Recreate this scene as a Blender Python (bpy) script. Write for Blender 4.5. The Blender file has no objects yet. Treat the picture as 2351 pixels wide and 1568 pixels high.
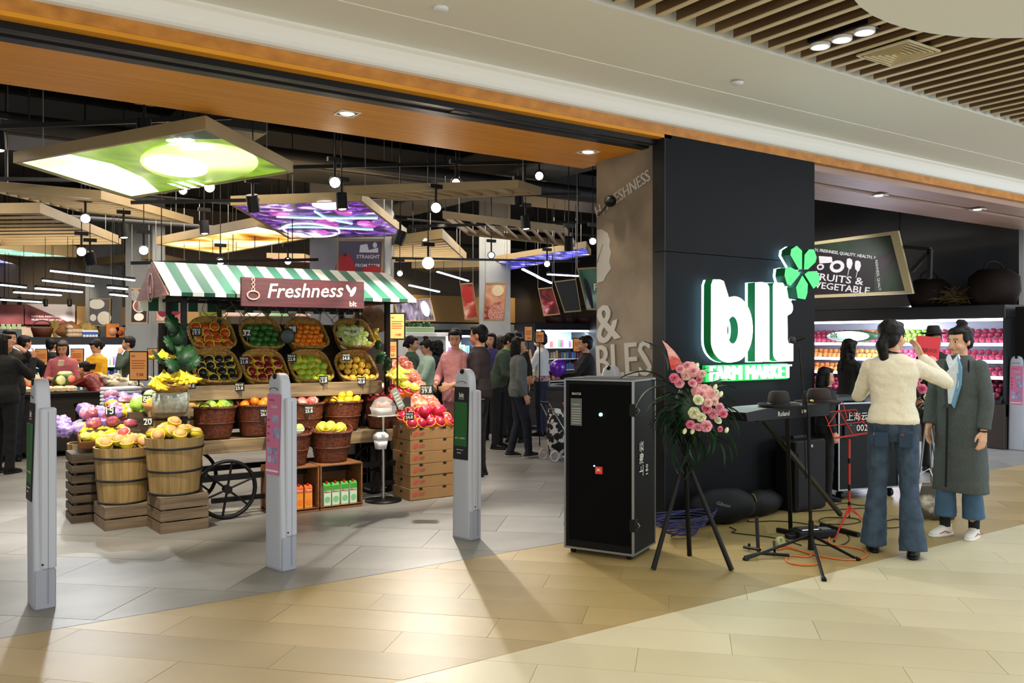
import bpy, math, random
from mathutils import Vector, Matrix, noise
PI = math.pi
RN = random.Random(11)
V = Vector
# ---------------- camera geometry (frame 2351 x 1568) ----------------
TH = math.radians(34.5); ST, CT = math.sin(TH), math.cos(TH)
F, HZ, CU, CAM = 1965.0, 780.0, 1175.5, 1.5
sc = bpy.context.scene
COL = sc.collection
cam = bpy.data.cameras.new('camera'); camo = bpy.data.objects.new('camera', cam); COL.objects.link(camo)
camo.location = (0, 0, CAM); camo.rotation_euler = (PI/2, 0, -TH)
cam.sensor_width = 36; cam.lens = 36*F/2351; cam.shift_y = -(784-HZ)/2351; cam.clip_start = .05
sc.camera = camo
sc.view_settings.view_transform = 'Standard'; sc.view_settings.look = 'None'
sc.view_settings.exposure = 0.75; sc.view_settings.gamma = 1; sc.view_settings.use_curve_mapping = False
sc.cycles.max_bounces = 6; sc.cycles.diffuse_bounces = 3; sc.cycles.glossy_bounces = 3
sc.cycles.transparent_max_bounces = 6; sc.cycles.sample_clamp_indirect = 4; sc.cycles.sample_clamp_direct = 0
# world: the dim, even light of the mall around the shop
w = bpy.data.worlds.new('mall_light'); sc.world = w; w.use_nodes = True
w.node_tree.nodes['Background'].inputs[0].default_value = (.98, .97, .93, 1)
w.node_tree.nodes['Background'].inputs[1].default_value = .85
def D(u, v, d):
    t = (u-CU)/F
    return V((d*(ST+CT*t), d*(CT-ST*t), CAM+(HZ-v)*d/F))
def G(u, v, z=0.0): return D(u, v, (CAM-z)*F/(v-HZ))
def PY(u, v, Y): return D(u, v, Y/(CT-ST*(u-CU)/F))
def PX(u, v, X): return D(u, v, X/(ST+CT*(u-CU)/F))
def yaw(deg): return -(TH+math.radians(deg))
def area(name, loc, size, energy, color, tgt=None, shape='RECTANGLE', spread=None):
    l = bpy.data.lights.new(name, 'AREA'); l.shape = shape; l.size = size[0]; l.size_y = size[1]
    l.energy = energy; l.color = color
    if spread: l.spread = math.radians(spread)
    o = bpy.data.objects.new(name, l); COL.objects.link(o); o.location = loc
    if tgt is not None: o.rotation_euler = (V(tgt)-V(loc)).to_track_quat('-Z', 'Y').to_euler()
    return o
def spot(name, loc, tgt, energy, color, ang=50, blend=.5, rad=.04):
    l = bpy.data.lights.new(name, 'SPOT'); l.energy = energy; l.color = color
    l.spot_size = math.radians(ang); l.spot_blend = blend; l.shadow_soft_size = rad
    o = bpy.data.objects.new(name, l); COL.objects.link(o); o.location = loc
    o.rotation_euler = (V(tgt)-V(loc)).to_track_quat('-Z', 'Y').to_euler()
    return o
WARM = (1, .88, .72); COOL = (.82, .92, 1)
# added soft area lamps for the mall, placed just under the slats
area('mall_ceiling_fill', (6.2, 2.6, 3.36), (7, 1.2), 62, (.98, 1, .95))
area('mall_ceiling_fill', (1.2, .6, 3.36), (5, 1.2), 64, (1, .90, .68))
area('mall_ceiling_fill', (10.5, 3.2, 3.36), (3, 1.0), 40, (.74, .87, 1))
area('daylight_fill', (12.5, -5, 2.4), (4, 2.4), 230, (.66, .83, 1), (8.5, 3.6, 3.0))  # added unseen cool area lamp, turns the far ceiling bluish
# shop: added unseen area lamps filling the sales floor from above
area('shop_floor_fill', (3.6, 9.6, 3.5), (4, 2.0), 120, WARM)
area('shop_floor_fill', (3.5, 14.0, 3.5), (6, 3), 230, WARM)
area('shop_floor_fill', (8.0, 12.5, 3.5), (4, 3), 130, WARM)
area('shop_floor_fill', (-1.0, 10.5, 3.4), (3, 2), 60, WARM)
# ---------------- mesh builder ----------------
class MB:
    def __init__(s): s.v = []; s.f = []; s.m = []; s.s = []
    def add(s, vs, fs, mi=0, sm=False):
        b = len(s.v); s.v += [tuple(p) for p in vs]
        for f in fs: s.f.append([b+i for i in f]); s.m.append(mi); s.s.append(sm)
        return s
    def box(s, lo, hi, mi=0, M=None):
        x0, y0, z0 = lo; x1, y1, z1 = hi
        vs = [V(p) for p in ((x0,y0,z0),(x1,y0,z0),(x1,y1,z0),(x0,y1,z0),(x0,y0,z1),(x1,y0,z1),(x1,y1,z1),(x0,y1,z1))]
        if M is not None: vs = [M@p for p in vs]
        return s.add(vs, [(0,3,2,1),(4,5,6,7),(0,1,5,4),(1,2,6,5),(2,3,7,6),(3,0,4,7)], mi)
    def cb(s, c, size, mi=0, M=None):
        c = V(c); h = V(size)/2
        return s.box(c-h, c+h, mi, M)
    def bbox(s, lo, hi, b=.01, mi=0, M=None):
        "box with chamfered edges"
        x0, y0, z0 = lo; x1, y1, z1 = hi; vs = []; fs = []
        for (xa, ya, z) in ((x0+b, x0+b, z0), (x0, x0, z0+b), (x0, x0, z1-b), (x0+b, x0+b, z1)):
            i = b if z in (z0, z1) else 0
            vs += [V(p) for p in ((x0+i+b,y0+i,z),(x1-i-b,y0+i,z),(x1-i,y0+i+b,z),(x1-i,y1-i-b,z),(x1-i-b,y1-i,z),(x0+i+b,y1-i,z),(x0+i,y1-i-b,z),(x0+i,y0+i+b,z))]
        for k in range(3):
            for j in range(8): fs.append((k*8+j, k*8+(j+1)%8, k*8+8+(j+1)%8, k*8+8+j))
        fs.append(tuple(range(7, -1, -1))); fs.append(tuple(range(24, 32)))
        if M is not None: vs = [M@p for p in vs]
        return s.add(vs, fs, mi)
    def bar(s, p0, p1, w, h, mi=0, up=(0,0,1)):
        p0 = V(p0); p1 = V(p1); d = (p1-p0).normalized(); u = V(up)
        if abs(d.dot(u)) > .98: u = V((0,1,0))
        sd = d.cross(u).normalized()*w/2; uu = sd.cross(d).normalized()*h/2
        vs = [p0-sd-uu, p0+sd-uu, p0+sd+uu, p0-sd+uu, p1-sd-uu, p1+sd-uu, p1+sd+uu, p1-sd+uu]
        return s.add(vs, [(0,1,2,3),(7,6,5,4),(0,4,5,1),(1,5,6,2),(2,6,7,3),(3,7,4,0)], mi)
    def cone(s, p0, p1, r0, r1=None, n=12, mi=0, caps=True, sm=True):
        r1 = r0 if r1 is None else r1
        p0 = V(p0); p1 = V(p1); d = (p1-p0).normalized()
        a = d.orthogonal().normalized(); b = d.cross(a)
        vs = []
        for p, r in ((p0, r0), (p1, r1)):
            for i in range(n): t = 2*PI*i/n; vs.append(p+(a*math.cos(t)+b*math.sin(t))*r)
        s.add(vs, [(i, (i+1)%n, n+(i+1)%n, n+i) for i in range(n)], mi, sm)
        if caps: s.add(vs[:n], [tuple(range(n-1, -1, -1))], mi); s.add(vs[n:], [tuple(range(n))], mi)
        return s
    def tube(s, pts, r, n=6, mi=0, closed=False):
        pts = [V(p) for p in pts]; k = len(pts); vs = []; prev = None
        for i, p in enumerate(pts):
            if closed: d = pts[(i+1)%k]-pts[i-1]
            else: d = pts[min(i+1, k-1)]-pts[max(i-1, 0)]
            d = d.normalized() if d.length > 1e-9 else V((0,0,1))
            a = d.orthogonal().normalized() if prev is None else (prev-d*prev.dot(d))
            a = a.normalized() if a.length > 1e-6 else d.orthogonal().normalized()
            prev = a; b = d.cross(a); rr = r(i/(k-1)) if callable(r) else r
            for j in range(n): t = 2*PI*j/n; vs.append(p+(a*math.cos(t)+b*math.sin(t))*rr)
        fs = []
        for i in range(k if closed else k-1):
            q = (i+1)%k
            for j in range(n): fs.append((i*n+j, i*n+(j+1)%n, q*n+(j+1)%n, q*n+j))
        if not closed: fs += [tuple(range(n-1, -1, -1)), tuple(range((k-1)*n, k*n))]
        return s.add(vs, fs, mi, True)
    def lathe(s, prof, n=20, c=(0,0,0), mi=0, sx=1, sy=1, sm=True, M=None, mod=None):
        vs = []; fs = []; c = V(c)
        for k, (r, z) in enumerate(prof):
            for i in range(n):
                t = 2*PI*i/n; rr = r if mod is None else r+mod(t, k, r)
                p = V((rr*math.cos(t)*sx, rr*math.sin(t)*sy, z))+c
                vs.append(M@p if M is not None else p)
        for k in range(len(prof)-1):
            for i in range(n): fs.append((k*n+i, k*n+(i+1)%n, (k+1)*n+(i+1)%n, (k+1)*n+i))
        if prof[0][0] > 1e-6: fs.append(tuple(range(n-1, -1, -1)))
        if prof[-1][0] > 1e-6: fs.append(tuple(range((len(prof)-1)*n, len(prof)*n)))
        return s.add(vs, fs, mi, sm)
    def ell(s, c, r, n=14, m=9, mi=0, M=None):
        prof = [(math.sin(PI*i/m), -math.cos(PI*i/m)) for i in range(m+1)]
        prof[0] = (1e-4, -1); prof[-1] = (1e-4, 1)
        X = Matrix.Translation(V(c)) @ (M.to_4x4() if M is not None else Matrix()) @ Matrix.Diagonal(V((r[0], r[1], r[2], 1)))
        return s.lathe(prof, n, mi=mi, M=X)
    def cap(s, p0, p1, r0, r1, n=12, mi=0):
        s.cone(p0, p1, r0, r1, n, mi); s.ell(p0, (r0,)*3, n, 8, mi); s.ell(p1, (r1,)*3, n, 8, mi); return s
    def loft(s, rings, n=24, mi=0, M=None, pw=2.0):
        "rings: (z, cx, cy, rx, ry)"
        vs = []; fs = []
        for (z, cx, cy, rx, ry) in rings:
            for i in range(n):
                t = 2*PI*i/n; c_, s_ = math.cos(t), math.sin(t)
                p = V((cx+rx*math.copysign(abs(c_)**(2/pw), c_), cy+ry*math.copysign(abs(s_)**(2/pw), s_), z))
                vs.append(M@p if M is not None else p)
        k = len(rings)
        for a in range(k-1):
            for i in range(n): fs.append((a*n+i, a*n+(i+1)%n, (a+1)*n+(i+1)%n, (a+1)*n+i))
        fs += [tuple(range(n-1, -1, -1)), tuple(range((k-1)*n, k*n))]
        return s.add(vs, fs, mi, True)
    def prism(s, pts, ex, mi=0, mside=None):
        pts = [V(p) for p in pts]; ex = V(ex); n = len(pts)
        nn = V((0,0,0))
        for i in range(n): nn += pts[i].cross(pts[(i+1)%n])
        if nn.dot(ex) < 0: pts = pts[::-1]
        vs = pts+[p+ex for p in pts]
        s.add(vs, [tuple(range(n-1, -1, -1))], mi); s.add(vs, [tuple(range(n, 2*n))], mi)
        s.add(vs, [(i, (i+1)%n, n+(i+1)%n, n+i) for i in range(n)], mi if mside is None else mside)
        return s
    def mesh(s, name, mats):
        me = bpy.data.meshes.new(name); me.from_pydata(s.v, [], s.f)
        if mats is not None:
            for m in (mats if isinstance(mats, (list, tuple)) else [mats]): me.materials.append(m)
        me.polygons.foreach_set('material_index', s.m); me.polygons.foreach_set('use_smooth', s.s); me.update()
        return me
    def build(s, name, mats, parent=None, world=False, loc=None):
        if world:
            q = parent; X = Matrix()
            while q is not None: X = q.matrix_basis @ X; q = q.parent
            if loc is not None and parent is None: X = Matrix.Translation(V(loc))
            X = X.inverted(); s.v = [tuple(X@V(p)) for p in s.v]
        o = bpy.data.objects.new(name, s.mesh(name, mats)); COL.objects.link(o); o.parent = parent
        if loc is not None: o.location = loc
        return o
def inst(name, me, parent=None, loc=(0,0,0), rot=(0,0,0), scale=None):
    o = bpy.data.objects.new(name, me); COL.objects.link(o); o.parent = parent; o.location = loc; o.rotation_euler = rot
    if scale is not None: o.scale = (scale,)*3 if isinstance(scale, (int, float)) else scale
    return o
def tag(o, label, cat, group=None):
    o['label'] = label; o['category'] = cat
    if group: o['group'] = group
    return o
def thing(name, label, cat, loc=(0,0,0), rz=0, group=None):
    o = bpy.data.objects.new(name, None); COL.objects.link(o); o.empty_display_size = .1
    o.location = loc; o.rotation_euler = (0, 0, rz)
    return tag(o, label, cat, group)
def struct(o): o['kind'] = 'structure'; return o
def stuff(o): o['kind'] = 'stuff'; return o
def dup(r, loc, rz=None, label=None, group=None, scale=None):
    kids = list(r.children)
    c = r.copy(); COL.objects.link(c); c.location = loc
    if rz is not None: c.rotation_euler = (0, 0, rz) if isinstance(rz, (int, float)) else rz
    if scale is not None: c.scale = (scale,)*3
    if label: c['label'] = label
    if group: c['group'] = group
    for k in kids:
        d = k.copy(); COL.objects.link(d); d.parent = c
        for g in k.children:
            e = g.copy(); COL.objects.link(e); e.parent = d
    return c
# ---------------- materials ----------------
MATS = {}
def rgb(h):
    h = h.lstrip('#'); c = [int(h[i:i+2], 16)/255 for i in (0, 2, 4)]
    return tuple(x/12.92 if x <= .04045 else ((x+.055)/1.055)**2.4 for x in c)
def mat(name, col, rough=.55, metal=0, emit=0, ns=0, na=.2, bump=0, bs=60, alpha=1, trans=0, spec=.5, coat=0, stretch=None, col2=None, sss=0, detail=4, lo=.35, hi=.65):
    if name in MATS: return MATS[name]
    if isinstance(col, str): col = rgb(col)
    if isinstance(col2, str): col2 = rgb(col2)
    m = bpy.data.materials.new(name); m.use_nodes = True; nt = m.node_tree; b = nt.nodes['Principled BSDF']
    b.inputs['Base Color'].default_value = (*col, 1); b.inputs['Roughness'].default_value = rough
    b.inputs['Metallic'].default_value = metal; b.inputs['Specular IOR Level'].default_value = spec
    b.inputs['Alpha'].default_value = alpha; b.inputs['Transmission Weight'].default_value = trans
    b.inputs['Coat Weight'].default_value = coat; b.inputs['Subsurface Weight'].default_value = sss
    tc = mp = None
    if ns or bump:
        tc = nt.nodes.new('ShaderNodeTexCoord'); mp = nt.nodes.new('ShaderNodeMapping')
        nt.links.new(tc.outputs['Object'], mp.inputs[0]); mp.inputs['Scale'].default_value = stretch or (1,1,1)
    if ns:
        n = nt.nodes.new('ShaderNodeTexNoise'); n.inputs['Scale'].default_value = ns; n.inputs['Detail'].default_value = detail
        nt.links.new(mp.outputs[0], n.inputs[0])
        r = nt.nodes.new('ShaderNodeValToRGB')
        c1 = tuple(x*(1-na) for x in col); c2 = col2 or tuple(min(1, x*(1+na)) for x in col)
        r.color_ramp.elements[0].color = (*c1, 1); r.color_ramp.elements[1].color = (*c2, 1)
        r.color_ramp.elements[0].position = lo; r.color_ramp.elements[1].position = hi
        nt.links.new(n.outputs[0], r.inputs[0]); nt.links.new(r.outputs[0], b.inputs['Base Color'])
        if emit: nt.links.new(r.outputs[0], b.inputs['Emission Color'])
    if bump:
        n2 = nt.nodes.new('ShaderNodeTexNoise'); n2.inputs['Scale'].default_value = bs
        nt.links.new(mp.outputs[0], n2.inputs[0])
        bp = nt.nodes.new('ShaderNodeBump'); bp.inputs['Strength'].default_value = bump; bp.inputs['Distance'].default_value = .01
        nt.links.new(n2.outputs[0], bp.inputs['Height']); nt.links.new(bp.outputs[0], b.inputs['Normal'])
    if emit:
        if not ns: b.inputs['Emission Color'].default_value = (*col, 1)
        b.inputs['Emission Strength'].default_value = emit
    MATS[name] = m; return m
def wood(name, c1, c2, sc_=(1.5, 30, 30), rough=.5, bump=.15):
    "grain runs along local X"
    return mat(name, c1, rough=rough, ns=1.6, na=.0, col2=c2, stretch=sc_, bump=bump, bs=3, detail=6)
def ramp_art(name, stops, scale=2, emit=0, detail=2, dist=.6, stretch=(1,1,1), rough=.4):
    if name in MATS: return MATS[name]
    m = bpy.data.materials.new(name); m.use_nodes = True; nt = m.node_tree; b = nt.nodes['Principled BSDF']
    tc = nt.nodes.new('ShaderNodeTexCoord'); mp = nt.nodes.new('ShaderNodeMapping'); mp.inputs['Scale'].default_value = stretch
    n = nt.nodes.new('ShaderNodeTexNoise'); n.inputs['Scale'].default_value = scale; n.inputs['Detail'].default_value = detail
    n.inputs['Distortion'].default_value = dist
    r = nt.nodes.new('ShaderNodeValToRGB')
    nt.links.new(tc.outputs['Object'], mp.inputs[0]); nt.links.new(mp.outputs[0], n.inputs[0]); nt.links.new(n.outputs[0], r.inputs[0])
    e = r.color_ramp.elements
    for i, (p, c) in enumerate(stops):
        c = rgb(c) if isinstance(c, str) else c
        q = e[i] if i < 2 else e.new(p)
        q.position = p; q.color = (*c, 1)
    nt.links.new(r.outputs[0], b.inputs['Base Color']); b.inputs['Roughness'].default_value = rough
    if emit: nt.links.new(r.outputs[0], b.inputs['Emission Color']); b.inputs['Emission Strength'].default_value = emit; b.inputs['Base Color'].default_value = (0,0,0,1)
    MATS[name] = m; return m
black = mat('black_metal', '#0c0c0e', .45, spec=.25)
dark = mat('dark_plastic', '#121316', .5, spec=.25)
white = mat('white_plastic', '#dfe0e2', .4)
steel = mat('steel', '#b9bbbd', .25, 1)
chalk = mat('chalk_white', '#e9e8e0', .8)
board = mat('chalkboard', '#1a1c1d', .7)
paperO = mat('orange_paper', '#f0a763', .7)
paperW = mat('white_paper', '#ecebe6', .7)
redink = mat('red_ink', '#a83212', .7)
oak = wood('oak', '#b08d5d', '#8d6a3c')
# ---------------- lettering ----------------
_tc = {}
def text(s, m, parent, O, xd, up, width=None, height=None, ex=.001, bold=0, shear=0, name='lettering', align=0, nomirror=True, mats=None, res=2):
    "flat lettering lying at world point O, running along xd; parent is a thing or part"
    key = (s, round(bold, 3), round(shear, 3), res)
    if key not in _tc:
        c = bpy.data.curves.new('lettering', 'FONT'); c.body = s; c.size = 1; c.extrude = .5; c.offset = bold; c.shear = shear; c.resolution_u = res
        o = bpy.data.objects.new('t', c); COL.objects.link(o)
        dg = bpy.context.evaluated_depsgraph_get(); me = bpy.data.meshes.new_from_object(o.evaluated_get(dg))
        bpy.data.objects.remove(o); bpy.data.curves.remove(c)
        vs = [v.co.copy() for v in me.vertices]; fs = [tuple(p.vertices) for p in me.polygons]
        side = [abs(p.normal.z) < .5 for p in me.polygons]
        bpy.data.meshes.remove(me)
        if not vs: vs = [V((0,0,0))]; fs = []
        x0 = min(p.x for p in vs); x1 = max(p.x for p in vs); y0 = min(p.y for p in vs); y1 = max(p.y for p in vs)
        _tc[key] = (vs, fs, side, x0, x1, y0, y1)
    vs, fs, side, x0, x1, y0, y1 = _tc[key]
    sx = width/(x1-x0) if width else None; sy = height/(y1-y0) if height else None
    sx = sx or sy; sy = sy or sx
    xd = V(xd).normalized(); up = V(up).normalized(); up = (up-xd*up.dot(xd)).normalized(); n = xd.cross(up); O = V(O)
    off = {0: x0, 1: (x0+x1)/2, 2: x1}[align]
    b = MB()
    P = [O+xd*((p.x-off)*sx)+up*((p.y-y0)*sy)+n*((p.z+.5)*ex) for p in vs]
    b.v = [tuple(p) for p in P]; b.f = [list(f) for f in fs]; b.m = [1 if (sd and mats) else 0 for sd in side]; b.s = [False]*len(fs)
    return b.build(name, mats or m, parent, world=True)
def quadpanel(name, pts, m, parent, thick=.004, n=None, mside=None):
    pts = [V(p) for p in pts]
    nn = (pts[1]-pts[0]).cross(pts[-1]-pts[0]).normalized()
    if n is not None and nn.dot(V(n)) < 0: nn = -nn
    return MB().prism(pts, nn*thick).build(name, m, parent, world=True)
# ================= SETTING =================
def clip(poly, y0, y1, x0, x1):
    def cut(pts, f):
        out = []
        for i in range(len(pts)):
            a, b = pts[i-1], pts[i]; fa, fb = f(a), f(b)
            if (fa >= 0) != (fb >= 0): t = fa/(fa-fb); out.append((a[0]+(b[0]-a[0])*t, a[1]+(b[1]-a[1])*t))
            if fb >= 0: out.append(b)
        return out
    for f in (lambda p: p[1]-y0, lambda p: y1-p[1], lambda p: p[0]-x0, lambda p: x1-p[0]):
        if len(poly) < 3: return []
        poly = cut(poly, f)
    return poly
def tiles(parent, x0, x1, y0, y1, L, W, mats, seed, gap=.0012, ang=-45):
    r = random.Random(seed); a = math.radians(ang); ca, sa = math.cos(a), math.sin(a)
    n = 0; R_ = 22
    for j in range(int(-R_/W), int(R_/W)):
        o = (j*.37 % 1)*L
        for i in range(int(-R_/L), int(R_/L)):
            p0 = (i*L+o+gap, j*W+gap); p1 = (i*L+o+L-gap, j*W+W-gap)
            q = [(p0[0], p0[1]), (p1[0], p0[1]), (p1[0], p1[1]), (p0[0], p1[1])]
            q = [(x*ca-y*sa, x*sa+y*ca) for x, y in q]
            cx = sum(p[0] for p in q)/4; cy = sum(p[1] for p in q)/4
            q = clip(q, y0, y1, x0, x1)
            if len(q) < 3: continue
            # only the tiles in front of the camera
            ok = False
            for (x, y) in q:
                d = x*ST+y*CT; l = x*CT-y*ST
                if d > 1.5 and abs(l/d) < .72 and d < 17: ok = True
            if not ok: continue
            z = r.uniform(-.0004, .0004)
            MB().prism([(x-cx, y-cy, -.012) for x, y in q], (0, 0, .012+z)).build('floor_tile', r.choice(mats), parent, loc=(cx, cy, 0)); n += 1
    return n
f1 = struct(MB().box((-3, -3, -.06), (16, 5.0, -.0035)).build('floor', mat('grout', '#a69b7c', .8)))
f2 = struct(MB().box((-3, 5.0, -.06), (16, 19.2, -.0035)).build('floor_shop', mat('grout_grey', '#74736d', .8)))
TL = [mat('cream_tile_%d' % i, c, .42, ns=1.3, na=.05, detail=6, spec=.5) for i, c in enumerate(('#c9c0a0', '#c6bd9c', '#ccc3a4'))]
TT = [mat('tan_tile_%d' % i, c, .42, ns=1.6, na=.08, detail=6, spec=.5) for i, c in enumerate(('#a08a58', '#9a8554', '#a58f5e'))]
TG = [mat('grey_tile_%d' % i, c, .42, ns=1.1, na=.14, detail=7, spec=.5, stretch=(1, 2.2, 1)) for i, c in enumerate(('#82817c', '#7a7974', '#898883'))]
n1 = tiles(f1, -3, 16, -3, 3.38, 1.2, .3, TL, 1, ang=-46)
n2 = tiles(f1, -3, 16, 3.384, 4.995, 1.2, .3, TT, 2, ang=-46)
n3 = tiles(f2, -3, 16, 5.003, 19, 1.2, .6, TG, 3, gap=.002, ang=-43)
print('TILES', n1, n2, n3)
plaster = mat('white_plaster', '#e2e0d6', .8)
plasterw = mat('cove_white', '#e6e3dc', .7)
burl = mat('burl_veneer', '#c98430', .5, ns=9, na=0, col2='#a3671c', detail=8, stretch=(1, 1, 1.5), lo=.3, hi=.7)
veneer = mat('oak_veneer', '#e39c26', .5, ns=2.2, na=0, col2='#cd8620', spec=.3, detail=8, stretch=(.6, 12, 1), lo=.25, hi=.75)
pinkv = mat('pale_veneer', '#a98c7c', .5, ns=2.2, na=0, col2='#957869', detail=8, stretch=(.6, 10, 1), lo=.25, hi=.75)
struct(MB().box((-3, 4.48, 3.391), (16, 4.98, 3.60)).build('ceiling_step', plaster))
b = MB()
b.box((-3, 3.70, 3.395), (16, 4.48, 3.60))
struct(b.build('ceiling', plaster))
struct(MB().box((-3, -4, 3.66), (16, 3.72, 3.72)).build('ceiling_upper', mat('pale_void', '#5b5146', .8)))
struct(MB().box((-3, 3.70, 3.60), (16, 5.0, 3.72)).build('ceiling_edge', mat('edge_white', '#cbb9ae', .8)))
# cove moulding: rounded profile
prof = [(4.93, 3.385), (4.93, 3.375), (4.955, 3.36), (4.97, 3.33), (4.975, 3.29), (4.97, 3.26), (4.95, 3.235), (4.99, 3.23), (5.06, 3.23), (5.06, 3.42), (4.93, 3.42)]
struct(MB().prism([(-3, y, z) for y, z in prof], (19, 0, 0)).build('trim_1', plasterw))
struct(MB().box((-3, 4.985, 3.157), (16, 5.05, 3.229)).build('trim_2', burl))
struct(MB().box((-3, 4.99, 3.13), (5.0, 5.07, 3.157)).build('trim_3', veneer))
# sliding door track
tr = struct(MB().box((-3, 5.07, 3.09), (5.0, 5.12, 3.16)).build('door_track', black))
MB().box((-3, 5.125, 3.095), (5.0, 5.175, 3.15)).build('rail', mat('brushed_rail', '#77726f', .35, .7), tr)
MB().box((-3, 5.18, 3.08), (5.0, 5.27, 3.16)).build('channel', black, tr)
MB().box((3.02, 5.10, 3.085), (3.16, 5.16, 3.10)).build('stopper', dark, tr)
struct(MB().box((-3, 5.27, 3.08), (5.02, 6.14, 3.2)).build('ceiling_soffit', veneer))
struct(MB().box((6.87, 5.05, 3.10), (16, 5.42, 3.2)).build('ceiling_soffit', pinkv))
struct(MB().box((6.87, 5.42, 3.11), (16, 5.47, 3.2)).build('trim_4', black))
struct(MB().box((6.87, 5.47, 3.08), (16, 6.02, 3.2)).build('ceiling_soffit', pinkv))
darkc = mat('dark_ceiling_paint', '#1b1c1e', .8, ns=2, na=.25)
struct(MB().box((-3, 5.05, 3.2), (16, 6.1, 3.9)).build('wall_front', darkc))
struct(MB().box((-3, 6.0, 4.3), (16, 19.4, 4.4)).build('ceiling_shop', darkc))
struct(MB().box((-3.1, 5.05, 0), (-3, 19.2, 4.4)).build('wall_left', mat('grey_wall', '#55565a', .8)))
struct(MB().box((-3, 19.0, 0), (16, 19.15, 4.4)).build('wall_back', mat('beige_wall', '#6d6152', .8)))
wr = struct(MB().box((12.95, 6.0, 0), (13.1, 19.2, 4.4)).build('wall_right', mat('slate_wall', '#303236', .35, ns=3, na=.1)))
# slatted ceiling
slm = [wood('slat_wood_%d' % i, a, b_, (30, 1.2, 30), .5, .1) for i, (a, b_) in enumerate((('#6e5334', '#57402a'), ('#7a5d3c', '#5f4830')))]
slb = mat('slat_edge', '#cbb88f', .5)
ceil_o = bpy.data.objects['ceiling']
cx, cy, cr = 4.98, 1.27, 1.62
A_, B_, C_ = D(1960, 0, 1.8*F/780), D(2110, 72, 1.8*F/708), D(2351, 87, 1.8*F/693)
ax, ay, bx, by, cx_, cy_ = A_.x, A_.y, B_.x, B_.y, C_.x, C_.y
dd = 2*(ax*(by-cy_)+bx*(cy_-ay)+cx_*(ay-by))
cx = ((ax*ax+ay*ay)*(by-cy_)+(bx*bx+by*by)*(cy_-ay)+(cx_*cx_+cy_*cy_)*(ay-by))/dd
cy = ((ax*ax+ay*ay)*(cx_-bx)+(bx*bx+by*by)*(ax-cx_)+(cx_*cx_+cy_*cy_)*(bx-ax))/dd
cr = math.hypot(ax-cx, ay-cy); print('DISC', cx, cy, cr)
me = None
for k in range(72):
    x = 2.55+k*.168
    if me is None:
        me = MB().box((-.02, -2.6, .006), (.02, 2.3, .15)).box((-.02, -2.6, 0), (.02, 2.3, .006), 1).mesh('slat', [slm[0], slb])
        me2 = me.copy(); me2.materials[0] = slm[1]
    inst('slat', me if RN.random() < .6 else me2, ceil_o, (x, 1.36, 3.40))
nd = 48
struct(MB().prism([(cx+cr*math.cos(2*PI*i/nd), cy+cr*math.sin(2*PI*i/nd), 3.30) for i in range(nd)], (0, 0, .09)).build('ceiling_disc', plaster))
# round downlights between the slats, in a black strip
dl = thing('downlight_strip', 'black recessed strip holding three round white lamps between the wooden slats', 'ceiling light', D(1933, 93, 1.88*F/687))
p0, p1 = D(1870, 114, 1.885*F/666), D(2005, 70, 1.885*F/710)
MB().bar(p0+V((0,0,.045)), p1+V((0,0,.045)), .15, .03).build('housing', black, dl, world=True)
lampw = mat('lamp_glow', '#fff4e2', .5, emit=6)
for (u, v) in ((1883, 109), (1933, 93), (1985, 76)):
    p = D(u, v, 1.875*F/(780-v)); o = MB().cone(p, p+V((0,0,.02)), .062, .062, 24).build('lamp_ring', white, dl, world=True)
    MB().cone(p+V((0,0,-.002)), p+V((0,0,.004)), .050, .050, 24).build('lamp_lens', lampw, o, world=True)
# air diffuser
dc = [D(u, v, 1.88*F/(780-v)) for u, v in ((1966, 130), (2086, 94), (2160, 119), (2045, 154))]
di = thing('air_diffuser', 'square white air diffuser with nested louvres set into the wooden slats', 'vent', sum(dc, V())/4)
ctr = sum(dc, V())/4
dm = mat('diffuser_cream', '#c9b98f', .5)
for k in range(6):
    s0 = 1-k*.165; s1 = s0-.07
    q0 = [ctr+(p-ctr)*s0+V((0,0,-.004*(0 if k == 0 else 1)+.012*k*0)) for p in dc]; q1 = [ctr+(p-ctr)*s1+V((0,0,.02 if k else 0)) for p in dc]
    bb = MB()
    for i in range(4):
        j = (i+1) % 4
        bb.add([q0[i], q0[j], q1[j], q1[i], q0[i]+V((0,0,.012)), q0[j]+V((0,0,.012)), q1[j]+V((0,0,.012)), q1[i]+V((0,0,.012))],
               [(0,1,2,3),(7,6,5,4),(0,4,5,1),(1,5,6,2),(2,6,7,3),(3,7,4,0)])
    bb.build('louvre' if k else 'frame', dm, di, world=True)
MB().prism([ctr+(p-ctr)*.9+V((0,0,.04)) for p in dc], (0,0,.01)).build('back_plate', dark, di, world=True)
# detectors on the plaster
for (u, v, l) in ((1012, 18, 'small round white detector on the plaster ceiling above the shop opening'), (1693, 189, 'faint round white detector on the plaster ceiling above the dark column')):
    z = 3.38 if u > 1500 else 3.395
    p = D(u, v, (z-CAM)*F/(780-v)); o = thing('smoke_detector', l, 'detector', p)
    MB().lathe([(.001, -.018), (.03, -.018), (.042, -.010), (.045, 0)], 24).build('cover', white, o)
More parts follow.
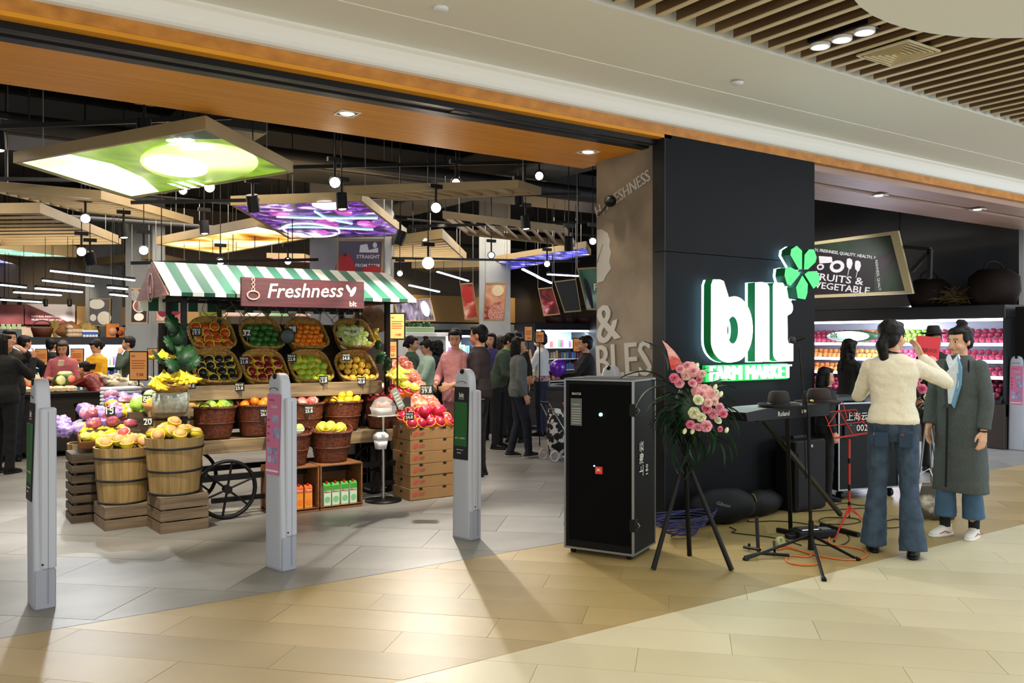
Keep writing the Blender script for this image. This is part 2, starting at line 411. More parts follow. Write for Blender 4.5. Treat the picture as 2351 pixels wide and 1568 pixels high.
# square recessed downlights in the soffits
dn = 0
for (u, v, zz, l, on) in ((797, 261, 3.08, 'square recessed downlight in the wood soffit above the stall', .9), (1350, 349, 3.08, 'small square lit downlight in the wood soffit beside the concrete pillar', 1),
                      (2017, 449, 3.08, 'dim square downlight in the pale soffit above the tractor sign', .5), (2244, 481, 3.08, 'bright square downlight in the pale soffit, farthest from the dark column', 1)):
    p = D(u, v, (zz-CAM)*F/(780-v)); o = thing('recessed_downlight', l, 'ceiling light', p)
    h = .075; bb = MB()
    for (a, c, e, f) in ((-h, -h, h, -h+.012), (-h, h-.012, h, h), (-h, -h+.012, -h+.012, h-.012), (h-.012, -h+.012, h, h-.012)): bb.box((a, c, -.004), (e, f, .004))
    bb.build('trim_ring', white, o)
    MB().box((-h+.012, -h+.012, -.001), (h-.012, h-.012, .004)).build('baffle', black, o)
    MB().lathe([(.001, -.006), (.035, -.006), (.045, -.001)], 16, sx=1.2).build('lamp', mat('halogen_%.1f' % on, '#ffe9c8', emit=6*on), o)
    spot('downlight_beam', p+V((0, 0, -.02)), p+V((0, 0, -2)), 12*on, (1, .9, .75), 70, .6, .03)
# ---- dark column with concrete side ----
cxa, cxb = PY(1526, 500, 5.0).x, PY(1868, 500, 5.0).x
slate = mat('column_slate', '#101115', .6, ns=6, na=.06, spec=.12)
col = struct(MB().box((cxa, 5.02, 0), (cxb, 5.80, 3.2)).build('column', slate))
zj = PY(1527, 577, 5.0).z
MB().box((cxa, 4.99, zj+.003), (cxb, 5.02, 3.157)).build('cladding_panel', slate, col)
MB().box((cxa, 4.99, 0), (cxb, 5.02, zj-.003)).build('cladding_panel', slate, col)
slate2 = mat('side_cladding', '#1c1d20', .5, ns=4, na=.12, spec=.2)
yb = PX(1500, 500, cxa-.004).y
MB().box((cxa-.012, 4.99, zj+.003), (cxa, yb, 3.16)).build('side_panel', slate2, col)
MB().box((cxa-.012, 4.99, 0), (cxa, yb, zj-.003)).build('side_panel', slate2, col)
pcx = cxa+.0
pye = PX(1370, 500, pcx).y
conc = mat('raw_concrete', '#8b7d69', .75, ns=2.2, na=0, col2='#6c6152', detail=8, bump=.2, bs=14)
conc2 = mat('pillar_concrete', '#8b8f92', .75, ns=2.2, na=.12, detail=8)
struct(MB().box((pcx-.002, yb, 0), (pcx+.55, pye, 3.2)).build('pillar', conc))
pil = bpy.data.objects['pillar']
decal = mat('decal_grey', '#b3b0ab', .7)
def side_text(s, u0, v0, u1, v1, height=None, bold=.03, m=decal):
    a = PX(u0, v0, pcx-.004); c = PX(u1, v1, pcx-.004); d = c-a
    up = V((-1,0,0)).cross(d); 
    if up.z < 0: up = -up
    for k in (-1, 0, 1): text(s, m, pil, a+d.normalized()*k*(height or .1)*.03+V((-.0004*(k+1), 0, 0)), d, up, width=d.length*.97, height=height, ex=.002, bold=0)
side_text('H, FRESHNESS', 1372, 503, 1499, 414, .115, .02)
side_text('&', 1374, 792, 1426, 776, .33, 0)
side_text('BLES', 1372, 868, 1500, 862, .29, .012)
leaf = [(1371,528),(1381,526),(1395,535),(1401,552),(1399,565),(1403,580),(1399,600),(1403,617),(1392,632),(1386,645),(1371,650)]
MB().prism([PX(u, v, pcx-.003) for u, v in leaf], (-.002, 0, 0)).build('leaf_decal', decal, pil, world=True)
MB().tube([PX(u, v, pcx-.006) for u, v in ((1371, 603), (1378, 580), (1384, 560))], .004, 4).build('leaf_vein', conc, pil, world=True)
# security camera on the pillar edge
pc = PX(1401, 462, pcx-.10)
o = thing('security_camera', 'black dome security camera on an arm fixed to the concrete pillar', 'camera', PX(1401, 462, pcx))
MB().ell(pc, (.055, .055, .05)).build('dome', black, o, world=True)
MB().tube([pc, PX(1385, 482, pcx-.05), PX(1372, 495, pcx)], .008, 6).build('arm', black, o, world=True)
MB().ell(pc+V((-.045, -.02, 0)), (.016, .016, .016)).build('lens', mat('lens_glass', '#3a3d42', .1), o, world=True)
# ---- illuminated shop sign on the column ----
YF = 4.85
def zp(x, y): return (1340+x/2.6125, 300+y/2.6125)
def arc(cx, cy, rx, ry, a0, a1, n=10):
    return [(cx+rx*math.cos(math.radians(a0+(a1-a0)*i/n)), cy+ry*math.sin(math.radians(a0+(a1-a0)*i/n))) for i in range(n+1)]
neon = mat('sign_white', '#f4fff8', .5, emit=1.6)
halo = mat('sign_backlight', '#b8ecff', .5, emit=4)
gside = mat('sign_side_green', '#12703a', .5, emit=.12)
sg = thing('illuminated_shop_sign', 'large backlit white lettering bit with green clover on the dark column', 'sign', PY(1720, 750, 4.98))
def glyph(name, pts, hole=None, face=neon, side=gside, y0=YF, y1=4.93):
    P = [PY(*zp(*q), y0) for q in pts]; dep = V((0, y1-y0, 0)); bb = MB()
    if hole:
        H = [PY(*zp(*q), y0) for q in hole]
        # bridge the outline and the hole
        n, m_ = len(P), len(H); vs = P+H+[p+dep for p in P]+[h+dep for h in H]; fs = []
        # ring triangulation by matching angle
        c = sum(H, V())/m_
        def an(p): return math.atan2(p.z-c.z, p.x-c.x)
        ang = sorted(range(n), key=lambda i: an(P[i]))
        N = 72; ring = []
        def cast(poly, t):
            dx, dz = math.cos(t), math.sin(t); best = None
            for i in range(len(poly)):
                a, e = poly[i-1], poly[i]; ex, ez = e.x-a.x, e.z-a.z; den = dx*ez-dz*ex
                if abs(den) < 1e-12: continue
                s_ = ((a.x-c.x)*ez-(a.z-c.z)*ex)/den; q = ((a.x-c.x)*dz-(a.z-c.z)*dx)/den
                if s_ > 0 and -1e-6 <= q <= 1+1e-6 and (best is None or s_ > best): best = s_
            return V((c.x+dx*best, y0, c.z+dz*best))
        O_ = [cast(P, 2*PI*i/N) for i in range(N)]; I_ = [cast(H, 2*PI*i/N) for i in range(N)]
        vs = O_+I_+[p+dep for p in O_]+[p+dep for p in I_]
        for i in range(N):
            j = (i+1) % N
            bb.add(vs, [(i, j, N+j, N+i)], 0)
            bb.add(vs, [(2*N+i, 3*N+i, 3*N+j, 2*N+j), (i, 2*N+i, 2*N+j, j), (N+i, N+j, 3*N+j, 3*N+i)], 1)
    else:
        bb.prism(P, dep, 0, 1)
        bb.m[0] = 0; bb.m[1] = 1
        # face towards the mall is white, the back green
    o = bb.build(name, [face, side], sg, world=True)
    # glowing rim behind the letter
    cc = sum(P, V())/len(P)
    hb = MB().prism([V((cc.x+(p.x-cc.x)*1.02, y1+.0, cc.z+(p.z-cc.z)*1.012)) for p in P], (0, .025, 0))
    if not hole: hb.build('backlight', halo, o, world=True)
    else:
        hb = MB(); vs = [q+V((0, 0, 0)) for q in O_+I_+[p+V((0,.025,0)) for p in O_+I_]]
        vs = [V((v.x, v.y+dep.y, v.z)) for v in vs]
        for i in range(N):
            j = (i+1) % N
            hb.add(vs, [(i, j, N+j, N+i), (i, 2*N+i, 2*N+j, j), (N+i, N+j, 3*N+j, 3*N+i), (2*N+i, 3*N+i, 3*N+j, 2*N+j)], 0)
        hb.build('backlight', halo, o, world=True)
    return o
bpts = [(765,900),(772,892),(800,892)]+arc(810, 930, 45, 38, -90, 0, 6)+[(855,1003)]+arc(905, 1190, 110, 197, -100, 90, 18)+[(880,1392)]+arc(875, 1260, 112, 132, 90, 180, 8)
glyph('letter_b', bpts, arc(894, 1196, 33, 82, 0, 360, 24)[:-1])
glyph('letter_i', [(1028,910),(1065,908)]+arc(1075, 945, 38, 36, -90, 0, 5)+[(1114,1385),(1028,1386)])
glyph('letter_t', [(1135,930),(1140,912),(1195,912),(1203,925),(1222,1010),(1250,1012)]+arc(1232, 1062, 24, 40, -60, 80, 6)+[(1222,1110),(1224,1255),(1230,1275),(1257,1276),(1257,1382),(1185,1385)]+arc(1180, 1335, 44, 50, 100, 180, 6))
leafg = mat('clover_green', '#3fd06a', .5, emit=.45); leafs = mat('clover_side', '#0c4a22', .5, emit=.05)
for q in ([(1240,745),(1245,712),(1278,690),(1310,720),(1310,830),(1290,832)], [(1322,832),(1325,745),(1352,712),(1382,712),(1398,760),(1390,790),(1345,832)],
          [(1205,870),(1210,825),(1240,818),(1290,845),(1298,862),(1240,932),(1220,920)], [(1325,862),(1345,845),(1400,842),(1418,880),(1412,920),(1378,948)],
          [(1312,868),(1345,920),(1342,975),(1330,1012),(1285,1005),(1274,940)]):
    glyph('clover_petal', q, None, leafg, leafs, 4.84, 4.94)
a0 = PY(1628, 874, 4.90); a1 = PY(1813, 868, 4.90)
text('FARM MARKET', neon, sg, a0, (1, 0, 0), (0, 0, 1), width=(a1-a0).x, height=.118, ex=.02, bold=0, name='lettering'); text('FARM MARKET', neon, sg, a0+V((.006, -.0006, 0)), (1, 0, 0), (0, 0, 1), width=(a1-a0).x, height=.118, ex=.02, bold=0, name='lettering')
MB().bbox((a0.x-.01, 4.93, a0.z-.015), (a1.x+.02, 4.97, a0.z+.125), .004).build('green_backing', mat('green_glow', '#0fae48', .5, emit=.5), sg, world=True)
area('sign_glow', (cxa+.9, 4.80, 1.25), (1.0, .9), 2.2, (.8, 1, .92), (cxa+.9, 0, .9))
spot_h = area('sign_halo', (PY(1720, 740, 4.9).x, 4.955, 1.5), (1.0, .9), .9, (.7, .93, 1), (PY(1720, 740, 4.9).x, 5.5, 1.5))
# ================= HANGING CEILING FRAMES =================
framew = mat('frame_beige', '#97825c', .5, ns=3, na=.06)
rodm = mat('thin_rod', '#8a8a88', .4, .6)
def zat(v, Z): return (Z-CAM)*F/(HZ-v)
def uz(q, Z): return D(q[0], q[1], zat(q[1], Z))
def frame_box(name, label, quad, Z, kind, art=None, n=12, along=0, th=.09, cat='ceiling panel', tilt=None):
    P = [uz(q, Z) for q in quad] if tilt is None else [D(q[0], q[1], dd) for q, dd in zip(quad, tilt)]
    c = sum(P, V())/4; t = thing(name, label, cat, c)
    up = V((0, 0, th)); e = .035
    def inner(i, k):
        a, b, d = P[i], P[(i+1) % 4], P[i-1]
        return a+(b-a).normalized()*k+(d-a).normalized()*k
    I = [inner(i, e) for i in range(4)]
    for i in range(4):
        j = (i+1) % 4
        MB().add([P[i], P[j], I[j], I[i], P[i]+up, P[j]+up, I[j]+up, I[i]+up], [(0,1,2,3),(7,6,5,4),(0,4,5,1),(1,5,6,2),(2,6,7,3),(3,7,4,0)]).build('frame_side', framew, t, world=True)
    if kind == 'light':
        MB().prism([p+V((0,0,.012)) for p in I], (0, 0, .02)).build('lit_picture', art, t, world=True)
        MB().prism([p+V((0,0,th-.01)) for p in I], (0, 0, .01)).build('back_panel', framew, t, world=True)
    else:
        a, b, c2, d = (I if along == 0 else I[1:]+I[:1])
        for k in range(n):
            f = (k+.5)/n; p = a.lerp(d, f); q = b.lerp(c2, f)
            MB().bar(p+V((0,0,th*.25)), q+V((0,0,th*.25)), .03, .03).build('slat', framew, t, world=True)
    for p in (P[0], P[2]):
        pp = p.lerp(c, .2)
        MB().cone(pp+up, V((pp.x, pp.y, 4.3)), .004, n=5).build('suspension_rod', rodm, t, world=True)
    t['P'] = [tuple(p) for p in P]
    return t, P
def on_quad(P, s, t_):  # bilinear point
    return P[0].lerp(P[1], s).lerp(P[3].lerp(P[2], s), t_)
EM = .8
gr = ramp_art('green_fruit_picture', [(.3, '#24350c'), (.6, '#5f8c1e'), (.48, '#8fb62c')], 1.2, emit=.42)
t, P = frame_box('light_box', 'large green light box with pale fruit picture, nearest the shop opening', [(30, 374), (472, 295), (673, 396), (301, 456)], 2.95, 'light', gr)
DN = V((0, 0, .008))
def qshape(P, pts, m, par, name, z=.006):
    MB().prism([on_quad(P, s, t_)+V((0, 0, z)) for s, t_ in pts], (0, 0, .004)).build(name, m, par, world=True)
def ellpts(cx, cy, rx, ry, rot=0, n=28):
    r = math.radians(rot); return [(cx+rx*math.cos(a)*math.cos(r)-ry*math.sin(a)*math.sin(r), cy+rx*math.cos(a)*math.sin(r)+ry*math.sin(a)*math.cos(r)) for a in [2*PI*i/n for i in range(n)]]
qshape(P, [(.03, .03), (.30, .03), (.36, .3), (.33, .62), (.22, .96), (.03, .96)], ramp_art('pale_glow', [(.3, '#e2f2e4'), (.7, '#eef9b8'), (.5, '#ffffff')], 1.0, emit=.62), t, 'pale_flesh')
qshape(P, ellpts(.71, .53, .27, .40, 12), ramp_art('fruit_body', [(.3, '#5f8a1a'), (.62, '#fdffd8'), (.46, '#c9e070')], .8, emit=.5), t, 'fruit_picture', .0)
qshape(P, ellpts(.60, .50, .13, .25, 5), ramp_art('flesh_hl', [(.3, '#f4ffd8'), (.6, '#ffffff')], .8, emit=.6), t, 'flesh_highlight', -.006)
wl = mat('lit_white', '#ffffff', .5, emit=.8)
qdark = mat('lit_dark_green', '#132410', .5, emit=.5)
qshape(P, [(.78, .02), (.99, .02), (.99, .2), (.9, .14)], qdark, t, 'dark_corner', .004)
tl = P[0].lerp(P[1], .84)
text('blt', wl, t, on_quad(P, .90, .30)+V((0,0,-.012)), P[1]-P[2], P[0]-P[1], width=.36, ex=.003, bold=.02)
for a in range(4): qshape(P, ellpts(.80+.018*a, .075+.01*(a % 2), .012, .03), wl, t, 'clover_mark', -.008)
for k in range(3): text(['HEALTH', 'FRESH', 'QUALITY'][k], wl, t, on_quad(P, .42+.06*k, .97-.0*k)+V((0,0,-.012)), P[1]-P[2], P[0]-P[1], width=.30, ex=.003, bold=.02)
frame_box('ceiling_raft', 'long shallow slatted wooden frame just beyond the green light box', [(-40, 436), (232, 457), (444, 515), (190, 488)], 2.95, 'slat', n=9)
frame_box('ceiling_raft', 'wide slatted frame hanging low under the long one, cut off by the picture edge', [(-80, 491), (92, 489), (278, 561), (0, 564)], 2.95, 'slat', n=9, th=.12)
wy = ramp_art('blue_white_art', [(.35, '#ffffff'), (.62, '#5a45b8'), (.5, '#cfd6ff')], 3, emit=EM)
frame_box('light_box', 'lit frame seen edge-on with a thin green glow under the wide slatted frame', [(-60, 563), (176, 591), (60, 590), (-60, 580)], 2.95, 'light', ramp_art('teal_art', [(.3, '#cfeee0'), (.7, '#4fae8a')], 3, emit=EM), th=.2)
frame_box('light_box', 'small white and violet light box, lowest beside the picture edge', [(-80, 592), (-20, 590), (76, 617), (-40, 622)], 2.95, 'light', wy)
frame_box('ceiling_raft', 'flat slatted frame hanging just before the gable of the striped awning', [(141, 618), (342, 594), (428, 612), (265, 632)], 2.95, 'slat', n=12, th=.14)
ya = ramp_art('amber_art', [(.35, '#ffffff'), (.66, '#8a4a10'), (.48, '#ffe9a0'), (.56, '#e8a030')], 1.1, emit=EM)
t, P = frame_box('light_box', 'bright amber and white light box behind the awning ridge', [(358, 562), (590, 519), (712, 548), (505, 584)], 2.95, 'light', ya, th=.12)
pa = ramp_art('violet_art', [(.40, '#1c0c2c'), (.52, '#54207c'), (.57, '#9a5ae0'), (.60, '#3a1a4c'), (.68, '#f0d8ff')], 3.2, emit=.62, detail=3, dist=1.5)
t, P = frame_box('light_box', 'violet light box with berry picture above the awning', [(529, 471), (831, 461), (934, 542), (664, 549)], 2.95, 'light', pa, th=.1)
glow = mat('mint_line', '#9ff5ee', .5, emit=1.5)
for (s0, t0, s1, t1, s2, t2) in ((.2, .3, .5, .38, .95, .42), (.55, .2, .56, .4, .7, .55), (.1, .6, .35, .62, .8, .75)):
    MB().tube([on_quad(P, s0, t0)+V((0,0,-.0)), on_quad(P, s1, t1), on_quad(P, s2, t2)], .011, 5).build('lit_stem', glow, t, world=True)
for (s, q, r) in ((.25, .25, .07), (.5, .55, .08), (.75, .25, .06), (.8, .6, .07), (.35, .8, .06)):
    qshape(P, ellpts(s, q, r, r*1.5), ramp_art('berry_art', [(.3, '#4c0f3c'), (.6, '#b44fae'), (.75, '#f6c8ff')], 6, emit=1.0), t, 'berry_picture')
qshape(P, ellpts(.72, .09, .13, .10), mat('lit_lilac', '#e6dcff', .5, emit=1.5), t, 'pale_highlight')
for k in range(2): text(['FROM', 'FARM'][k], wl, t, on_quad(P, .22+.12*k, .93)+V((0,0,-.01)), P[1]-P[2], P[0]-P[1], width=.5, ex=.003, bold=.02)
MB().tube([on_quad(P, .30+.22*math.cos(a), .72+.22*math.sin(a)) for a in [2*PI*i/28 for i in range(28)]], .012, 5, closed=True).build('lit_circle', wl, t, world=True)
frame_box('ceiling_raft', 'pale slatted frame hanging on thin rods, nearest the concrete pillar', [(790, 444), (1190, 431), (1243, 447), (912, 461)], 2.95, 'slat', n=9, along=1, th=.075)
frame_box('ceiling_raft', 'open ladder-like slatted frame beneath the pale one', [(1016, 501), (1297, 533), (1321, 567), (1076, 541)], 2.95, 'slat', n=8, along=1, th=.09)
frame_box('ceiling_raft', 'broad slatted frame glowing warm behind the violet light box', [(878, 566), (1016, 547), (1071, 598), (850, 604)], 2.95, 'slat', n=10, th=.14)
frame_box('ceiling_raft', 'thin slatted frame seen edge-on behind the brightest lamp', [(945, 616), (1140, 612), (1164, 620), (985, 626)], 2.95, 'slat', n=6, th=.16)
t, P = frame_box('light_box', 'narrow blue and violet light box beside the concrete pillar', [(1137, 600), (1346, 568), (1357, 586), (1174, 620)], 2.95, 'light', ramp_art('blue_art', [(.42, '#1c1a60'), (.56, '#5a50e8'), (.7, '#f0f2ff')], 3, emit=.8, detail=3, dist=1.5), th=.1)
t, P = frame_box('light_box', 'distant red light box glimpsed under the violet one', [(612, 592), (700, 594), (726, 604), (640, 600)], 2.95, 'light', ramp_art('red_art', [(.3, '#ff4a5a'), (.7, '#ffc0d8')], 2, emit=1.3))
# ---- lighting tracks and dark service runs ----
def track(label, u0, v0, u1, v1, d0, d1, w=.035):
    a, b = D(u0, v0, d0), D(u1, v1, d1)
    t = thing('lighting_track', label, 'light track', a.lerp(b, .5))
    MB().bar(a, b, w, w).build('rail', black, t, world=True)
    for f in (.15, .85):
        p = a.lerp(b, f); MB().cone(p, V((p.x, p.y, 4.3)), .006, n=5).build('hanger', black, t, world=True)
track('black lighting track along the near side of the green light box', -30, 292, 530, 270, 6.4, 7.6)
track('black lighting track running past the corner of the violet light box', 300, 465, 1330, 445, 8.6, 11)
track('black lighting track holding the lamp beside the green light box', 660, 384, 1250, 372, 8.0, 10)
track('black lighting track behind the wide slatted frame', -30, 410, 230, 414, 8, 9)
track('black lighting track crossing behind the ladder-like frame', 940, 520, 1380, 508, 10, 13)
track('black lighting track above the awning gable', 300, 604, 730, 596, 9.4, 10.5)
track('black lighting track before the pendant signs of the back wall', 870, 592, 1330, 600, 13, 15)
duct = mat('duct_black', '#202124', .55)
ductl = mat('duct_grey', '#3a3b3d', .5)
def service(name, label, mk, m=duct, cat='duct'):
    b = MB(); mk(b); o = b.build(name, m); tag(o, label, cat); return o
service('air_duct', 'dark rectangular air duct high above the green light box', lambda b: b.bbox((1.0, 7.6, 3.72), (8.5, 8.3, 4.1), .02), ductl)
service('air_duct', 'dark rectangular air duct crossing above the violet light box', lambda b: b.bbox((-1.5, 10.6, 3.7), (11, 11.5, 4.15), .02), ductl)
service('air_duct', 'grey air duct running into the shop toward the back wall', lambda b: b.bbox((2.2, 8.6, 3.6), (2.9, 18, 3.95), .02), ductl)
service('air_duct', 'wide grey air duct running into the shop beside the pillar', lambda b: b.bbox((6.2, 6.6, 3.65), (7.0, 18, 4.05), .02), ductl)
for i, (y, z, l) in enumerate(((6.9, 3.75, 'thin dark pipe nearest the shop opening'), (7.1, 3.9, 'second thin dark pipe from the shop opening'), (9.3, 3.55, 'thick dark pipe behind the green light box'), (12.6, 3.5, 'dark pipe between the far ceiling lamps'), (14.8, 3.4, 'dark pipe in front of the back wall signs'))):
    service('ceiling_pipe', l, lambda b: b.cone((-2, y, z), (12.5, y, z), .035 if i != 2 else .09, n=10), duct, 'pipe')
# linear white tubes in the depth of the shop
tube = mat('tube_light', '#f2f6ff', .5, emit=3.0)
TL_ = [(115, 622, 310, 644), (98, 644, 215, 657), (0, 654, 58, 660), (82, 662, 188, 671), (32, 671, 140, 678), (0, 688, 95, 694), (470, 640, 560, 652), (1200, 618, 1236, 636), (1234, 636, 1266, 650), (1258, 630, 1328, 634),
       (940, 655, 1008, 670), (1004, 624, 1075, 645), (250, 660, 290, 664), (255, 676, 290, 680)]
for i, (a, b_, c, e) in enumerate(TL_):
    dd_ = (13.5 if a < 700 else 15.5)+i % 3
    p, q = D(a, b_, dd_-1.2), D(c, e, dd_-.6)
    lab = ['nearest the awning gable', 'second from the awning gable', 'at the picture edge above the dark signs', 'long and thin above the white shop banner', 'lower, in front of the maroon wall', 'lowest, over the maroon wall',
           'hidden behind the awning ridge', 'slanting down above the hanging cream poster', 'continuing the slanted one toward the pillar', 'level, beside the large aubergine poster', 'ending above the aubergine photo',
           'just below the brightest lamp', 'short, beside the fig bowl poster', 'short and lower, beside the fig bowl poster'][i]
    t = thing('tube_lamp', 'white linear ceiling lamp '+lab, 'ceiling light', p.lerp(q, .5))
    MB().bar(p+V((0,0,.03)), q+V((0,0,.03)), .07, .03).build('housing', dark, t, world=True)
    MB().bar(p, q, .05, .02).build('diffuser', tube, t, world=True)
    for f_ in (.2, .8): h_ = p.lerp(q, f_); MB().cone(h_+V((0,0,.03)), V((h_.x, h_.y, 4.3)), .005, n=4).build('hanger', black, t, world=True)
# ---- track spotlights ----
hot = mat('spot_lens', '#fff1dc', .5, emit=26)
hotS = mat('spot_lens_dim', '#ffeedd', .5, emit=5)
AIM_STALL = V((2.6, 7.3, 1.1))
SP = [ # u, v, depth, aim px or None, power, label
 (769, 419, 7.6, None, 1, 'glaring round track lamp beside the corner of the green light box'),
 (1001, 477, 8.2, None, 1, 'glaring round track lamp between the two pale slatted frames'),
 (983, 604, 9.2, None, 2, 'largest and brightest track lamp, glaring behind the awning'),
 (481, 430, 8.2, None, 1, 'bright track lamp under the tip of the green light box'),
 (420, 437, 8.6, None, .5, 'small bright lamp beside the one under the green light box'),
 (196, 502, 9.0, None, 1, 'bright track lamp between the two slatted frames at the picture edge'),
 (187, 578, 9.5, None, 1, 'bright lamp below the wide slatted frame'),
 (330, 575, 9.3, None, 1, 'bright lamp above the awning gable'),
 (333, 318, 6.6, 'down', .4, 'black cylinder lamp hanging before the green light box'),
 (-2, 345, 6.9, 'down', .4, 'black cylinder lamp cut off by the picture edge'),
 (285, 545, 9.5, 'down', .2, 'black cylinder lamp pointing down between slatted frames'),
 (470, 536, 10, 'down', .4, 'black lamp over the amber light box'),
 (583, 484, 8, 'off', 0, 'unlit black lamp hanging over the violet light box'),
 (786, 480, 8, 'down', .5, 'tilted black lamp over the far corner of the violet light box'),
 (210, 606, 10, 'off', 0, 'unlit black lamp above the tube lamps'),
 (913, 560, 9, 'off', 0, 'unlit black lamp under the corner of the violet light box'),
 (1047, 420, 8.4, None, .6, 'lamp shining through the pale slatted frame'),
 (1238, 404, 8.6, None, .35, 'small lamp alone near the concrete pillar'),
 (1208, 525, 10, 'down', .3, 'dim lamp set in the ladder-like frame'),
 (1361, 554, 10.5, None, .35, 'small lamp at the edge of the concrete pillar'),
 (1128, 586, 12, None, .3, 'small distant lamp left of the blue light box'.replace('left of', 'beside')),
 (1256, 606, 12, None, .35, 'small lamp under the blue light box'),
 (1306, 573, 10, 'off', 0, 'unlit black lamp over the blue light box'),
 (661, 600, 11, None, .5, 'lamp peeping over the awning ridge near its middle'),
 (506, 601, 10.5, None, .8, 'lamp just above the awning ridge near the gable'),
 (918, 628, 13, None, .3, 'tiny lamp hanging behind the end of the awning'),
 (1191, 468, 9.4, 'off', 0, 'unlit black lamp in the gap above the ladder-like frame'),
]
spotb = black
for i, (u, v, d, mode, pw, lab) in enumerate(SP):
    p = D(u, v, d); t = thing('track_spotlight', lab, 'spotlight', p)
    if mode in (None,):
        to = V((0, 0, CAM-.2))-p; to.z *= 1.2
        # heads look out and down toward the stall front; a lens a little below the horizontal
        aim = to.normalized()
    else: aim = V((.05, -.1, -1)).normalized()
    if mode == 'off': aim = V((.25*(-1)**i, .3, -1)).normalized()
    r = .048
    back = p-aim*.15
    MB().cone(p-aim*.004, back, r+.006, r+.006, 16).build('lamp_head', spotb, t, world=True)
    MB().lathe([(r+.006, 0), (r+.006, .01), (r-.002, .01), (r-.002, 0)], 16, M=Matrix.Translation(p-aim*.005)@aim.to_track_quat('Z', 'Y').to_matrix().to_4x4()).build('bezel', spotb, t, world=True)
    ls = r*(.98 if pw >= 1 else .8)*(1.35 if pw == 2 else 1)
    if mode != 'off':
        MB().cone(p-aim*.003, p+aim*.004, ls, ls*.9, 16).build('lens', hot if mode is None else hotS, t, world=True)
    top = V((p.x, p.y, p.z+.2))-aim*.08
    MB().cone(p-aim*.08, top, .012, n=6).build('stem', spotb, t, world=True)
    MB().cb((top.x, top.y, top.z), (.14, .04, .04)).build('adapter', spotb, t, world=True)
    MB().cone(top, V((top.x, top.y, 4.3)), .006, n=4).build('drop_rod', spotb, t, world=True)
# beams of the modelled track lamps, plus added fill spots that have no lamp
def beam(p, q, e, a=45, c=WARM): return spot('track_and_fill_beam', p, q, e, c, a, .6, .035)
beam((1.6, 6.2, 3.0), (2.2, 7.4, 1.1), 280, 50); beam((2.6, 6.1, 3.0), (2.6, 7.5, 1.4), 270, 50); beam((3.6, 6.2, 3.0), (3.6, 7.4, 1.0), 300, 50)
beam((1.0, 6.3, 3.0), (1.3, 7.3, .7), 260, 50); beam((4.6, 6.5, 3.0), (4.3, 7.8, .9), 190, 50)
beam(D(769, 419, 7.6), (2.4, 3.2, 0), 120, 60, (1, .93, .82)); beam(D(1001, 477, 8.2), (3.2, 3.4, 0), 120, 55, (1, .93, .82))
beam(D(983, 604, 9.2), (2.6, 3.2, .2), 640, 75, (1, .93, .82)); beam(D(481, 430, 8.2), (1.0, 3.6, 0), 100, 60, (1, .93, .82))
beam(D(196, 502, 9.0), (.6, 5.6, 0), 300, 60, (.92, .96, 1)); beam(D(187, 578, 9.5), (.9, 6.6, 0), 260, 60, (.92, .96, 1)); beam((.2, 8.0, 3.0), (.8, 8.8, 0), 110, 70, (.9, .95, 1))
beam((3.4, 9.3, 3.0), (4.4, 9.2, 1.0), 130, 60); beam((5.2, 9, 3.0), (5.2, 9.4, .8), 90, 60); beam((6, 11, 3.0), (6.4, 12, .8), 130, 60)
beam((1.5, 6.7, 2.95), (2.0, 7.4, 2.0), 60, 70, (1, .97, .9)); beam((5.0, 7.4, 3.05), (4.4, 6.4, 0), 60, 70, (.95, .96, 1))  # first spot added to brighten the awning near the gable
# ================= FRUIT STALL =================
def fruit_mesh(name, r, m, squash=.92, dimple=.12, n=14, longer=1.0, extra=None, exmat=None):
    prof = []
    for i in range(11):
        a = -PI/2+PI*i/10; rr = math.cos(a)*r; z = math.sin(a)*r*squash*longer
        if i == 10: z -= dimple*r
        if i == 9: z -= dimple*r*.25
        if i == 0: z += dimple*r*.5
        prof.append((max(rr, 1e-4), z))
    b = MB().lathe(prof, n)
    return b.mesh(name, m)
def net_mesh(r, m, top=.15):
    prof = []
    for i in range(8):
        a = -PI/2+(PI/2+math.asin(top))*i/7
        prof.append((max(1e-4, math.cos(a)*r*1.10), math.sin(a)*r*1.05))
    prof += [(prof[-1][0]*1.06, prof[-1][1]+.002), (prof[-1][0]*.93, prof[-1][1]+.004)]
    return MB().lathe(prof, 18, mod=lambda t, k, rr: (.0016*math.cos(t*9+k*PI) if k > 1 else 0)).mesh('foam_net', m)
dimm = mat('calyx_dark', '#3b3320', .8)
def sticker_mesh(r): return MB().cone((0, 0, r*.84), (0, 0, r*.90), r*.22, r*.20, 8).mesh('calyx', dimm)
FR = {}
def kind(key, name, r, m, net=None, stick=False, **k):
    FR[key] = (name, fruit_mesh(name, r, m, **k), r, net_mesh(r, net) if net else None, sticker_mesh(r*k.get('squash', .92)) if stick else None)
yn = mat('yellow_foam_net', '#e6cf3c', .7); on_ = mat('orange_foam_net', '#e9812c', .7); wn = mat('white_foam_net', '#e6ead8', .7); gn = mat('lime_foam_net', '#b6d035', .7); pn = mat('pink_foam_net', '#f0b8ae', .7)
def fm(n, c1, c2, rough=.3, ns=9, **k): return mat(n, c1, rough, ns=ns, na=0, col2=c2, **k)
orange_m = fm('orange_peel', '#ef7a12', '#f79322', .38, bump=.08, bs=220)
kind('blood', 'blood_orange', .041, fm('blood_orange_peel', '#a83716', '#cf5a1e'), yn)
kind('green', 'green_avocado', .040, fm('deep_green_peel', '#1f5a20', '#3b7a2c'), None, True)
kind('orange', 'orange', .032, orange_m, None, True)
kind('lime', 'green_guava', .038, fm('pale_green_peel', '#9cba4d', '#b3c95f'), wn)
kind('plum', 'black_plum', .042, fm('black_plum_skin', '#14161c', '#20232a', .18), yn)
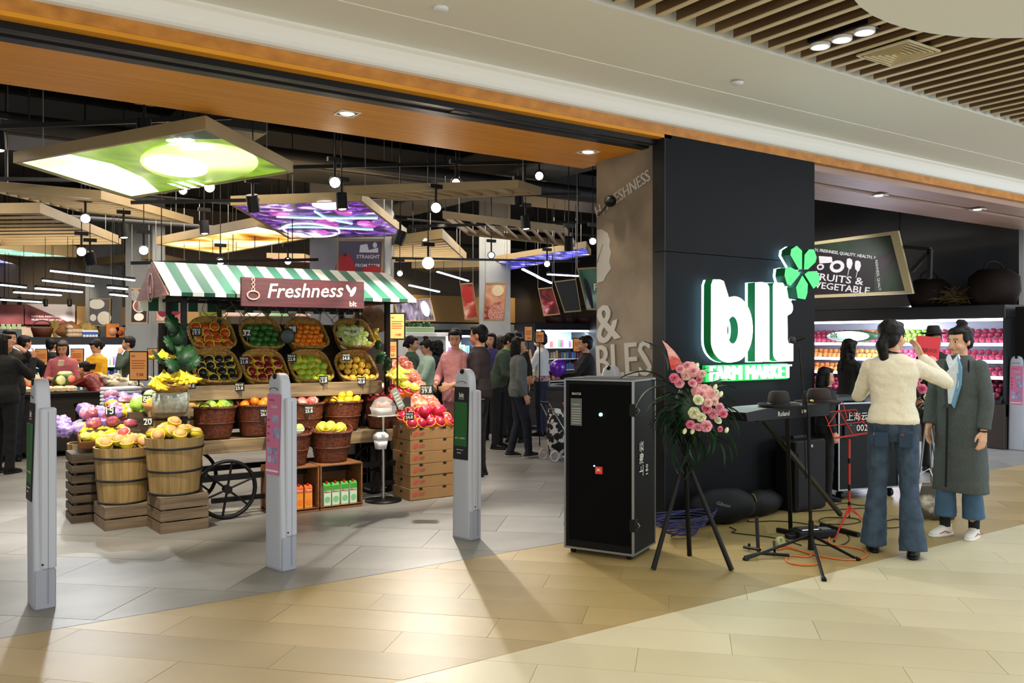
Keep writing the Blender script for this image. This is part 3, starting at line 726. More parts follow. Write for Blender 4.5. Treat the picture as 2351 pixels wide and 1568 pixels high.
kind('redap', 'red_apple', .043, fm('dark_red_skin', '#5c0b12', '#8f1a1e', .2), yn)
kind('greenap', 'green_apple', .040, fm('green_apple_skin', '#76a324', '#9ec13c', .22), yn)
kind('quince', 'yellow_pear', .036, fm('golden_skin', '#d8a62a', '#e5bc42', .35), None, True)
kind('peach', 'peach', .048, fm('peach_skin', '#d98f4e', '#e5b37a', .6, ns=14), yn)
kind('mango', 'yellow_mango', .046, fm('mango_skin', '#e2a412', '#efbb2a', .4), yn, longer=1.1)
kind('custard', 'custard_apple', .058, fm('custard_skin', '#5d8a2e', '#93b746', .6, ns=30, bump=.8, bs=40), gn)
kind('bigor', 'large_orange', .043, orange_m)
kind('pinkp', 'pink_peach', .046, fm('rosy_skin', '#d2384a', '#ea7a63', .4, ns=12), pn)
kind('lemon', 'lemon', .038, fm('lemon_peel', '#dba512', '#e9c32e', .35), None, longer=1.1)
kind('pear', 'green_pear', .043, fm('pear_skin', '#97b552', '#b5c878', .4), wn, longer=1.25)
kind('pomelo', 'yellow_green_mango', .047, fm('yellow_green_skin', '#b5b434', '#ccc24a', .4), yn, longer=1.1)
kind('dragon', 'dragon_fruit', .052, fm('crimson_skin', '#8f1230', '#b81f3c', .3), on_, longer=1.12)
kind('apple', 'red_apple', .042, fm('red_apple_skin', '#8c1418', '#b8332a', .25), None)
def put(key, M, label, cat, group, scale=1, netted=True):
    name, me, r, net, st = FR[key]
    o = bpy.data.objects.new(name, me); COL.objects.link(o)
    loc, q, s = M.decompose(); o.location = loc; o.rotation_euler = q.to_euler(); o.scale = (scale,)*3
    tag(o, label, cat, group)
    if net and netted:
        inst('foam_net', net, o, rot=(RN.uniform(-.35, .35), RN.uniform(-.35, .35), RN.uniform(0, 6)))
    if st: inst('calyx', st, o)
    return o
def heap(c, rad, key, label, cat, group, dome=.07, tilt=0, sq=1.0, netted=True, scale=1, zoff=0, sp=1.0, liner=None):
    "fruit heaped in a round vessel, c = centre of the rim"
    r = FR[key][2]*scale; c = V(c); step = r*2.02*sp; k = 0
    ny = int(rad/step)+2
    for j in range(-ny, ny+1):
        for i in range(-ny, ny+1):
            x = (i+(j % 2)*.5)*step+RN.uniform(-.003, .003); y = j*step*.87+RN.uniform(-.003, .003)
            q = math.hypot(x, y)
            if q > rad-r*.75: continue
            z = dome*(1-(q/rad)**2)+RN.uniform(-.006, .01)+zoff
            M = Matrix.Translation(c+V((x, y, z))) @ Matrix.Rotation(RN.uniform(-.6, .6)+.45, 4, 'X') @ Matrix.Rotation(RN.uniform(-.6, .6), 4, 'Y') @ Matrix.Rotation(RN.uniform(0, 6), 4, 'Z')
            w_ = ', on top' if q < rad*.42 else (', front rim' if y < -abs(x) else (', back rim' if y > abs(x) else (', gable-side rim' if x < 0 else ', aisle-side rim')))
            put(key, M, label+w_, cat, group, scale, netted); k += 1
    return k
# --- wicker ---
wick = mat('tan_wicker', '#bd9348', .6, ns=40, na=0, col2='#8f6a2c', bump=.4, bs=160)
brownw = mat('brown_wicker', '#6b3318', .5, ns=45, na=0, col2='#3f1b0c', bump=.4, bs=160)
def tray_parts():
    W, Dp, H = .20, .175, .13; n = 72
    b = MB(); rows = 15; vs = []; fs = []
    for k in range(rows):
        f = k/(rows-1); s = .74+.26*f**.8
        for i in range(n):
            t = 2*PI*i/n; c_, s_ = math.cos(t), math.sin(t); e = .62
            wv = .0028*math.sin(n/4*t+PI*(k % 2))+(.002 if k % 2 else 0)
            hh = H*(1+.55*max(0, s_)**1.5)
            vs.append(((W*s+wv)*math.copysign(abs(c_)**e, c_), (Dp*s+wv)*math.copysign(abs(s_)**e, s_), -H+f*hh))
    for k in range(rows-1):
        for i in range(n): fs.append((k*n+i, k*n+(i+1) % n, (k+1)*n+(i+1) % n, (k+1)*n+i))
    fs.append(tuple(range(n-1, -1, -1))); b.add(vs, fs, 0, True)
    rim = MB()
    for ph in (0, 2*PI/3, 4*PI/3):
        pts = []
        for i in range(96):
            t = 2*PI*i/96; c_, s_ = math.cos(t), math.sin(t); e = .62
            a = t*16+ph; hh = H*.55*max(0, s_)**1.5
            k_ = 1+.045*math.cos(a)
            pts.append((W*k_*math.copysign(abs(c_)**e, c_), Dp*k_*math.copysign(abs(s_)**e, s_), hh+.007*math.sin(a)))
        rim.tube(pts, .0065, 5, closed=True)
    return b.mesh('basket_wall', wick), rim.mesh('braided_rim', wick)
tw, trm = tray_parts()
def round_parts(R0, R1, H, m, nm=64, rows=18):
    prof = [(R0+(R1-R0)*(k/(rows-1))**.8, H*k/(rows-1)) for k in range(rows)]
    wall = MB().lathe([(R0*.2, .004)]+prof, nm, mod=lambda t, k, r: (.0035*math.sin(nm/4*t+PI*(k % 2))+(.003 if k % 2 else 0)) if k else 0)
    rim = MB()
    for ph in (0, 2*PI/3, 4*PI/3):
        rim.tube([((R1+.008*math.cos(t*18+ph))*math.cos(t), (R1+.008*math.cos(t*18+ph))*math.sin(t), H+.008*math.sin(t*18+ph)) for t in [2*PI*i/90 for i in range(90)]], .0075, 5, closed=True)
    hd = MB()
    for sg_ in (0, 1.5):
        hd.tube([(R1+.012+.004*math.sin(i*2+sg_), .05*math.cos(PI*i/12), H+.045*math.sin(PI*i/12)+.003*math.cos(i*2+sg_)) for i in range(13)], .007, 5)
    band = MB().tube([((R0+(R1-R0)*.55+.006)*math.cos(t), (R0+(R1-R0)*.55+.006)*math.sin(t), H*.5) for t in [2*PI*i/60 for i in range(60)]], .006, 5, closed=True)
    return wall.mesh('basket_wall', m), rim.mesh('braided_rim', m), hd.mesh('handle', m), band.mesh('woven_band', m)
RB = round_parts(.135, .185, .27, brownw)
def round_basket(c, label, group=None, rz=.5, s=1):
    t = thing('wicker_basket', label, 'basket', c, rz, group)
    inst('basket_wall', RB[0], t); inst('braided_rim', RB[1], t); inst('woven_band', RB[3], t)
    inst('handle', RB[2], t); inst('handle', RB[2], t, rot=(0, 0, PI)); t.scale = (s,)*3
    return t
# --- cart ---
YS = 7.3
oldwood = wood('grey_plank', '#8a7657', '#5d4d36', (1.2, 14, 14), .6, .3)
cart = thing('market_cart', 'black wheeled market cart with green and white striped awning and plank shelves', 'cart', (2.7, 7.7, 0))
eL, eR = PY(390, 677, 7.12), PY(955, 684, 7.12); ez = (eL.z+eR.z)/2
rL, rR = PY(352, 604, 7.72), PY(892, 626, 7.72); rz_ = (rL.z+rR.z)/2
x0, x1 = eL.x, eR.x; yf, yr, yb_ = 7.12, 7.72, 8.34
gcan = mat('awning_green', '#1f6b57', .7); wcan = mat('awning_white', '#e9ece2', .7)
NS = 25; b = MB()
def slab(b, q, mi, th=.006):
    n = (q[1]-q[0]).cross(q[3]-q[0]).normalized()*th
    b.add(q+[p+n for p in q], [(3,2,1,0),(4,5,6,7),(0,1,5,4),(1,2,6,5),(2,3,7,6),(3,0,4,7)], mi)
for k in range(NS):
    a, c = x0+(x1-x0)*k/NS, x0+(x1-x0)*(k+1)/NS; mi = k % 2
    slab(b, [V((a, yf, ez)), V((c, yf, ez)), V((c, yr, rz_)), V((a, yr, rz_))], mi)
    slab(b, [V((a, yr, rz_)), V((c, yr, rz_)), V((c, yb_, ez)), V((a, yb_, ez))], mi)
b.build('canopy', [wcan, gcan], cart, world=True)
b = MB()
for k in range(NS):
    a, c = x0+(x1-x0)*k/NS, x0+(x1-x0)*(k+1)/NS; mi = k % 2
    b.box((a, yb_, ez-.10), (c, yb_+.005, ez+.004), mi); b.box((a, yb_+.0, ez-.11), (c, yb_+.008, ez-.10), mi)
b2 = MB()
for k in range(NS):
    a, c = x0+(x1-x0)*k/NS, x0+(x1-x0)*(k+1)/NS; b2.box((a, yf-.004, ez-.025), (c, yf+.001, ez+.004), k % 2)
b2.build('valance', [wcan, mat('awning_green_dark', '#0d4433', .7)], cart, world=True)
b.build('valance', [wcan, mat('awning_green_dark', '#0d4433', .7)], cart, world=True)
pinkwood = mat('pink_stained_board', '#7d4a4a', .6, ns=1.6, na=0, col2='#94605c', stretch=(1, 2, 22))
g = MB().prism([(x0-.004, yf, ez-.02), (x0-.004, yr, rz_), (x0-.004, yb_, ez-.02)], (-.012, 0, 0)).build('gable', pinkwood, cart, world=True)
gl = mat('faded_print', '#c9a3a0', .6)
gc = V((x0-.018, yr+.02, ez+.07))
MB().tube([gc+V((0, .10*math.cos(a), .12*math.sin(a))) for a in [2*PI*i/24 for i in range(24)]], .0035, 4, closed=True).build('logo_ring', gl, g, world=True)
text('blt', gl, g, gc+V((0, .05, -.05)), (0, -1, 0), (0, 0, 1), width=.09, ex=.002, bold=.02)
MB().prism([(x1+.004, yf, ez-.02), (x1+.004, yr, rz_), (x1+.004, yb_, ez-.02)], (.012, 0, 0)).build('gable', pinkwood, cart, world=True)
for (x, y) in ((PY(422, 700, 7.50).x, 7.50), (PY(387, 700, 8.28).x, 8.28), (PY(889, 700, 7.6).x, 7.6), (x1-.25, 8.28)):
    MB().box((x-.022, y-.022, .30), (x+.022, y+.022, ez+.12)).build('post', black, cart, world=True)
for y in (7.50, 8.28): MB().box((x0+.2, y-.015, ez-.03), (x1-.2, y+.015, ez)).build('rail', black, cart, world=True)
MB().box((x0+.2, 7.4, ez-.03), (x0+.225, 8.28, ez)).build('rail', black, cart, world=True)
MB().box((PY(505, 700, 8.1).x, 8.12, 1.78), (PY(835, 700, 8.1).x, 8.15, 1.84)).build('rail', black, cart, world=True)
for u in (508, 826): p = PY(u, 700, 8.1); MB().box((p.x-.018, 8.15, .7), (p.x+.018, 8.18, 1.95)).build('post', black, cart, world=True)
# shelves: planks
pxl = PY(408, 900, 7.58).x; pxr = PY(875, 900, 7.58).x
zu0, zu1 = PY(600, 914, 7.58).z, PY(600, 882, 7.58).z
MB().bbox((pxl, 7.56, zu0), (pxr, 7.59, zu1), .003).build('shelf_plank', oldwood, cart, world=True)
pxl2 = PY(430, 1000, 7.46).x; pxr2 = PY(912, 1000, 7.46).x
zl1, zl0 = PY(458, 1013, 7.46).z, PY(458, 1044, 7.46).z
MB().bbox((pxl2, 7.44, zl0), (pxr2, 7.47, zl1), .003).build('shelf_plank', oldwood, cart, world=True)
for k in range(5): MB().box((pxl2, 7.48+k*.12, zl1-.03), (pxr2, 7.59+k*.12, zl1-.008)).build('shelf_board', oldwood, cart, world=True)
darkw = wood('dark_plank', '#2f251b', '#1d1712', (1.2, 14, 14), .7, .2)
MB().box((pxl, 7.59, zu1-.04), (pxr, 8.2, zu1-.02)).build('shelf_board', darkw, cart, world=True)
MB().box((pxl, 7.92, zu1-.02), (pxr, 7.95, zu1+.20)).build('riser', darkw, cart, world=True)
MB().box((pxl, 7.95, zu1+.18), (pxr, 8.35, zu1+.20)).build('shelf_board', darkw, cart, world=True)
MB().box((pxl, 8.30, zl1), (pxr, 8.33, zu1+.55)).build('back_board', darkw, cart, world=True)
for x in (pxl+.1, (pxl+pxr)/2, pxr-.1): 
    MB().box((x-.025, 7.9, .30), (x+.025, 7.95, zu1-.04)).build('upright', black, cart, world=True)
for y in (7.4, 8.0): MB().box((1.8, y-.02, .30), (3.9, y+.02, .35)).build('chassis_rail', black, cart, world=True)
MB().box((2.0, 7.36, .12), (3.7, 7.40, .16)).build('chassis_rail', black, cart, world=True)
MB().box((3.85, 7.3, .02), (3.89, 7.35, .6)).build('leg', black, cart, world=True)
MB().box((1.75, 7.9, .02), (1.79, 7.95, .6)).build('leg', black, cart, world=True)
def wheel(c, r):
    w_ = MB().tube([c+V((r*math.cos(a), 0, r*math.sin(a))) for a in [2*PI*i/36 for i in range(36)]], .016, 6, closed=True)
    w_.tube([c+V((r*math.cos(a), .02, r*math.sin(a))) for a in [2*PI*i/36 for i in range(36)]], .014, 6, closed=True)
    o = w_.build('wheel', black, cart, world=True)
    MB().cone(c+V((0, -.03, 0)), c+V((0, .04, 0)), .035, n=14).build('hub', black, o, world=True)
    for k in range(6):
        a = 2*PI*k/6+.35; MB().cone(c, c+V((r*math.cos(a), 0, r*math.sin(a))), .010, n=6).build('spoke', black, o, world=True)
wheel(V((2.09, 7.24, .25)), .235); wheel(V((3.62, 7.62, .25)), .235); wheel(V((2.0, 8.1, .25)), .235)
# net draped over the rail
rope = mat('twine', '#6b5d42', .8)
b = MB()
for k in range(26):
    xa = 2.15+k*.065; pts = []
    for i in range(9):
        f = i/8; s_ = (1 if k % 2 else -1)
        pts.append((xa+s_*.045*math.sin(f*PI*2), 8.10-.08*f, 1.86-.20*f-.04*math.sin(f*PI+k)))
    b.tube(pts, .0035, 4)
stuff(b.build('rope_net', rope, cart, world=True))
# --- Freshness sign board ---
q = [PY(555, 637, 7.06), PY(838, 646, 7.06), PY(833, 706, 7.06), PY(550, 707, 7.06)]
sx0, sx1 = (q[0].x+q[3].x)/2, (q[1].x+q[2].x)/2; sz0, sz1 = (q[2].z+q[3].z)/2, (q[0].z+q[1].z)/2
sb = thing('stall_sign', 'maroon wooden sign board reading Freshness hung on the awning front', 'sign', ((sx0+sx1)/2, 7.06, sz0))
maroon = mat('maroon_board', '#4a1820', .6, ns=2.2, na=0, col2='#2e0e14', stretch=(1, 1, 16), detail=7)
MB().bbox((sx0, 7.05, sz0), (sx1, 7.08, sz1), .004).build('board', maroon, sb, world=True)
W_ = sx1-sx0; H_ = sz1-sz0
pale = mat('sign_paint', '#b5aba6', .6)
text('Freshness', pale, sb, (sx0+W_*.20, 7.049, sz0+H_*.30), (1, 0, .04), (0, 0, 1), width=W_*.62, height=H_*.50, shear=.25, bold=.012, ex=.002)
text('blt', pale, sb, (sx0+W_*.87, 7.049, sz0+H_*.08), (1, 0, 0), (0, 0, 1), width=W_*.06, ex=.002, bold=.015)
for (cx2, cz2, rr, an) in ((.86, .72, .055, .5), (.90, .62, .07, -.5)):
    pts = [(sx0+W_*cx2+math.cos(a+0)*rr*.55*H_*6*.35*math.cos(an)-math.sin(a)*rr*H_*3*math.sin(an), 7.048, sz0+H_*cz2+math.sin(a)*rr*H_*3*math.cos(an)+math.cos(a)*rr*.55*H_*6*.35*math.sin(an)) for a in [2*PI*i/14 for i in range(14)]]
    MB().prism(pts, (0, -.002, 0)).build('leaf_print', pale, sb, world=True)
rp = mat('rope_print', '#a9837a', .7)
b = MB()
for ph in (0, PI): b.tube([(sx0+W_*(.09+.012*math.sin(i*1.1+ph)), 7.046, sz1-H_*(.02+.055*i)) for i in range(10)], .005, 5)
b.build('rope_picture', rp, sb, world=True)
MB().tube([(sx0+W_*.09+.05*math.cos(a), 7.046, sz0+H_*.38+.035*math.sin(a)) for a in [2*PI*i/20 for i in range(20)]], .008, 5, closed=True).build('rope_knot_picture', rp, sb, world=True)
# --- tilted trays of fruit ---
tagn = 0
def price(u, v, Y, txt, label, w=.085, h=.075, rot=0, line2=True, d=None, bg=None, fg=None, up=0):
    p = PY(u, v, Y) if d is None else D(u, v, d)
    t = thing('price_tag', label, 'price tag', p, yaw(180)+PI+rot)
    MB().bbox((-w/2, -.002, -h/2), (w/2, .002, h/2), .0008).build('board', bg or board, t)
    text(txt, fg or chalk, t, t.matrix_basis @ V((-w*.40, -.003, -h*.36)), t.matrix_basis.to_3x3() @ V((1, 0, .05)), (0, 0, 1), width=w*.78, ex=.0008, bold=.01)
    if line2:
        text('特級水果', fg or chalk, t, t.matrix_basis @ V((-w*.42, -.003, h*.12)), t.matrix_basis.to_3x3() @ V((1, 0, .0)), (0, 0, 1), width=w*.8, height=h*.26, ex=.0008)
    MB().cone((0, .004, -h/2), (0, .01, -h/2-.05-up), .0025, n=5).build('stem', rodm, t)
    return t
tilt = math.radians(40)
rows_ = [
 (770, 8.06, [(487, 'blood', 4, 4, 'first wicker tray of the top row, holding blood oranges in yellow foam', 'blood orange in yellow foam in the top tray nearest the gable', 'blood oranges in the top tray', 'orange'),
              (602, 'green', 5, 4, 'second wicker tray of the top row, holding deep green avocados', 'deep green avocado in the second tray of the top row', 'green avocados in the top tray', 'avocado'),
              (705, 'orange', 6, 5, 'third wicker tray of the top row, holding small oranges', 'small bright orange in the third tray of the top row', 'small oranges in the top tray', 'orange'),
              (813, 'lime', 5, 4, 'last wicker tray of the top row, holding pale green guavas', 'pale green guava in the last tray of the top row', 'guavas in the top tray', 'guava')]),
 (845, 7.74, [(497, 'plum', 4, 4, 'first wicker tray of the lower row, holding black plums in yellow foam', 'glossy black plum in yellow foam on the lower row of trays', 'black plums in the lower tray', 'plum'),
              (607, 'redap', 4, 4, 'second wicker tray of the lower row, holding dark red apples', 'dark red apple in yellow foam on the lower row of trays', 'dark red apples in the lower tray', 'apple'),
              (714, 'greenap', 5, 4, 'third wicker tray of the lower row, holding shiny green apples', 'shiny green apple in yellow foam on the lower row of trays', 'green apples in the lower tray', 'apple'),
              (818, 'quince', 5, 4, 'last wicker tray of the lower row, holding golden pears', 'round golden pear in the last tray of the lower row', 'golden pears in the lower tray', 'pear')])]
for v, Y, L in rows_:
    for (u, key, nc, nr, lab, fl, fg, cat) in L:
        c = PY(u, v, Y)
        M = Matrix.Translation(c) @ Matrix.Rotation(tilt, 4, 'X')
        t = thing('wicker_tray', lab, 'basket', c); t.rotation_euler = (tilt, 0, 0)
        inst('basket_wall', tw, t); inst('braided_rim', trm, t)
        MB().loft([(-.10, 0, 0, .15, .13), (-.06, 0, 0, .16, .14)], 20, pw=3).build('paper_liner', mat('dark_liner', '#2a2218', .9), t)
        r = FR[key][2]
        for j in range(nr):
            n_ = nc-(j % 2 if nc > 4 else 0)
            for i in range(n_):
                x = (i-(n_-1)/2)*(.34/nc)+RN.uniform(-.004, .004); y = (j-(nr-1)/2)*(.29/nr)+RN.uniform(-.004, .004)
                z = -.035+.03*(j/(nr-1))+RN.uniform(-.006, .006)+(.012 if (i+j) % 2 else 0)
                put(key, M @ Matrix.Translation(V((x, y, z))) @ Matrix.Rotation(RN.uniform(-.5, .5), 4, 'X') @ Matrix.Rotation(RN.uniform(-.5, .5), 4, 'Y'), fl.split(' in the ')[0].split(' on the ')[0]+', %s row of its %s tray, %s' % (['front', 'second', 'third', 'back', 'rearmost'][j], 'upper' if v == 770 else 'lower', ['gable end', 'second along', 'third along', 'fourth along', 'fifth along', 'sixth along'][i]), cat, fg)
# --- brown baskets on the lower shelf and on the crates ---
zs = zl1+.002
BK = [(491, 7.64, 'custard', 'brown wicker basket of knobbly green custard apples in lime nets', 'knobbly green custard apple in lime foam net', 'custard apples in the brown basket', 'custard apple', .05),
      (590, 7.64, 'bigor', 'brown wicker basket of large oranges on the lower shelf', 'large orange heaped in brown basket on the lower shelf', 'large oranges in the brown basket', 'orange', .07),
      (697, 7.64, 'pinkp', 'brown wicker basket of rosy peaches beside the middle gate post', 'rosy peach in pale foam net in brown basket', 'rosy peaches in the brown basket', 'peach', .05),
      (786, 7.64, 'lemon', 'brown wicker basket of lemons on the lower shelf', 'lemon heaped in brown basket on the lower shelf', 'lemons in the brown basket', 'lemon', .06),
      (880, 7.64, 'apple', 'brown wicker basket of red apples behind the sample stand', 'red apple in brown basket behind the sample stand', 'red apples in the brown basket', 'apple', .05)]
for (u, Y, key, lab, fl, fg, cat, dm_) in BK:
    c = PY(u, 950, Y); c.z = zs
    round_basket(c, lab, rz=RN.uniform(0, 3))
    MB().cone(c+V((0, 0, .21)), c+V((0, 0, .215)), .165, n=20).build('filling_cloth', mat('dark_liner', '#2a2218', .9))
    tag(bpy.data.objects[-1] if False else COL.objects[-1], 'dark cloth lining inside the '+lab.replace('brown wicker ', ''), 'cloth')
    heap(c+V((0, 0, .255)), .185, key, fl, cat, fg, dm_)
    if key in ('lemon',): heap(c+V((0, 0, .31)), .11, key, fl, cat, fg, .04)
cratew = wood('crate_wood', '#8a5a30', '#6b4221', (1.2, 14, 14), .6, .25)
def open_crate(c, w_, d_, h_, label):
    t = thing('wooden_crate', label, 'crate', c); th = .014
    for n_, lo, hi in (('top_board', (-w_/2, 0, h_-th), (w_/2, d_, h_)), ('bottom_board', (-w_/2, 0, .02), (w_/2, d_, .02+th)),
                       ('side_board', (-w_/2, 0, 0), (-w_/2+th, d_, h_-th)), ('side_board', (w_/2-th, 0, 0), (w_/2, d_, h_-th)), ('back_board', (-w_/2+th, d_-th, .03), (w_/2-th, d_, h_-th)),
                       ('front_lip', (-w_/2+th, 0, 0), (w_/2-th, .012, .035)), ('front_rail', (-w_/2+th, 0, h_-.05), (w_/2-th, .012, h_-th))):
        if n_ == 'front_rail': continue
        MB().bbox(lo, hi, .002).build(n_, cratew, t)
    return t
cL, cR = G(736, 1173), G(825, 1160)
crates = []
cw = .40
cA = V(((cL.x+cR.x)/2, 7.12, 0)); cB = V((cA.x-cw-.01, 7.12, 0))
open_crate(cA, cw, .36, .40, 'open wooden crate with four green juice cartons')
open_crate(cB, cw, .36, .40, 'open wooden crate with orange juice cartons behind the middle gate post')
def carton(c, body, band, pic, brand, label, group, rz=0):
    t = thing('juice_carton', label, 'juice carton', c, rz, group); w_, h_ = .068, .20
    MB().bbox((-w_/2, -w_/2, 0), (w_/2, w_/2, h_-.02), .002).build('carton_body', body, t)
    MB().add([(-w_/2, -w_/2, h_-.02), (w_/2, -w_/2, h_-.02), (w_/2, w_/2, h_-.02), (-w_/2, w_/2, h_-.02), (-w_/2, -.002, h_), (w_/2, -.002, h_), (w_/2, .002, h_), (-w_/2, .002, h_)], [(0,1,5,4),(2,3,7,6),(1,2,6,5),(3,0,4,7),(4,5,6,7)]).build('gable_top', band, t)
    MB().cone((0, -.012, h_-.012), (0, -.014, h_+.012), .011, n=12).build('cap', mat('cap_red', '#b9261c', .4), t)
    MB().box((-w_/2+.001, -w_/2-.0012, h_-.065), (w_/2-.001, -w_/2-.0002, h_-.022)).build('label_band', band, t)
    b = MB().cone((0, -w_/2-.0004, .055), (0, -w_/2-.0018, .055), .026, n=20); b.build('fruit_picture', pic, t)
    text(brand, redink if brand == 'Malee' else white, t, t.matrix_basis @ V((-w_*.42, -w_/2-.0015, h_-.085 if brand == 'Malee' else h_-.055)), t.matrix_basis.to_3x3() @ V((1, 0, 0)), (0, 0, 1), width=w_*.84, ex=.0006, bold=.01)
    return t
gbody = mat('carton_mint', '#c8dfc4', .4); gband = mat('carton_green', '#3f9a2e', .4); gpic = mat('melon_print', '#7fbf86', .4)
obody = mat('carton_orange', '#e8932f', .4); oband = mat('carton_orange_dark', '#dd5a1a', .4); opic = mat('orange_print', '#f07d12', .4)
rbody = mat('carton_red', '#c03a2c', .4); rpic = mat('pomegranate_print', '#8d1420', .4)
for k in range(4): carton(cA+V((-.125+k*.083, .06, .035)), gbody, gband, gpic, 'Malee', 'green and white juice carton with red cap in the open crate', 'green juice cartons in the crate', RN.uniform(-.06, .06))
for k in range(2): carton(cB+V((.03+k*.083, .06, .035)), obody, oband, opic, 'Tipco', 'orange juice carton with orange picture in the open crate', 'orange juice cartons in the crate', RN.uniform(-.06, .06))
carton(cB+V((-.053, .06, .035)), rbody, rbody, rpic, 'Tipco', 'red juice carton beside the orange ones in the open crate', None)
for (c, key, lab, fl, fg, cat) in ((cA+V((-.02, .20, .401)), 'pomelo', 'brown wicker basket of yellow-green mangoes standing on a wooden crate', 'yellow-green mango in basket standing on the crate', 'mangoes in the basket on the crate', 'mango'),
                                   (cB+V((-.0, .20, .401)), 'pear', 'brown wicker basket of green pears in white nets, on the crate behind the gate post', 'green pear in white foam net in the basket on the crate', 'pears in the basket on the crate', 'pear')):
    round_basket(c, lab, rz=.2); heap(c+V((0, 0, .25)), .18, key, fl, cat, fg, .07)
# --- barrels on crates ---
stv = [wood('stave_%d' % i, a, b_, (14, 14, 1.2), .5, .2) for i, (a, b_) in enumerate((('#a98a55', '#8a6d3f'), ('#b39763', '#927547'), ('#8d6a3a', '#6b4e2a'), ('#9c8250', '#7f663b')))]
hoop = mat('hoop_iron', '#24262b', .5, .4)
def barrel(c, label, R1=.225, R0=.185, H=.45, n=18, sd=1):
    r_ = random.Random(sd); t = thing('wooden_barrel', label, 'barrel', c, .2)
    for k in range(n):
        a0, a1 = 2*PI*k/n+.004, 2*PI*(k+1)/n-.004; vs = []
        for z, R_ in ((0, R0), (H, R1)):
            for rr in (R_, R_-.014):
                for a in (a0, (a0+a1)/2, a1): vs.append((rr*math.cos(a), rr*math.sin(a), z))
        MB().add(vs, [(0,1,7,6),(1,2,8,7),(4,3,9,10),(5,4,10,11),(6,7,10,9),(7,8,11,10),(1,0,3,4),(2,1,4,5),(0,6,9,3),(2,5,11,8)]).build('stave', r_.choice(stv), t)
    for f in (.02, .42, .82):
        R_ = R0+(R1-R0)*f+.002
        MB().lathe([(R_, H*f-.009), (R_+.005, H*f-.008), (R_+.006, H*f+.008), (R_+.001, H*f+.009)], 36).build('hoop', hoop, t)
    MB().cone((0, 0, H-.10), (0, 0, H-.095), R1-.02, n=24).build('inner_lid', darkw, t)
    return t
greyw = wood('weathered_slat', '#7d6a52', '#5f4f3c', (1.2, 14, 14), .65, .3)
def slat_crate(c, w_, d_, n, label, m=greyw, hh=.082, gap=.010, rz=0, name='slatted_crate'):
    t = thing(name, label, 'crate', c, rz)
    for k in range(n):
        z = k*(hh+gap)
        for lo, hi in (((-w_/2, -d_/2, z), (w_/2, -d_/2+.014, z+hh)), ((-w_/2, d_/2-.014, z), (w_/2, d_/2, z+hh)), ((-w_/2, -d_/2+.014, z), (-w_/2+.014, d_/2-.014, z+hh)), ((w_/2-.014, -d_/2+.014, z), (w_/2, d_/2-.014, z+hh))):
            MB().bbox(lo, hi, .002).build('slat', m, t)
    H = n*(hh+gap)-gap
    for k in range(4): MB().bbox((-w_/2, -d_/2+k*(d_/4)+.004, H), (w_/2, -d_/2+(k+1)*(d_/4)-.004, H+.012), .002).build('top_slat', m, t)
    for sx_ in (-1, 1):
        for sy_ in (-1, 1): MB().box((sx_*(w_/2-.03)-.012, sy_*(d_/2-.03)-.012, 0), (sx_*(w_/2-.03)+.012, sy_*(d_/2-.03)+.012, H)).build('corner_post', m, t)
    return t, H+.012
k1 = G(364, 1227); w1 = .37
c1 = V((k1.x+w1/2, k1.y+w1/2, 0)); t_, h1 = slat_crate(c1, w1, w1, 3, 'weathered crate of three slats under the front barrel of peaches', rz=.06)
barrel(c1+V((-.02, .02, h1)), 'wooden barrel of peaches on the taller weathered crate', sd=3)
heap(c1+V((-.02, .02, h1+.45)), .225, 'peach', 'pale peach in yellow foam in the barrel on the taller crate', 'peach', 'peaches in the taller barrel', .06)
heap(c1+V((-.02, .02, h1+.52)), .11, 'peach', 'pale peach in yellow foam in the barrel on the taller crate', 'peach', 'peaches in the taller barrel', .04)
k2 = G(236, 1220); c2 = V((k2.x+w1/2, k2.y+w1/2, 0)); t_, h2 = slat_crate(c2, w1, w1, 2, 'low weathered crate of two slats under the barrel beside the gate post', rz=.06)
barrel(c2+V((-.0, .02, h2)), 'wooden barrel of peaches on the low weathered crate', sd=5)
heap(c2+V((-.0, .02, h2+.45)), .225, 'peach', 'rosy peach in yellow foam in the barrel on the low crate', 'peach', 'peaches in the lower barrel', .07)
heap(c2+V((.0, .02, h2+.53)), .10, 'pinkp', 'rosy peach in yellow foam in the barrel on the low crate', 'peach', 'peaches in the lower barrel', .03)
c3 = PY(402, 960, 7.82); c3.z = 0
t_, h3 = slat_crate(c3, w1, w1, 5, 'tall weathered crate hidden behind the taller barrel, under the mangoes', rz=0)
barrel(c3+V((0, 0, h3)), 'barrel of yellow mangoes lined with brown paper behind the taller barrel', H=.44, sd=8)
MB().lathe([(.19, .36), (.225, .44), (.27, .50), (.25, .46), (.21, .40)], 14, mod=lambda t, k, r: .02*math.sin(5*t) if k in (1, 2, 3) else 0, M=Matrix.Translation(c3+V((0, 0, h3)))).build('paper_wrap', mat('kraft_paper', '#b98f5c', .8)); tag(COL.objects[-1], 'brown wrapping paper folded around the mangoes in the rear barrel', 'paper')
heap(c3+V((0, 0, h3+.46)), .23, 'mango', 'yellow mango in foam in the rear paper lined barrel', 'mango', 'mangoes in the rear barrel', .08, netted=True)
heap(c3+V((0, 0, h3+.55)), .12, 'mango', 'yellow mango in foam in the rear paper lined barrel', 'mango', 'mangoes in the rear barrel', .04, netted=True)
k4 = G(178, 1165); c4 = V((k4.x+.13, k4.y+.20, 0)); t_, h4 = slat_crate(c4, .30, .34, 1, 'lowest crate under the barrel of bagged grapes')
barrel(c4+V((0, 0, h4)), 'wooden barrel of purple bagged grapes, farthest from the cart', R1=.19, R0=.155, H=.46, sd=11)
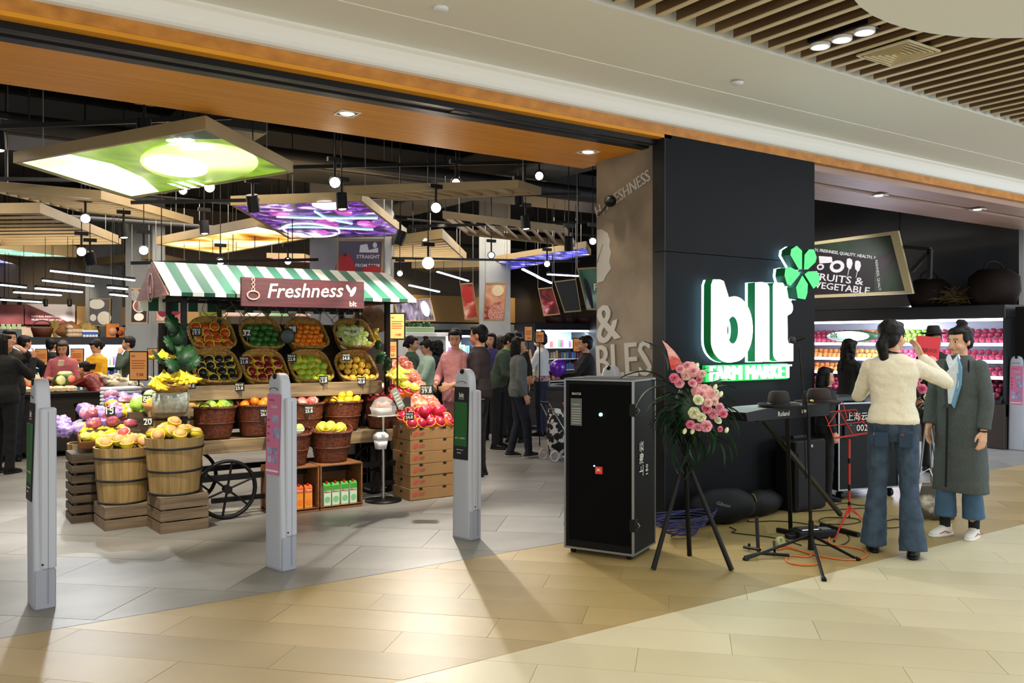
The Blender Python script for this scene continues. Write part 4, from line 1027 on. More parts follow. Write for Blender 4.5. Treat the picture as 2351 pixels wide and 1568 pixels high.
# dark slatted stack and tilted trays between the barrels
c5 = V((c2.x-.14, c2.y+.42, 0))
dslat = wood('dark_slat', '#54442f', '#33291d', (1.2, 14, 14), .65, .3)
t_, h5 = slat_crate(c5, .42, .34, 7, 'dark stack of slatted crates under the wrapped yellow fruit', m=dslat, hh=.060, gap=.022)
def fruit_box(c, w_, d_, h_, label, rx=.45, rz=0, m=cratew):
    t = thing('shallow_fruit_box', label, 'crate', c); t.rotation_euler = (rx, 0, rz)
    for lo, hi in (((-w_/2, -d_/2, 0), (w_/2, -d_/2+.012, h_)), ((-w_/2, d_/2-.012, 0), (w_/2, d_/2, h_)), ((-w_/2, -d_/2+.012, 0), (-w_/2+.012, d_/2-.012, h_)), ((w_/2-.012, -d_/2+.012, 0), (w_/2, d_/2-.012, h_))): MB().bbox(lo, hi, .002).build('side_board', m, t)
    MB().box((-w_/2, -d_/2, 0), (w_/2, d_/2, .008)).build('bottom_board', m, t)
    return t
film = mat('clear_film', (.9, .92, .95), .08, alpha=.25, spec=1.0)
starm = fm('star_fruit_skin', '#d6c93a', '#c7cf52', .35); starl = mat('pale_star_flesh', '#dfe0a0', .4)
bagm = mat('purple_foil', '#7a5aa8', .3, ns=30, na=0, col2='#b8a2d8', spec=.8, bump=.6, bs=25)
bagp = mat('pink_foil', '#c25a78', .3, ns=30, na=0, col2='#e2b0c0', spec=.8, bump=.6, bs=25)
def lump(name, m, rx_, ry_, rz__, seed, amp=.25, n=18, mm=12, freq=None):
    freq = freq or 1.1/max(rx_, ry_, rz__)
    b = MB().ell((0, 0, 0), (rx_, ry_, rz__), n, mm)
    b.v = [tuple(V(p)*(1+amp*noise.noise(V(p)*freq*2.4+V((seed, 0, 0))))) for p in b.v]
    return b.mesh(name, m)
pack_y = [lump('wrapped_fruit', m, .05, .045, .032, i, .3) for i, m in enumerate((fm('yellow_pack', '#e0cf2c', '#cdbb20', .3), fm('lemon_pack', '#e9dc66', '#d8c93a', .3)))]
pack_p = [lump('bagged_grapes', m, .065, .05, .05, i+5, .45, freq=25) for i, m in enumerate((bagm, bagp, bagm))]
pack_o = lump('bagged_nuts', mat('orange_bag', '#b95a2a', .3, ns=60, na=0, col2='#7b3a78', bump=.5, bs=40), .06, .05, .04, 9, .3, freq=30)
def scatter(c, M, meshes, n, wx, wy, label, cat, group, name, zr=.02, sc_=1, z0=.0):
    k = int(math.ceil(math.sqrt(n*wx/wy))); m_ = int(math.ceil(n/k)); cnt = 0
    for j in range(m_):
        for i in range(k):
            if cnt >= n: return
            p = M @ V(((i+.5)/k*wx-wx/2+RN.uniform(-.01, .01), (j+.5)/m_*wy-wy/2+RN.uniform(-.01, .01), z0+RN.uniform(0, zr)))
            o = inst(name, RN.choice(meshes), None, p, (RN.uniform(-.4, .4), RN.uniform(-.4, .4), RN.uniform(0, 6)), sc_*RN.uniform(.9, 1.1))
            tag(o, label, cat, group); cnt += 1
def tilted(c, rx=.45, rz=0): return Matrix.Translation(V(c)) @ Matrix.Rotation(rz, 4, 'Z') @ Matrix.Rotation(rx, 4, 'X')
cc = V((c5.x+.06, c5.y-.02, h5+.10)); fruit_box(cc, .42, .30, .07, 'lower shallow box of wrapped yellow fruit on the dark stack')
scatter(cc, tilted(cc), pack_y, 20, .36, .26, 'wrapped yellow star fruit in the lower shallow box', 'star fruit', 'wrapped star fruit, lower box', 'star_fruit', z0=.06)
cd = V((c5.x+.30, c5.y+.28, h5+.24)); fruit_box(cd, .36, .30, .09, 'upper shallow wooden box of yellow fruit behind the peach barrels')
slat_crate(V((cd.x, cd.y+.1, 0)), .34, .3, 7, 'dark stack of slatted crates under the upper shallow box', m=dslat, hh=.070, gap=.022)
scatter(cd, tilted(cd), pack_y, 16, .30, .26, 'wrapped yellow star fruit in the upper shallow box', 'star fruit', 'wrapped star fruit, upper box', 'star_fruit', z0=.085)
for (u, v, Y, n, ms, lab, grp, nm, cat) in ((195, 985, 8.05, 9, pack_p[:1], 'purple foil bag of grapes heaped in the farthest barrel', 'bagged grapes, barrel', 'grape_bag', 'grape bag'),
                                  (245, 950, 8.2, 9, pack_p, 'purple and pink foil bag of grapes behind the star fruit boxes', 'bagged grapes, middle', 'grape_bag', 'grape bag'),
                                  (255, 968, 8.0, 5, [pack_o], 'bag of small orange fruit among the purple bags', 'bagged orange fruit', 'fruit_bag', 'fruit bag'),
                                  (300, 925, 8.6, 10, [pack_p[1], pack_p[0]], 'pink foil bag of red fruit beside the styrofoam trays', 'pink bags', 'fruit_bag', 'fruit bag')):
    c = PY(u, v, Y); scatter(c, Matrix.Translation(c) @ Matrix.Rotation(.35, 4, 'X'), ms, n, .42, .30, lab, cat, grp, nm, .05, 1.1)
    if u != 195: slat_crate(V((c.x, c.y, 0)), .42, .30, 1, 'dark display box carrying the '+lab.split(' ', 1)[1][:38].strip(), m=dslat, hh=c.z-.06, gap=.0, name='display_box')
# green bagged pomelos
gbag = mat('green_bag', '#8cc03c', .35, ns=12, na=0, col2='#b5da6a', bump=.4, bs=18)
gm = [lump('wrapped_pomelo', gbag, .085, .085, .075, 3, .2)]
for (u, v) in ((322, 928), (350, 915), (338, 942), (370, 925)):
    p = PY(u, v, 8.05); o = inst('wrapped_pomelo', gm[0], None, p); tag(o, 'green wrapped pomelo in the heap behind the mango barrel', 'pomelo', 'green wrapped pomelos')
slat_crate(V((PY(345, 930, 8.1).x, 8.1, 0)), .4, .3, 1, 'dark box carrying the green wrapped pomelos', m=dslat, hh=.86, gap=0, name='display_box')
# --- cardboard boxes and dragon fruit ---
card = mat('cardboard', '#8f6d45', .8, ns=3, na=.08); cardp = mat('red_box_print', '#b3413a', .7); hole = mat('hand_hole_dark', '#14100b', .9)
kb = G(942, 1151); bw, bd, bh = .47, .36, .112
ords = ['lowest', 'second lowest', 'third from the floor', 'third from the top', 'second from the top', 'topmost']
me_b = MB().bbox((0, 0, 0), (bw, bd, bh-.003), .003).mesh('carton', card)
def rrect(cx, cz, w_, h_, n=4):
    pts = []
    for (sx_, sz_, a0) in ((1, 1, 0), (-1, 1, 90), (-1, -1, 180), (1, -1, 270)):
        for i in range(n+1): a = math.radians(a0+90*i/n); pts.append((cx+sx_*(w_/2-h_/2)+h_/2*math.cos(a), cz+h_/2*math.sin(a)*1.0))
    return pts
for k in range(6):
    t = thing('cardboard_box', 'brown cardboard fruit box with red print, %s of the stack of six' % ords[k], 'box', (kb.x+RN.uniform(-.004, .004), kb.y+RN.uniform(-.004, .004), .004+k*bh))
    inst('carton', me_b, t)
    for fx in (.24, .78): MB().prism([(x, -.0006, z) for x, z in rrect(bw*fx, bh*.90, .04, .022)], (0, -.0008, 0)).build('hand_hole', hole, t)
    MB().prism([(-.0006, y, z) for y, z in rrect(bd*.5, bh*.6, .05, .024)], (-.0008, 0, 0)).build('hand_hole', hole, t)
    MB().prism([(bw*.12+.028*math.cos(a), -.0006, bh*.5+.02*math.sin(a)+.008*math.cos(a)) for a in [2*PI*i/16 for i in range(16)]], (0, -.0008, 0)).build('fruit_print', cardp, t)
    text('火龙果', cardp, t, t.matrix_basis @ V((bw*.20, -.001, bh*.47)), (1, 0, 0), (0, 0, 1), width=.06, ex=.0006)
    text('EXPORT', cardp, t, t.matrix_basis @ V((bw*.20, -.001, bh*.33)), (1, 0, 0), (0, 0, 1), width=.055, ex=.0006)
pc_ = V((kb.x+bw/2, kb.y+bd/2, .004+6*bh))
for j in range(4):
    for i in range(5):
        if j == 3 and i == 4: continue
        p = pc_+V((-.20+i*.10+(j % 2)*.02, -.14+j*.09, .035+j*.028))
        put('dragon', Matrix.Translation(p) @ Matrix.Rotation(RN.uniform(.2, 1), 4, 'X') @ Matrix.Rotation(RN.uniform(-.6, .6), 4, 'Y'), 'crimson dragon fruit in orange foam on the cardboard boxes', 'dragon fruit', 'dragon fruit on the boxes', 1.0)
for i in range(4):
    p = pc_+V((-.02+i*.075, -.05+(i % 2)*.09, .135)); put('dragon', Matrix.Translation(p) @ Matrix.Rotation(RN.uniform(.2, 1), 4, 'X'), 'crimson dragon fruit in orange foam on the cardboard boxes', 'dragon fruit', 'dragon fruit on the boxes', 1.1, netted=False)
# --- tasting stand ---
sc_ = G(880, 1150)
t = thing('tasting_stand', 'slim steel post on a round black base carrying the fruit sample tray', 'stand', sc_)
MB().lathe([(.17, 0), (.17, .012), (.05, .02), (.02, .03)], 32).build('base', black, t)
MB().cone((0, 0, .02), (0, 0, .80), .016, n=14).build('post', steel, t)
MB().bbox((-.10, -.09, .79), (.13, .12, .80), .002).build('tray_plate', mat('clear_plastic_plate', '#d8dad6', .2), t)
bx = thing('waste_bin', 'small white swing-lid bin fixed on the steel post', 'bin', (sc_.x-.035, sc_.y-.02, .49))
MB().loft([(0, 0, 0, .045, .04), (.09, 0, 0, .06, .05)], 24, pw=5).build('body', white, bx)
MB().loft([(.09, 0, 0, .065, .055), (.13, 0, 0, .062, .052), (.155, 0, 0, .035, .03)], 24, pw=5).build('lid', white, bx)
MB().cone((-.0, -.046, .12), (0, -.05, .14), .02, n=8).build('flap', white, bx)
tb = thing('sample_box', 'clear domed box of cut fruit samples on the steel post', 'box', (sc_.x, sc_.y, .802))
clear = mat('clear_plastic', (.95, .96, .96), .05, alpha=.22, spec=1.0)
MB().loft([(0, 0, 0, .095, .085), (.07, 0, 0, .115, .10)], 24, pw=4).build('tray', mat('frosted_plastic', (.93, .93, .92), .2, alpha=.55), tb)
MB().lathe([(.118, .072), (.12, .078), (.105, .10), (.085, .135), (.04, .165), (.001, .17)], 24).build('dome_lid', clear, tb)
for k in range(7): p = (sc_.x+RN.uniform(-.06, .06), sc_.y+RN.uniform(-.05, .05), .802+.08+RN.uniform(0, .03)); o = inst('fruit_slice', lump('slice', fm('red_slice', '#c23a2a', '#e8896a', .3), .03, .025, .02, k, .3, 10, 7), None, p); tag(o, 'cut red fruit piece inside the clear domed sample box', 'fruit piece', 'samples in the domed box')
for k in range(5): p = (sc_.x+RN.uniform(-.06, .06), sc_.y+RN.uniform(-.05, .05), .802+.03); o = inst('napkin', lump('napkin', paperW, .03, .03, .012, k, .4, 8, 6), None, p); tag(o, 'crumpled white napkin in the tray under the domed lid', 'napkin', 'napkins in the sample tray')
# --- price tags ---
for a in ((452, 762, 7.80, '19.9', 'chalk price tag at the tray of blood oranges'), (567, 764, 7.80, '32', 'chalk price tag at the tray of green avocados'), (672, 756, 7.80, '38', 'chalk price tag at the tray of small oranges'),
          (448, 830, 7.5, '13.8', 'chalk price tag at the tray of black plums'), (561, 828, 7.5, '21.8', 'chalk price tag at the tray of dark red apples'), (670, 822, 7.5, '22.8', 'chalk price tag at the tray of green apples'),
          (795, 820, 7.5, '34.8', 'chalk price tag at the tray of golden pears'), (438, 883, 7.40, '79.8', 'chalk price tag hanging under the bananas'), (550, 888, 7.54, '23.8', 'chalk price tag on the plank over the basket of large oranges'),
          (743, 872, 7.54, '12.8', 'chalk price tag on the plank over the lemons'), (830, 874, 7.54, '45.8', 'chalk price tag at the end of the plank shelf'), (608, 948, 7.43, '26.8', 'chalk price tag on the basket of large oranges'),
          (710, 941, 7.43, '25.8', 'grey price tag on the basket of rosy peaches'), (340, 968, 7.35, '20', 'chalk price tag between the two peach barrels'), (338, 916, 7.9, '68', 'chalk price tag over the green wrapped pomelos'),
          (940, 955, 7.05, '24.8', 'grey price tag among the crimson dragon fruit'), (253, 944, 7.95, '15', 'chalk price tag among the purple bags')):
    price(*a[:4], a[4], up=.0)
# black tag card at third tray
tgt = thing('dark_leaf_decoration', 'dark round leaf hanging between the second and third top trays', 'leaf', PY(660, 772, 7.78))
MB().lathe([(.001, -.006), (.06, -.004), (.075, .0), (.06, .004), (.001, .006)], 14, M=Matrix.Rotation(PI/2, 4, 'X')).build('leaf_blade', mat('dark_leaf', '#0f2418', .4), tgt)
MB().cone((0, .006, 0), (0, .03, .09), .004, n=5).build('stalk', mat('dark_leaf', '#0f2418', .4), tgt)
# --- bananas ---
banm = mat('banana_peel', '#e8c82a', .45, ns=6, na=0, col2='#dcbf30'); bang = mat('banana_stalk', '#8a9a2a', .6)
def banana_mesh():
    pts = [(.09*math.sin(a), 0, .09*(1-math.cos(a))) for a in [(-.9+1.8*i/9) for i in range(10)]]
    prof = [.25, .6, .9, 1, 1, 1, .97, .85, .6, .2]
    return MB().tube(pts, lambda f: .0165*prof[min(9, int(round(f*9)))], 6).mesh('banana', banm)
bme = banana_mesh()
def banana_bunch(c, label, n=8, rz=0, rx=0):
    t = thing('banana_bunch', label, 'bananas', c); t.rotation_euler = (rx, 0, rz)
    for k in range(n):
        a = -1.2+2.4*k/(n-1)
        o = inst('banana', bme, t, (.06*math.sin(a), -.05*math.cos(a), .0+.008*(k % 2)), (0, .25, a-PI/2), RN.uniform(.9, 1.12))
    MB().lathe([(.02, -.01), (.028, .02), (.012, .05)], 8).build('crown', bang, t)
    return t
for (u, v, Y, l, rz, rx) in ((375, 866, 7.42, 'banana bunch spilling over the end of the cart, nearest the pink gable', .3, .3), (410, 862, 7.30, 'banana bunch fanned out under the dark monstera leaves', -.2, .4), (352, 878, 7.30, 'lowest banana bunch hanging over the end of the cart', .8, .6),
                             (432, 868, 7.25, 'banana bunch beside the tray of black plums', -.6, .5), (372, 818, 7.6, 'banana bunch half hidden by the monstera leaves', .1, .2), (895, 858, 7.35, 'banana bunch at the far end of the plank shelf', .5, .5), (915, 852, 7.5, 'second banana bunch at the far end of the plank shelf', -.3, .3),
                             (858, 762, 7.75, 'banana bunch hanging beside the tray of guavas', 1.2, 1.1)):
    banana_bunch(PY(u, v, Y), l, 8, rz, rx)
bk = thing('shallow_basket', 'shallow pale wicker basket under the bananas wrapped in crinkled film', 'basket', PY(392, 885, 7.50))
MB().lathe([(.10, -.06), (.15, -.03), (.17, .0), (.165, .005), (.14, -.025), (.09, -.05)], 30, mod=lambda t, k, r: .004*math.sin(15*t+PI*k)).build('basket_wall', wick, bk)
foil = mat('crinkled_film', '#c9d2cc', .15, ns=18, na=0, col2='#8d9a90', spec=1, bump=.9, bs=25)
MB().loft([(-.22, 0, 0, .14, .10), (-.12, 0, 0, .15, .11), (-.055, 0, 0, .145, .12)], 18).build('film_skirt', foil, bk)
MB().box((pxl-.18, 7.46, .86), (pxl+.10, 8.0, .92)).build('side_shelf', oldwood, cart, world=True)
MB().bbox((PY(372, 900, 7.56).x-.02, 7.545, PY(400, 912, 7.56).z), (pxl, 7.57, PY(400, 888, 7.56).z), .003).build('shelf_plank', oldwood, cart, world=True)
# --- monstera leaves ---
mg = mat('monstera_green', '#123f1c', .5, ns=5, na=0, col2='#0b2a15', spec=.3); mst = mat('stem_green', '#2f5f2a', .5)
def monstera_leaf(name='leaf', s=.11):
    pts = []
    for i in range(41):
        a = 2*PI*i/40; r = s*(1-.18*math.cos(a))*(1 if i % 4 else .80) if 6 < i < 34 else s*.9
        pts.append((r*math.sin(a)*.85, -r*math.cos(a)*1.15))
    pts = pts[:-1]; n = len(pts); vs = [(0, 0, .0)]+[(x, y, -.25*x*x/s-.2*y*y/s*.4) for x, y in pts]
    vs2 = [(x, y, z-.002) for x, y, z in vs]
    fs = [(0, 1+i, 1+(i+1) % n) for i in range(n)]+[(n+1, n+2+(i+1) % n, n+2+i) for i in range(n)]+[(1+i, n+2+i, n+2+(i+1) % n, 1+(i+1) % n) for i in range(n)]
    return MB().add(vs+vs2, fs, 0, True).mesh(name, mg)
mle = monstera_leaf(s=.075)
def monstera(label, base, leaves):
    t = thing('monstera_spray', label, 'leaves', base)
    for (u, v, Y, s, rx, rz) in leaves:
        p = PY(u, v, Y)-V(base)
        inst('leaf', mle, t, p, (rx, RN.uniform(-.4, .4), rz), s)
        MB().tube([(0, 0, 0), p*.5+V((0, .02, .02)), p], .004, 5).build('stem', mst, t)
    return t
monstera('dark monstera leaves hung up the cart post beside the gable', PY(404, 800, 7.5), [(398, 745, 7.45, 1.0, 1.2, .2), (408, 770, 7.44, 1.0, 1.3, -.4), (395, 790, 7.44, .9, 1.1, .6), (412, 806, 7.42, .8, 1.3, -.2)])
monstera('dark monstera leaves fanned over the bananas at the cart end', PY(415, 850, 7.36), [(368, 822, 7.40, 1.1, .9, .9), (425, 815, 7.30, 1.1, 1.0, -.7), (440, 835, 7.2, .9, 1.1, -1.2), (398, 838, 7.25, .9, .8, .2)])
monstera('narrow dark leaves poking out at the far end of the trays', PY(885, 850, 7.45), [(872, 822, 7.4, .8, 1.0, -1.0), (885, 838, 7.35, .8, 1.2, -1.4), (868, 792, 7.5, .6, 1.0, -.6)])
# ================= GATE POSTS, SPEAKER, BAND GEAR, FLOWERS =================
greyp = mat('gate_grey', '#b3b8c4', .45); greyp2 = mat('gate_grey_dark', '#9a9fac', .45)
posterP = mat('pink_poster', '#c9759b', .5); posterK = mat('dark_poster', '#14171c', .5); greenb = mat('poster_green', '#1d5a2a', .5)
lime = mat('poster_lime', '#9fc23a', .5); gold = mat('poster_gold', '#b59b2a', .5); photo = mat('poster_photo', '#a9b3d6', .5, ns=12, na=0, col2='#5c5f8c'); pinkl = mat('poster_pale_pink', '#e6b8c6', .5)
def gate_post(p, label, poster, H=1.28, rz=.2):
    "x: thin 0.10, y: 0.20; the broad poster face looks to -X"
    t = thing('security_gate_post', label, 'gate post', p, rz)
    b = MB()
    secs = [(0, -.055, .055, -.10, .10), (.02, -.055, .055, -.10, .10), (.30, -.058, .050, -.098, .095), (.62, -.060, .046, -.092, .09), (.95, -.050, .042, -.085, .085), (1.16, -.044, .038, -.078, .08), (1.22, -.042, .036, -.074, .076), (1.255, -.040, .034, -.058, .060), (1.272, -.038, .032, -.034, .034), (1.278, -.036, .030, -.012, .012)]
    vs = []; n = 16
    for z, xa, xb, ya, yb in secs:
        cx_, cy_ = (xa+xb)/2, (ya+yb)/2; rx, ry = (xb-xa)/2, (yb-ya)/2
        for i in range(n):
            a = 2*PI*(i+.5)/n; c_, s_ = math.cos(a), math.sin(a)
            vs.append((cx_+rx*math.copysign(abs(c_)**.28, c_), cy_+ry*math.copysign(abs(s_)**.28, s_), z*H/1.278))
    fs = []
    for k in range(len(secs)-1):
        for i in range(n): fs.append((k*n+i, k*n+(i+1) % n, (k+1)*n+(i+1) % n, (k+1)*n+i))
    fs += [tuple(range(n-1, -1, -1)), tuple(range((len(secs)-1)*n, len(secs)*n))]
    b.add(vs, fs, 0, True).build('body', greyp, t)
    MB().bbox((-.050, -.104, .0), (.058, -.03, .22), .006).build('cable_cover', greyp2, t)
    MB().bbox((-.022, -.108, .22), (.060, -.05, 1.12), .008).build('edge_strip', greyp, t)
    MB().box((.016, -.1095, .03), (.018, -.108, 1.10)).build('seam', mat('seam_grey', '#6d717c', .6), t)
    MB().cone((-.012, -.1085, .25), (-.012, -.111, .25), .006, n=10).build('screw', black, t)
    MB().box((-.04, -.09, -.004), (.05, .09, .006)).build('foot', black, t)
    # notch at the top and arc
    MB().lathe([(.001, 0), (.020, 0), (.020, .012), (.001, .012)], 14, M=Matrix.Translation((-.046, -.0, 1.262)) @ Matrix.Rotation(PI/2, 4, 'Y')).build('top_notch', black, t)
    MB().tube([(-.0495, .052*math.cos(a), 1.165+.022*math.sin(a)) for a in [PI*.1+PI*.8*i/12 for i in range(13)]], .0022, 4).build('arc_line', dark, t)
    # poster panel following the face
    z0, z1 = (.62 if poster == 'pink' else .60), 1.145
    def fx(z):
        for (a, xa, *_), (c, xc, *_) in zip(secs, secs[1:]):
            if a <= z <= c: return xa+(xc-xa)*(z-a)/(c-a)
        return -.04
    b = MB(); N = 8
    zz = [z0+(z1-z0)*i/N for i in range(N+1)]
    q = [(fx(z)-.003, y, z) for z in zz for y in (-.080, .076)]; q2 = [(x+.002, y, z) for x, y, z in q]
    b.add(q+q2, [(2*i, 2*i+1, 2*i+3, 2*i+2) for i in range(N)]+[(2*N+2+2*i+2, 2*N+2+2*i+3, 2*N+2+2*i+1, 2*N+2+2*i) for i in range(N)])
    po = b.build('poster', posterP if poster == 'pink' else posterK, t)
    def patch(y0, y1, za, zb, m, nm='poster_patch'):
        MB().box((min(fx(za), fx(zb))-.0045, y0, za), (max(fx(za), fx(zb))-.0032, y1, zb)).build(nm, m, po)
    X = lambda z: V(p)+V((fx(z)-.0055, 0, 0))
    def pt(s, y, z, w_, m, **k): text(s, m, po, t.matrix_basis @ V((fx(z)-.0060, y, z)), t.matrix_basis.to_3x3() @ V((0, -1, 0)), (.04, 0, 1), width=w_, ex=.0006, **k)
    if poster == 'pink':
        patch(-.075, -.012, .86, .93, photo, 'picture'); patch(-.055, .005, .96, 1.01, photo, 'picture')
        for a in (0, 1):
            for c in (0, 1): patch(.010-.062*a, .055-.060*a, .70+.055*c, .742+.055*c, photo, 'picture')
        patch(-.07, .07, .64, .652, white, 'address_strip')
        pt('Lovely', .02, 1.05, .07, white, shear=.3); pt('WINTER', .05, 1.10, .06, redink)
        for k in range(4): MB().cone((fx(.9)-.004, .05, .84+.045*k), (fx(.9)-.007, .05, .84+.045*k), .008, n=8).build('ornament', redink, po)
    else:
        patch(-.066, .062, .70, 1.03, greenb, 'green_field')
        pt('blt', .02, 1.065, .05, white, bold=.015); pt('farm market', .025, 1.052, .055, white)
        pt('会员卡入会奖', .058, .985, .115, lime); pt('注册会员即可享受优惠', .058, .955, .06, white); pt('扫描参与活动', .058, .915, .07, white)
        pt('首次送购物卡', .058, .87, .10, lime); pt('限量发放', .058, .85, .04, white)
        pt('满额', .058, .80, .035, white); pt('288', .015, .80, .05, gold); pt('送', .055, .755, .02, white); pt('30', .03, .755, .03, gold); pt('购物卡', -.005, .755, .045, white)
        pt('blt farm market', .035, .67, .07, white); pt('欢迎光临', .03, .645, .04, white)
    return t
GP = [((100, 1402), 'grey security gate post nearest the picture edge, with green poster seen edge-on', 'dark'),
      ((656, 1312), 'grey security gate post with pink poster in front of the fruit cart', 'pink'),
      ((1090, 1242), 'grey security gate post with dark green poster beside the cardboard boxes', 'dark')]
gx = []
for (u, v), l, k in GP:
    g = G(u, v); gx.append(g.x); gate_post(V((g.x, 5.50 if u < 1000 else 5.54, 0)), l, k, rz=.08 if u < 200 else .24)
gate_post(V((PY(1404, 900, 5.52).x, 5.52, 0)), 'grey security gate post mostly hidden behind the black loudspeaker case', 'dark')
g = G(2345, 1036); gate_post(V((g.x+.1, g.y+.1, 0)), 'grey security gate post with pink poster at the second entrance by the dark shelf', 'pink')
# --- loudspeaker flight case ---
A, B, C_ = G(1295, 1268), G(1455, 1290), G(1522, 1262)
ux = (A-B); wF = ux.length; ang = math.atan2(-ux.y, -ux.x)   # local +X runs A->B
wS = (C_-B).length
spk = thing('loudspeaker_case', 'tall black loudspeaker flight case with aluminium edges standing before the dark column', 'loudspeaker', B, ang)
# local: B at origin, front face along -X to A, body behind along +Y
Hh = CAM+(HZ-872)*B.dot(V((ST, CT, 0)))/F
rub = mat('case_black', '#08090c', .55, spec=.2); alu = mat('aluminium_edge', '#8f9294', .35, .85)
z0 = .035
MB().box((-wF+.008, .008, z0), (-.008, wS-.008, Hh-.008)).build('cabinet', rub, spk)
e = .014
for a, c in (((-wF, 0), (-wF, 0)), ((0, 0), (0, 0)), ((0, wS), (0, wS)), ((-wF, wS), (-wF, wS))):
    sx_ = 1 if a[0] < -.1 else -1; sy_ = 1 if a[1] < .1 else -1
    MB().box((min(a[0], a[0]+sx_*e), min(a[1], a[1]+sy_*e), z0), (max(a[0], a[0]+sx_*e), max(a[1], a[1]+sy_*e), Hh)).build('corner_edge', alu, spk)
for z in (z0, Hh-e):
    MB().box((-wF+e, 0, z), (-e, e, z+e)).build('edge_rail', alu, spk); MB().box((-e, e, z), (0, wS-e, z+e)).build('edge_rail', alu, spk)
    MB().box((-wF, e, z), (-wF+e, wS-e, z+e)).build('edge_rail', alu, spk)
MB().box((-wF, 0, Hh-.004), (0, wS, Hh+.002)).build('lid', mat('case_lid', '#4a4b4d', .5), spk)
MB().bbox((-wF+.10, .10, Hh+.002), (-.12, .18, Hh+.012), .002).build('lid_handle', alu, spk)
MB().box((-wF+.04, -.004, .10), (-.03, .008, Hh-.04)).build('grille', mat('speaker_grille', '#050608', .8, bump=.4, bs=500, spec=.1), spk)
tw2 = spk.matrix_basis
def lp(x, y, z): return tw2 @ V((x, y, z))
xd = tw2.to_3x3() @ V((1, 0, 0)); yd = tw2.to_3x3() @ V((0, 1, 0))
MB().box((-wF+.055, -.006, .90), (-wF+.14, -.004, 1.09)).build('rating_plate', mat('plate_grey', '#5b605f', .5), spk)
for k in range(7): MB().box((-wF+.063, -.0068, .915+k*.017), (-wF+.132, -.006, .920+k*.017)).build('plate_line', mat('plate_text', '#a8acaa', .6), spk)
text('Technical Data', chalk, spk, lp(-wF+.065, -.007, 1.045), xd, (0, 0, 1), width=.06, ex=.0005)
text('SRX725', chalk, spk, lp(-wF+.065, -.0075, 1.115), xd, (0, 0, 1), width=.07, ex=.0005)
MB().box((-wF+.245, -.012, .575), (-wF+.297, -.004, .625)).build('brand_badge', mat('badge_red', '#e2321c', .4), spk)
text('JBL', white, spk, lp(-wF+.255, -.0128, .59), xd, (0, 0, 1), width=.032, ex=.0005, bold=.02)
MB().cone((-wF+.285, -.012, .985), (-wF+.285, -.004, .985), .012, n=16).build('indicator_light', mat('led_teal', '#8ff5ea', .4, emit=4), spk)
MB().cone((-wF+.236, -.012, .628), (-wF+.236, -.004, .628), .005, n=10).build('indicator_light', mat('led_blue', '#7fb8ff', .4, emit=3), spk)
for z in (.20, .98):
    MB().bbox((-.03, -.008, z), (.012, .05, z+.085), .003).build('latch', black, spk); MB().tube([(.012, .03, z+.06), (.03, .035, z+.04), (.012, .03, z+.02)], .005, 5).build('latch_ring', alu, spk)
    MB().bbox((-wF-.025, .04, z-.02), (-wF, .09, z+.01), .003).build('hinge', alu, spk)
for (x, y) in ((-wF+.05, .05), (-.05, .05), (-.05, wS-.05), (-wF+.05, wS-.05)): MB().cone((x-.015, y, .018), (x+.015, y, .018), .018, n=12).build('castor', black, spk)
text('上海云', chalk, spk, lp(.001, wS*.42, .56), (0, 0, 1), -yd, width=.24, ex=.001, bold=0)
text('150', chalk, spk, lp(.001, wS*.62, .56), (0, 0, 1), -yd, width=.07, ex=.001, bold=0)
# --- flowers ---
petal = {k: mat('petal_'+k, c1, .6, ns=25, na=0, col2=c2, sss=.0) for k, c1, c2 in (('pink', '#e58aa0', '#f0b3bd'), ('blush', '#eeb9ae', '#f4d2c6'), ('cream', '#dfe2b4', '#eef0cf'), ('rose', '#d8577a', '#e88aa2'))}
def flower_mesh(k, r=.032):
    b = MB()
    for ring, (rr, h_, n, tl) in enumerate(((1.0, .1, 6, .9), (.75, .35, 6, .6), (.5, .55, 5, .35), (.25, .6, 4, .15))):
        for i in range(n):
            a = 2*PI*i/n+ring*.5; ca, sa = math.cos(a), math.sin(a); w_ = rr*.75*r
            o = V((0, 0, h_*r*.3)); p1 = V((ca*rr*r, sa*rr*r, h_*r+(1-tl)*r*.6)); m_ = (o+p1)/2+V((ca*.1*r, sa*.1*r, -.12*r)); sd = V((-sa, ca, 0))*w_
            vs = [o, m_+sd*.8, m_-sd*.8, p1+sd*.6, p1-sd*.6, p1+V((ca, sa, .3))*r*.14]
            vs += [q+V((0, 0, -.0015)) for q in vs]
            b.add(vs, [(0,2,1), (1,2,4,3), (3,4,5), (6,7,8), (7,9,10,8), (9,11,10), (0,1,7,6), (0,6,8,2), (1,3,9,7), (2,8,10,4), (3,5,11,9), (4,10,11,5)], 0, True)
    return b.mesh('flower', petal[k])
FM = {k: flower_mesh(k) for k in petal}
hyd = lump('hydrangea', mat('hydrangea_pink', '#e59a9a', .7, ns=45, na=0, col2='#f3c6bd', bump=.8, bs=60), .08, .08, .07, 4, .18, 22, 14, freq=30)
budm = lump('bud', petal['cream'], .014, .014, .022, 1, .1, 8, 6)
lg = mat('foliage_green', '#1f4a24', .5, ns=6, na=0, col2='#2f6a30'); lg2 = mat('foliage_dark', '#10301c', .5, ns=6, na=0, col2='#1c4425')
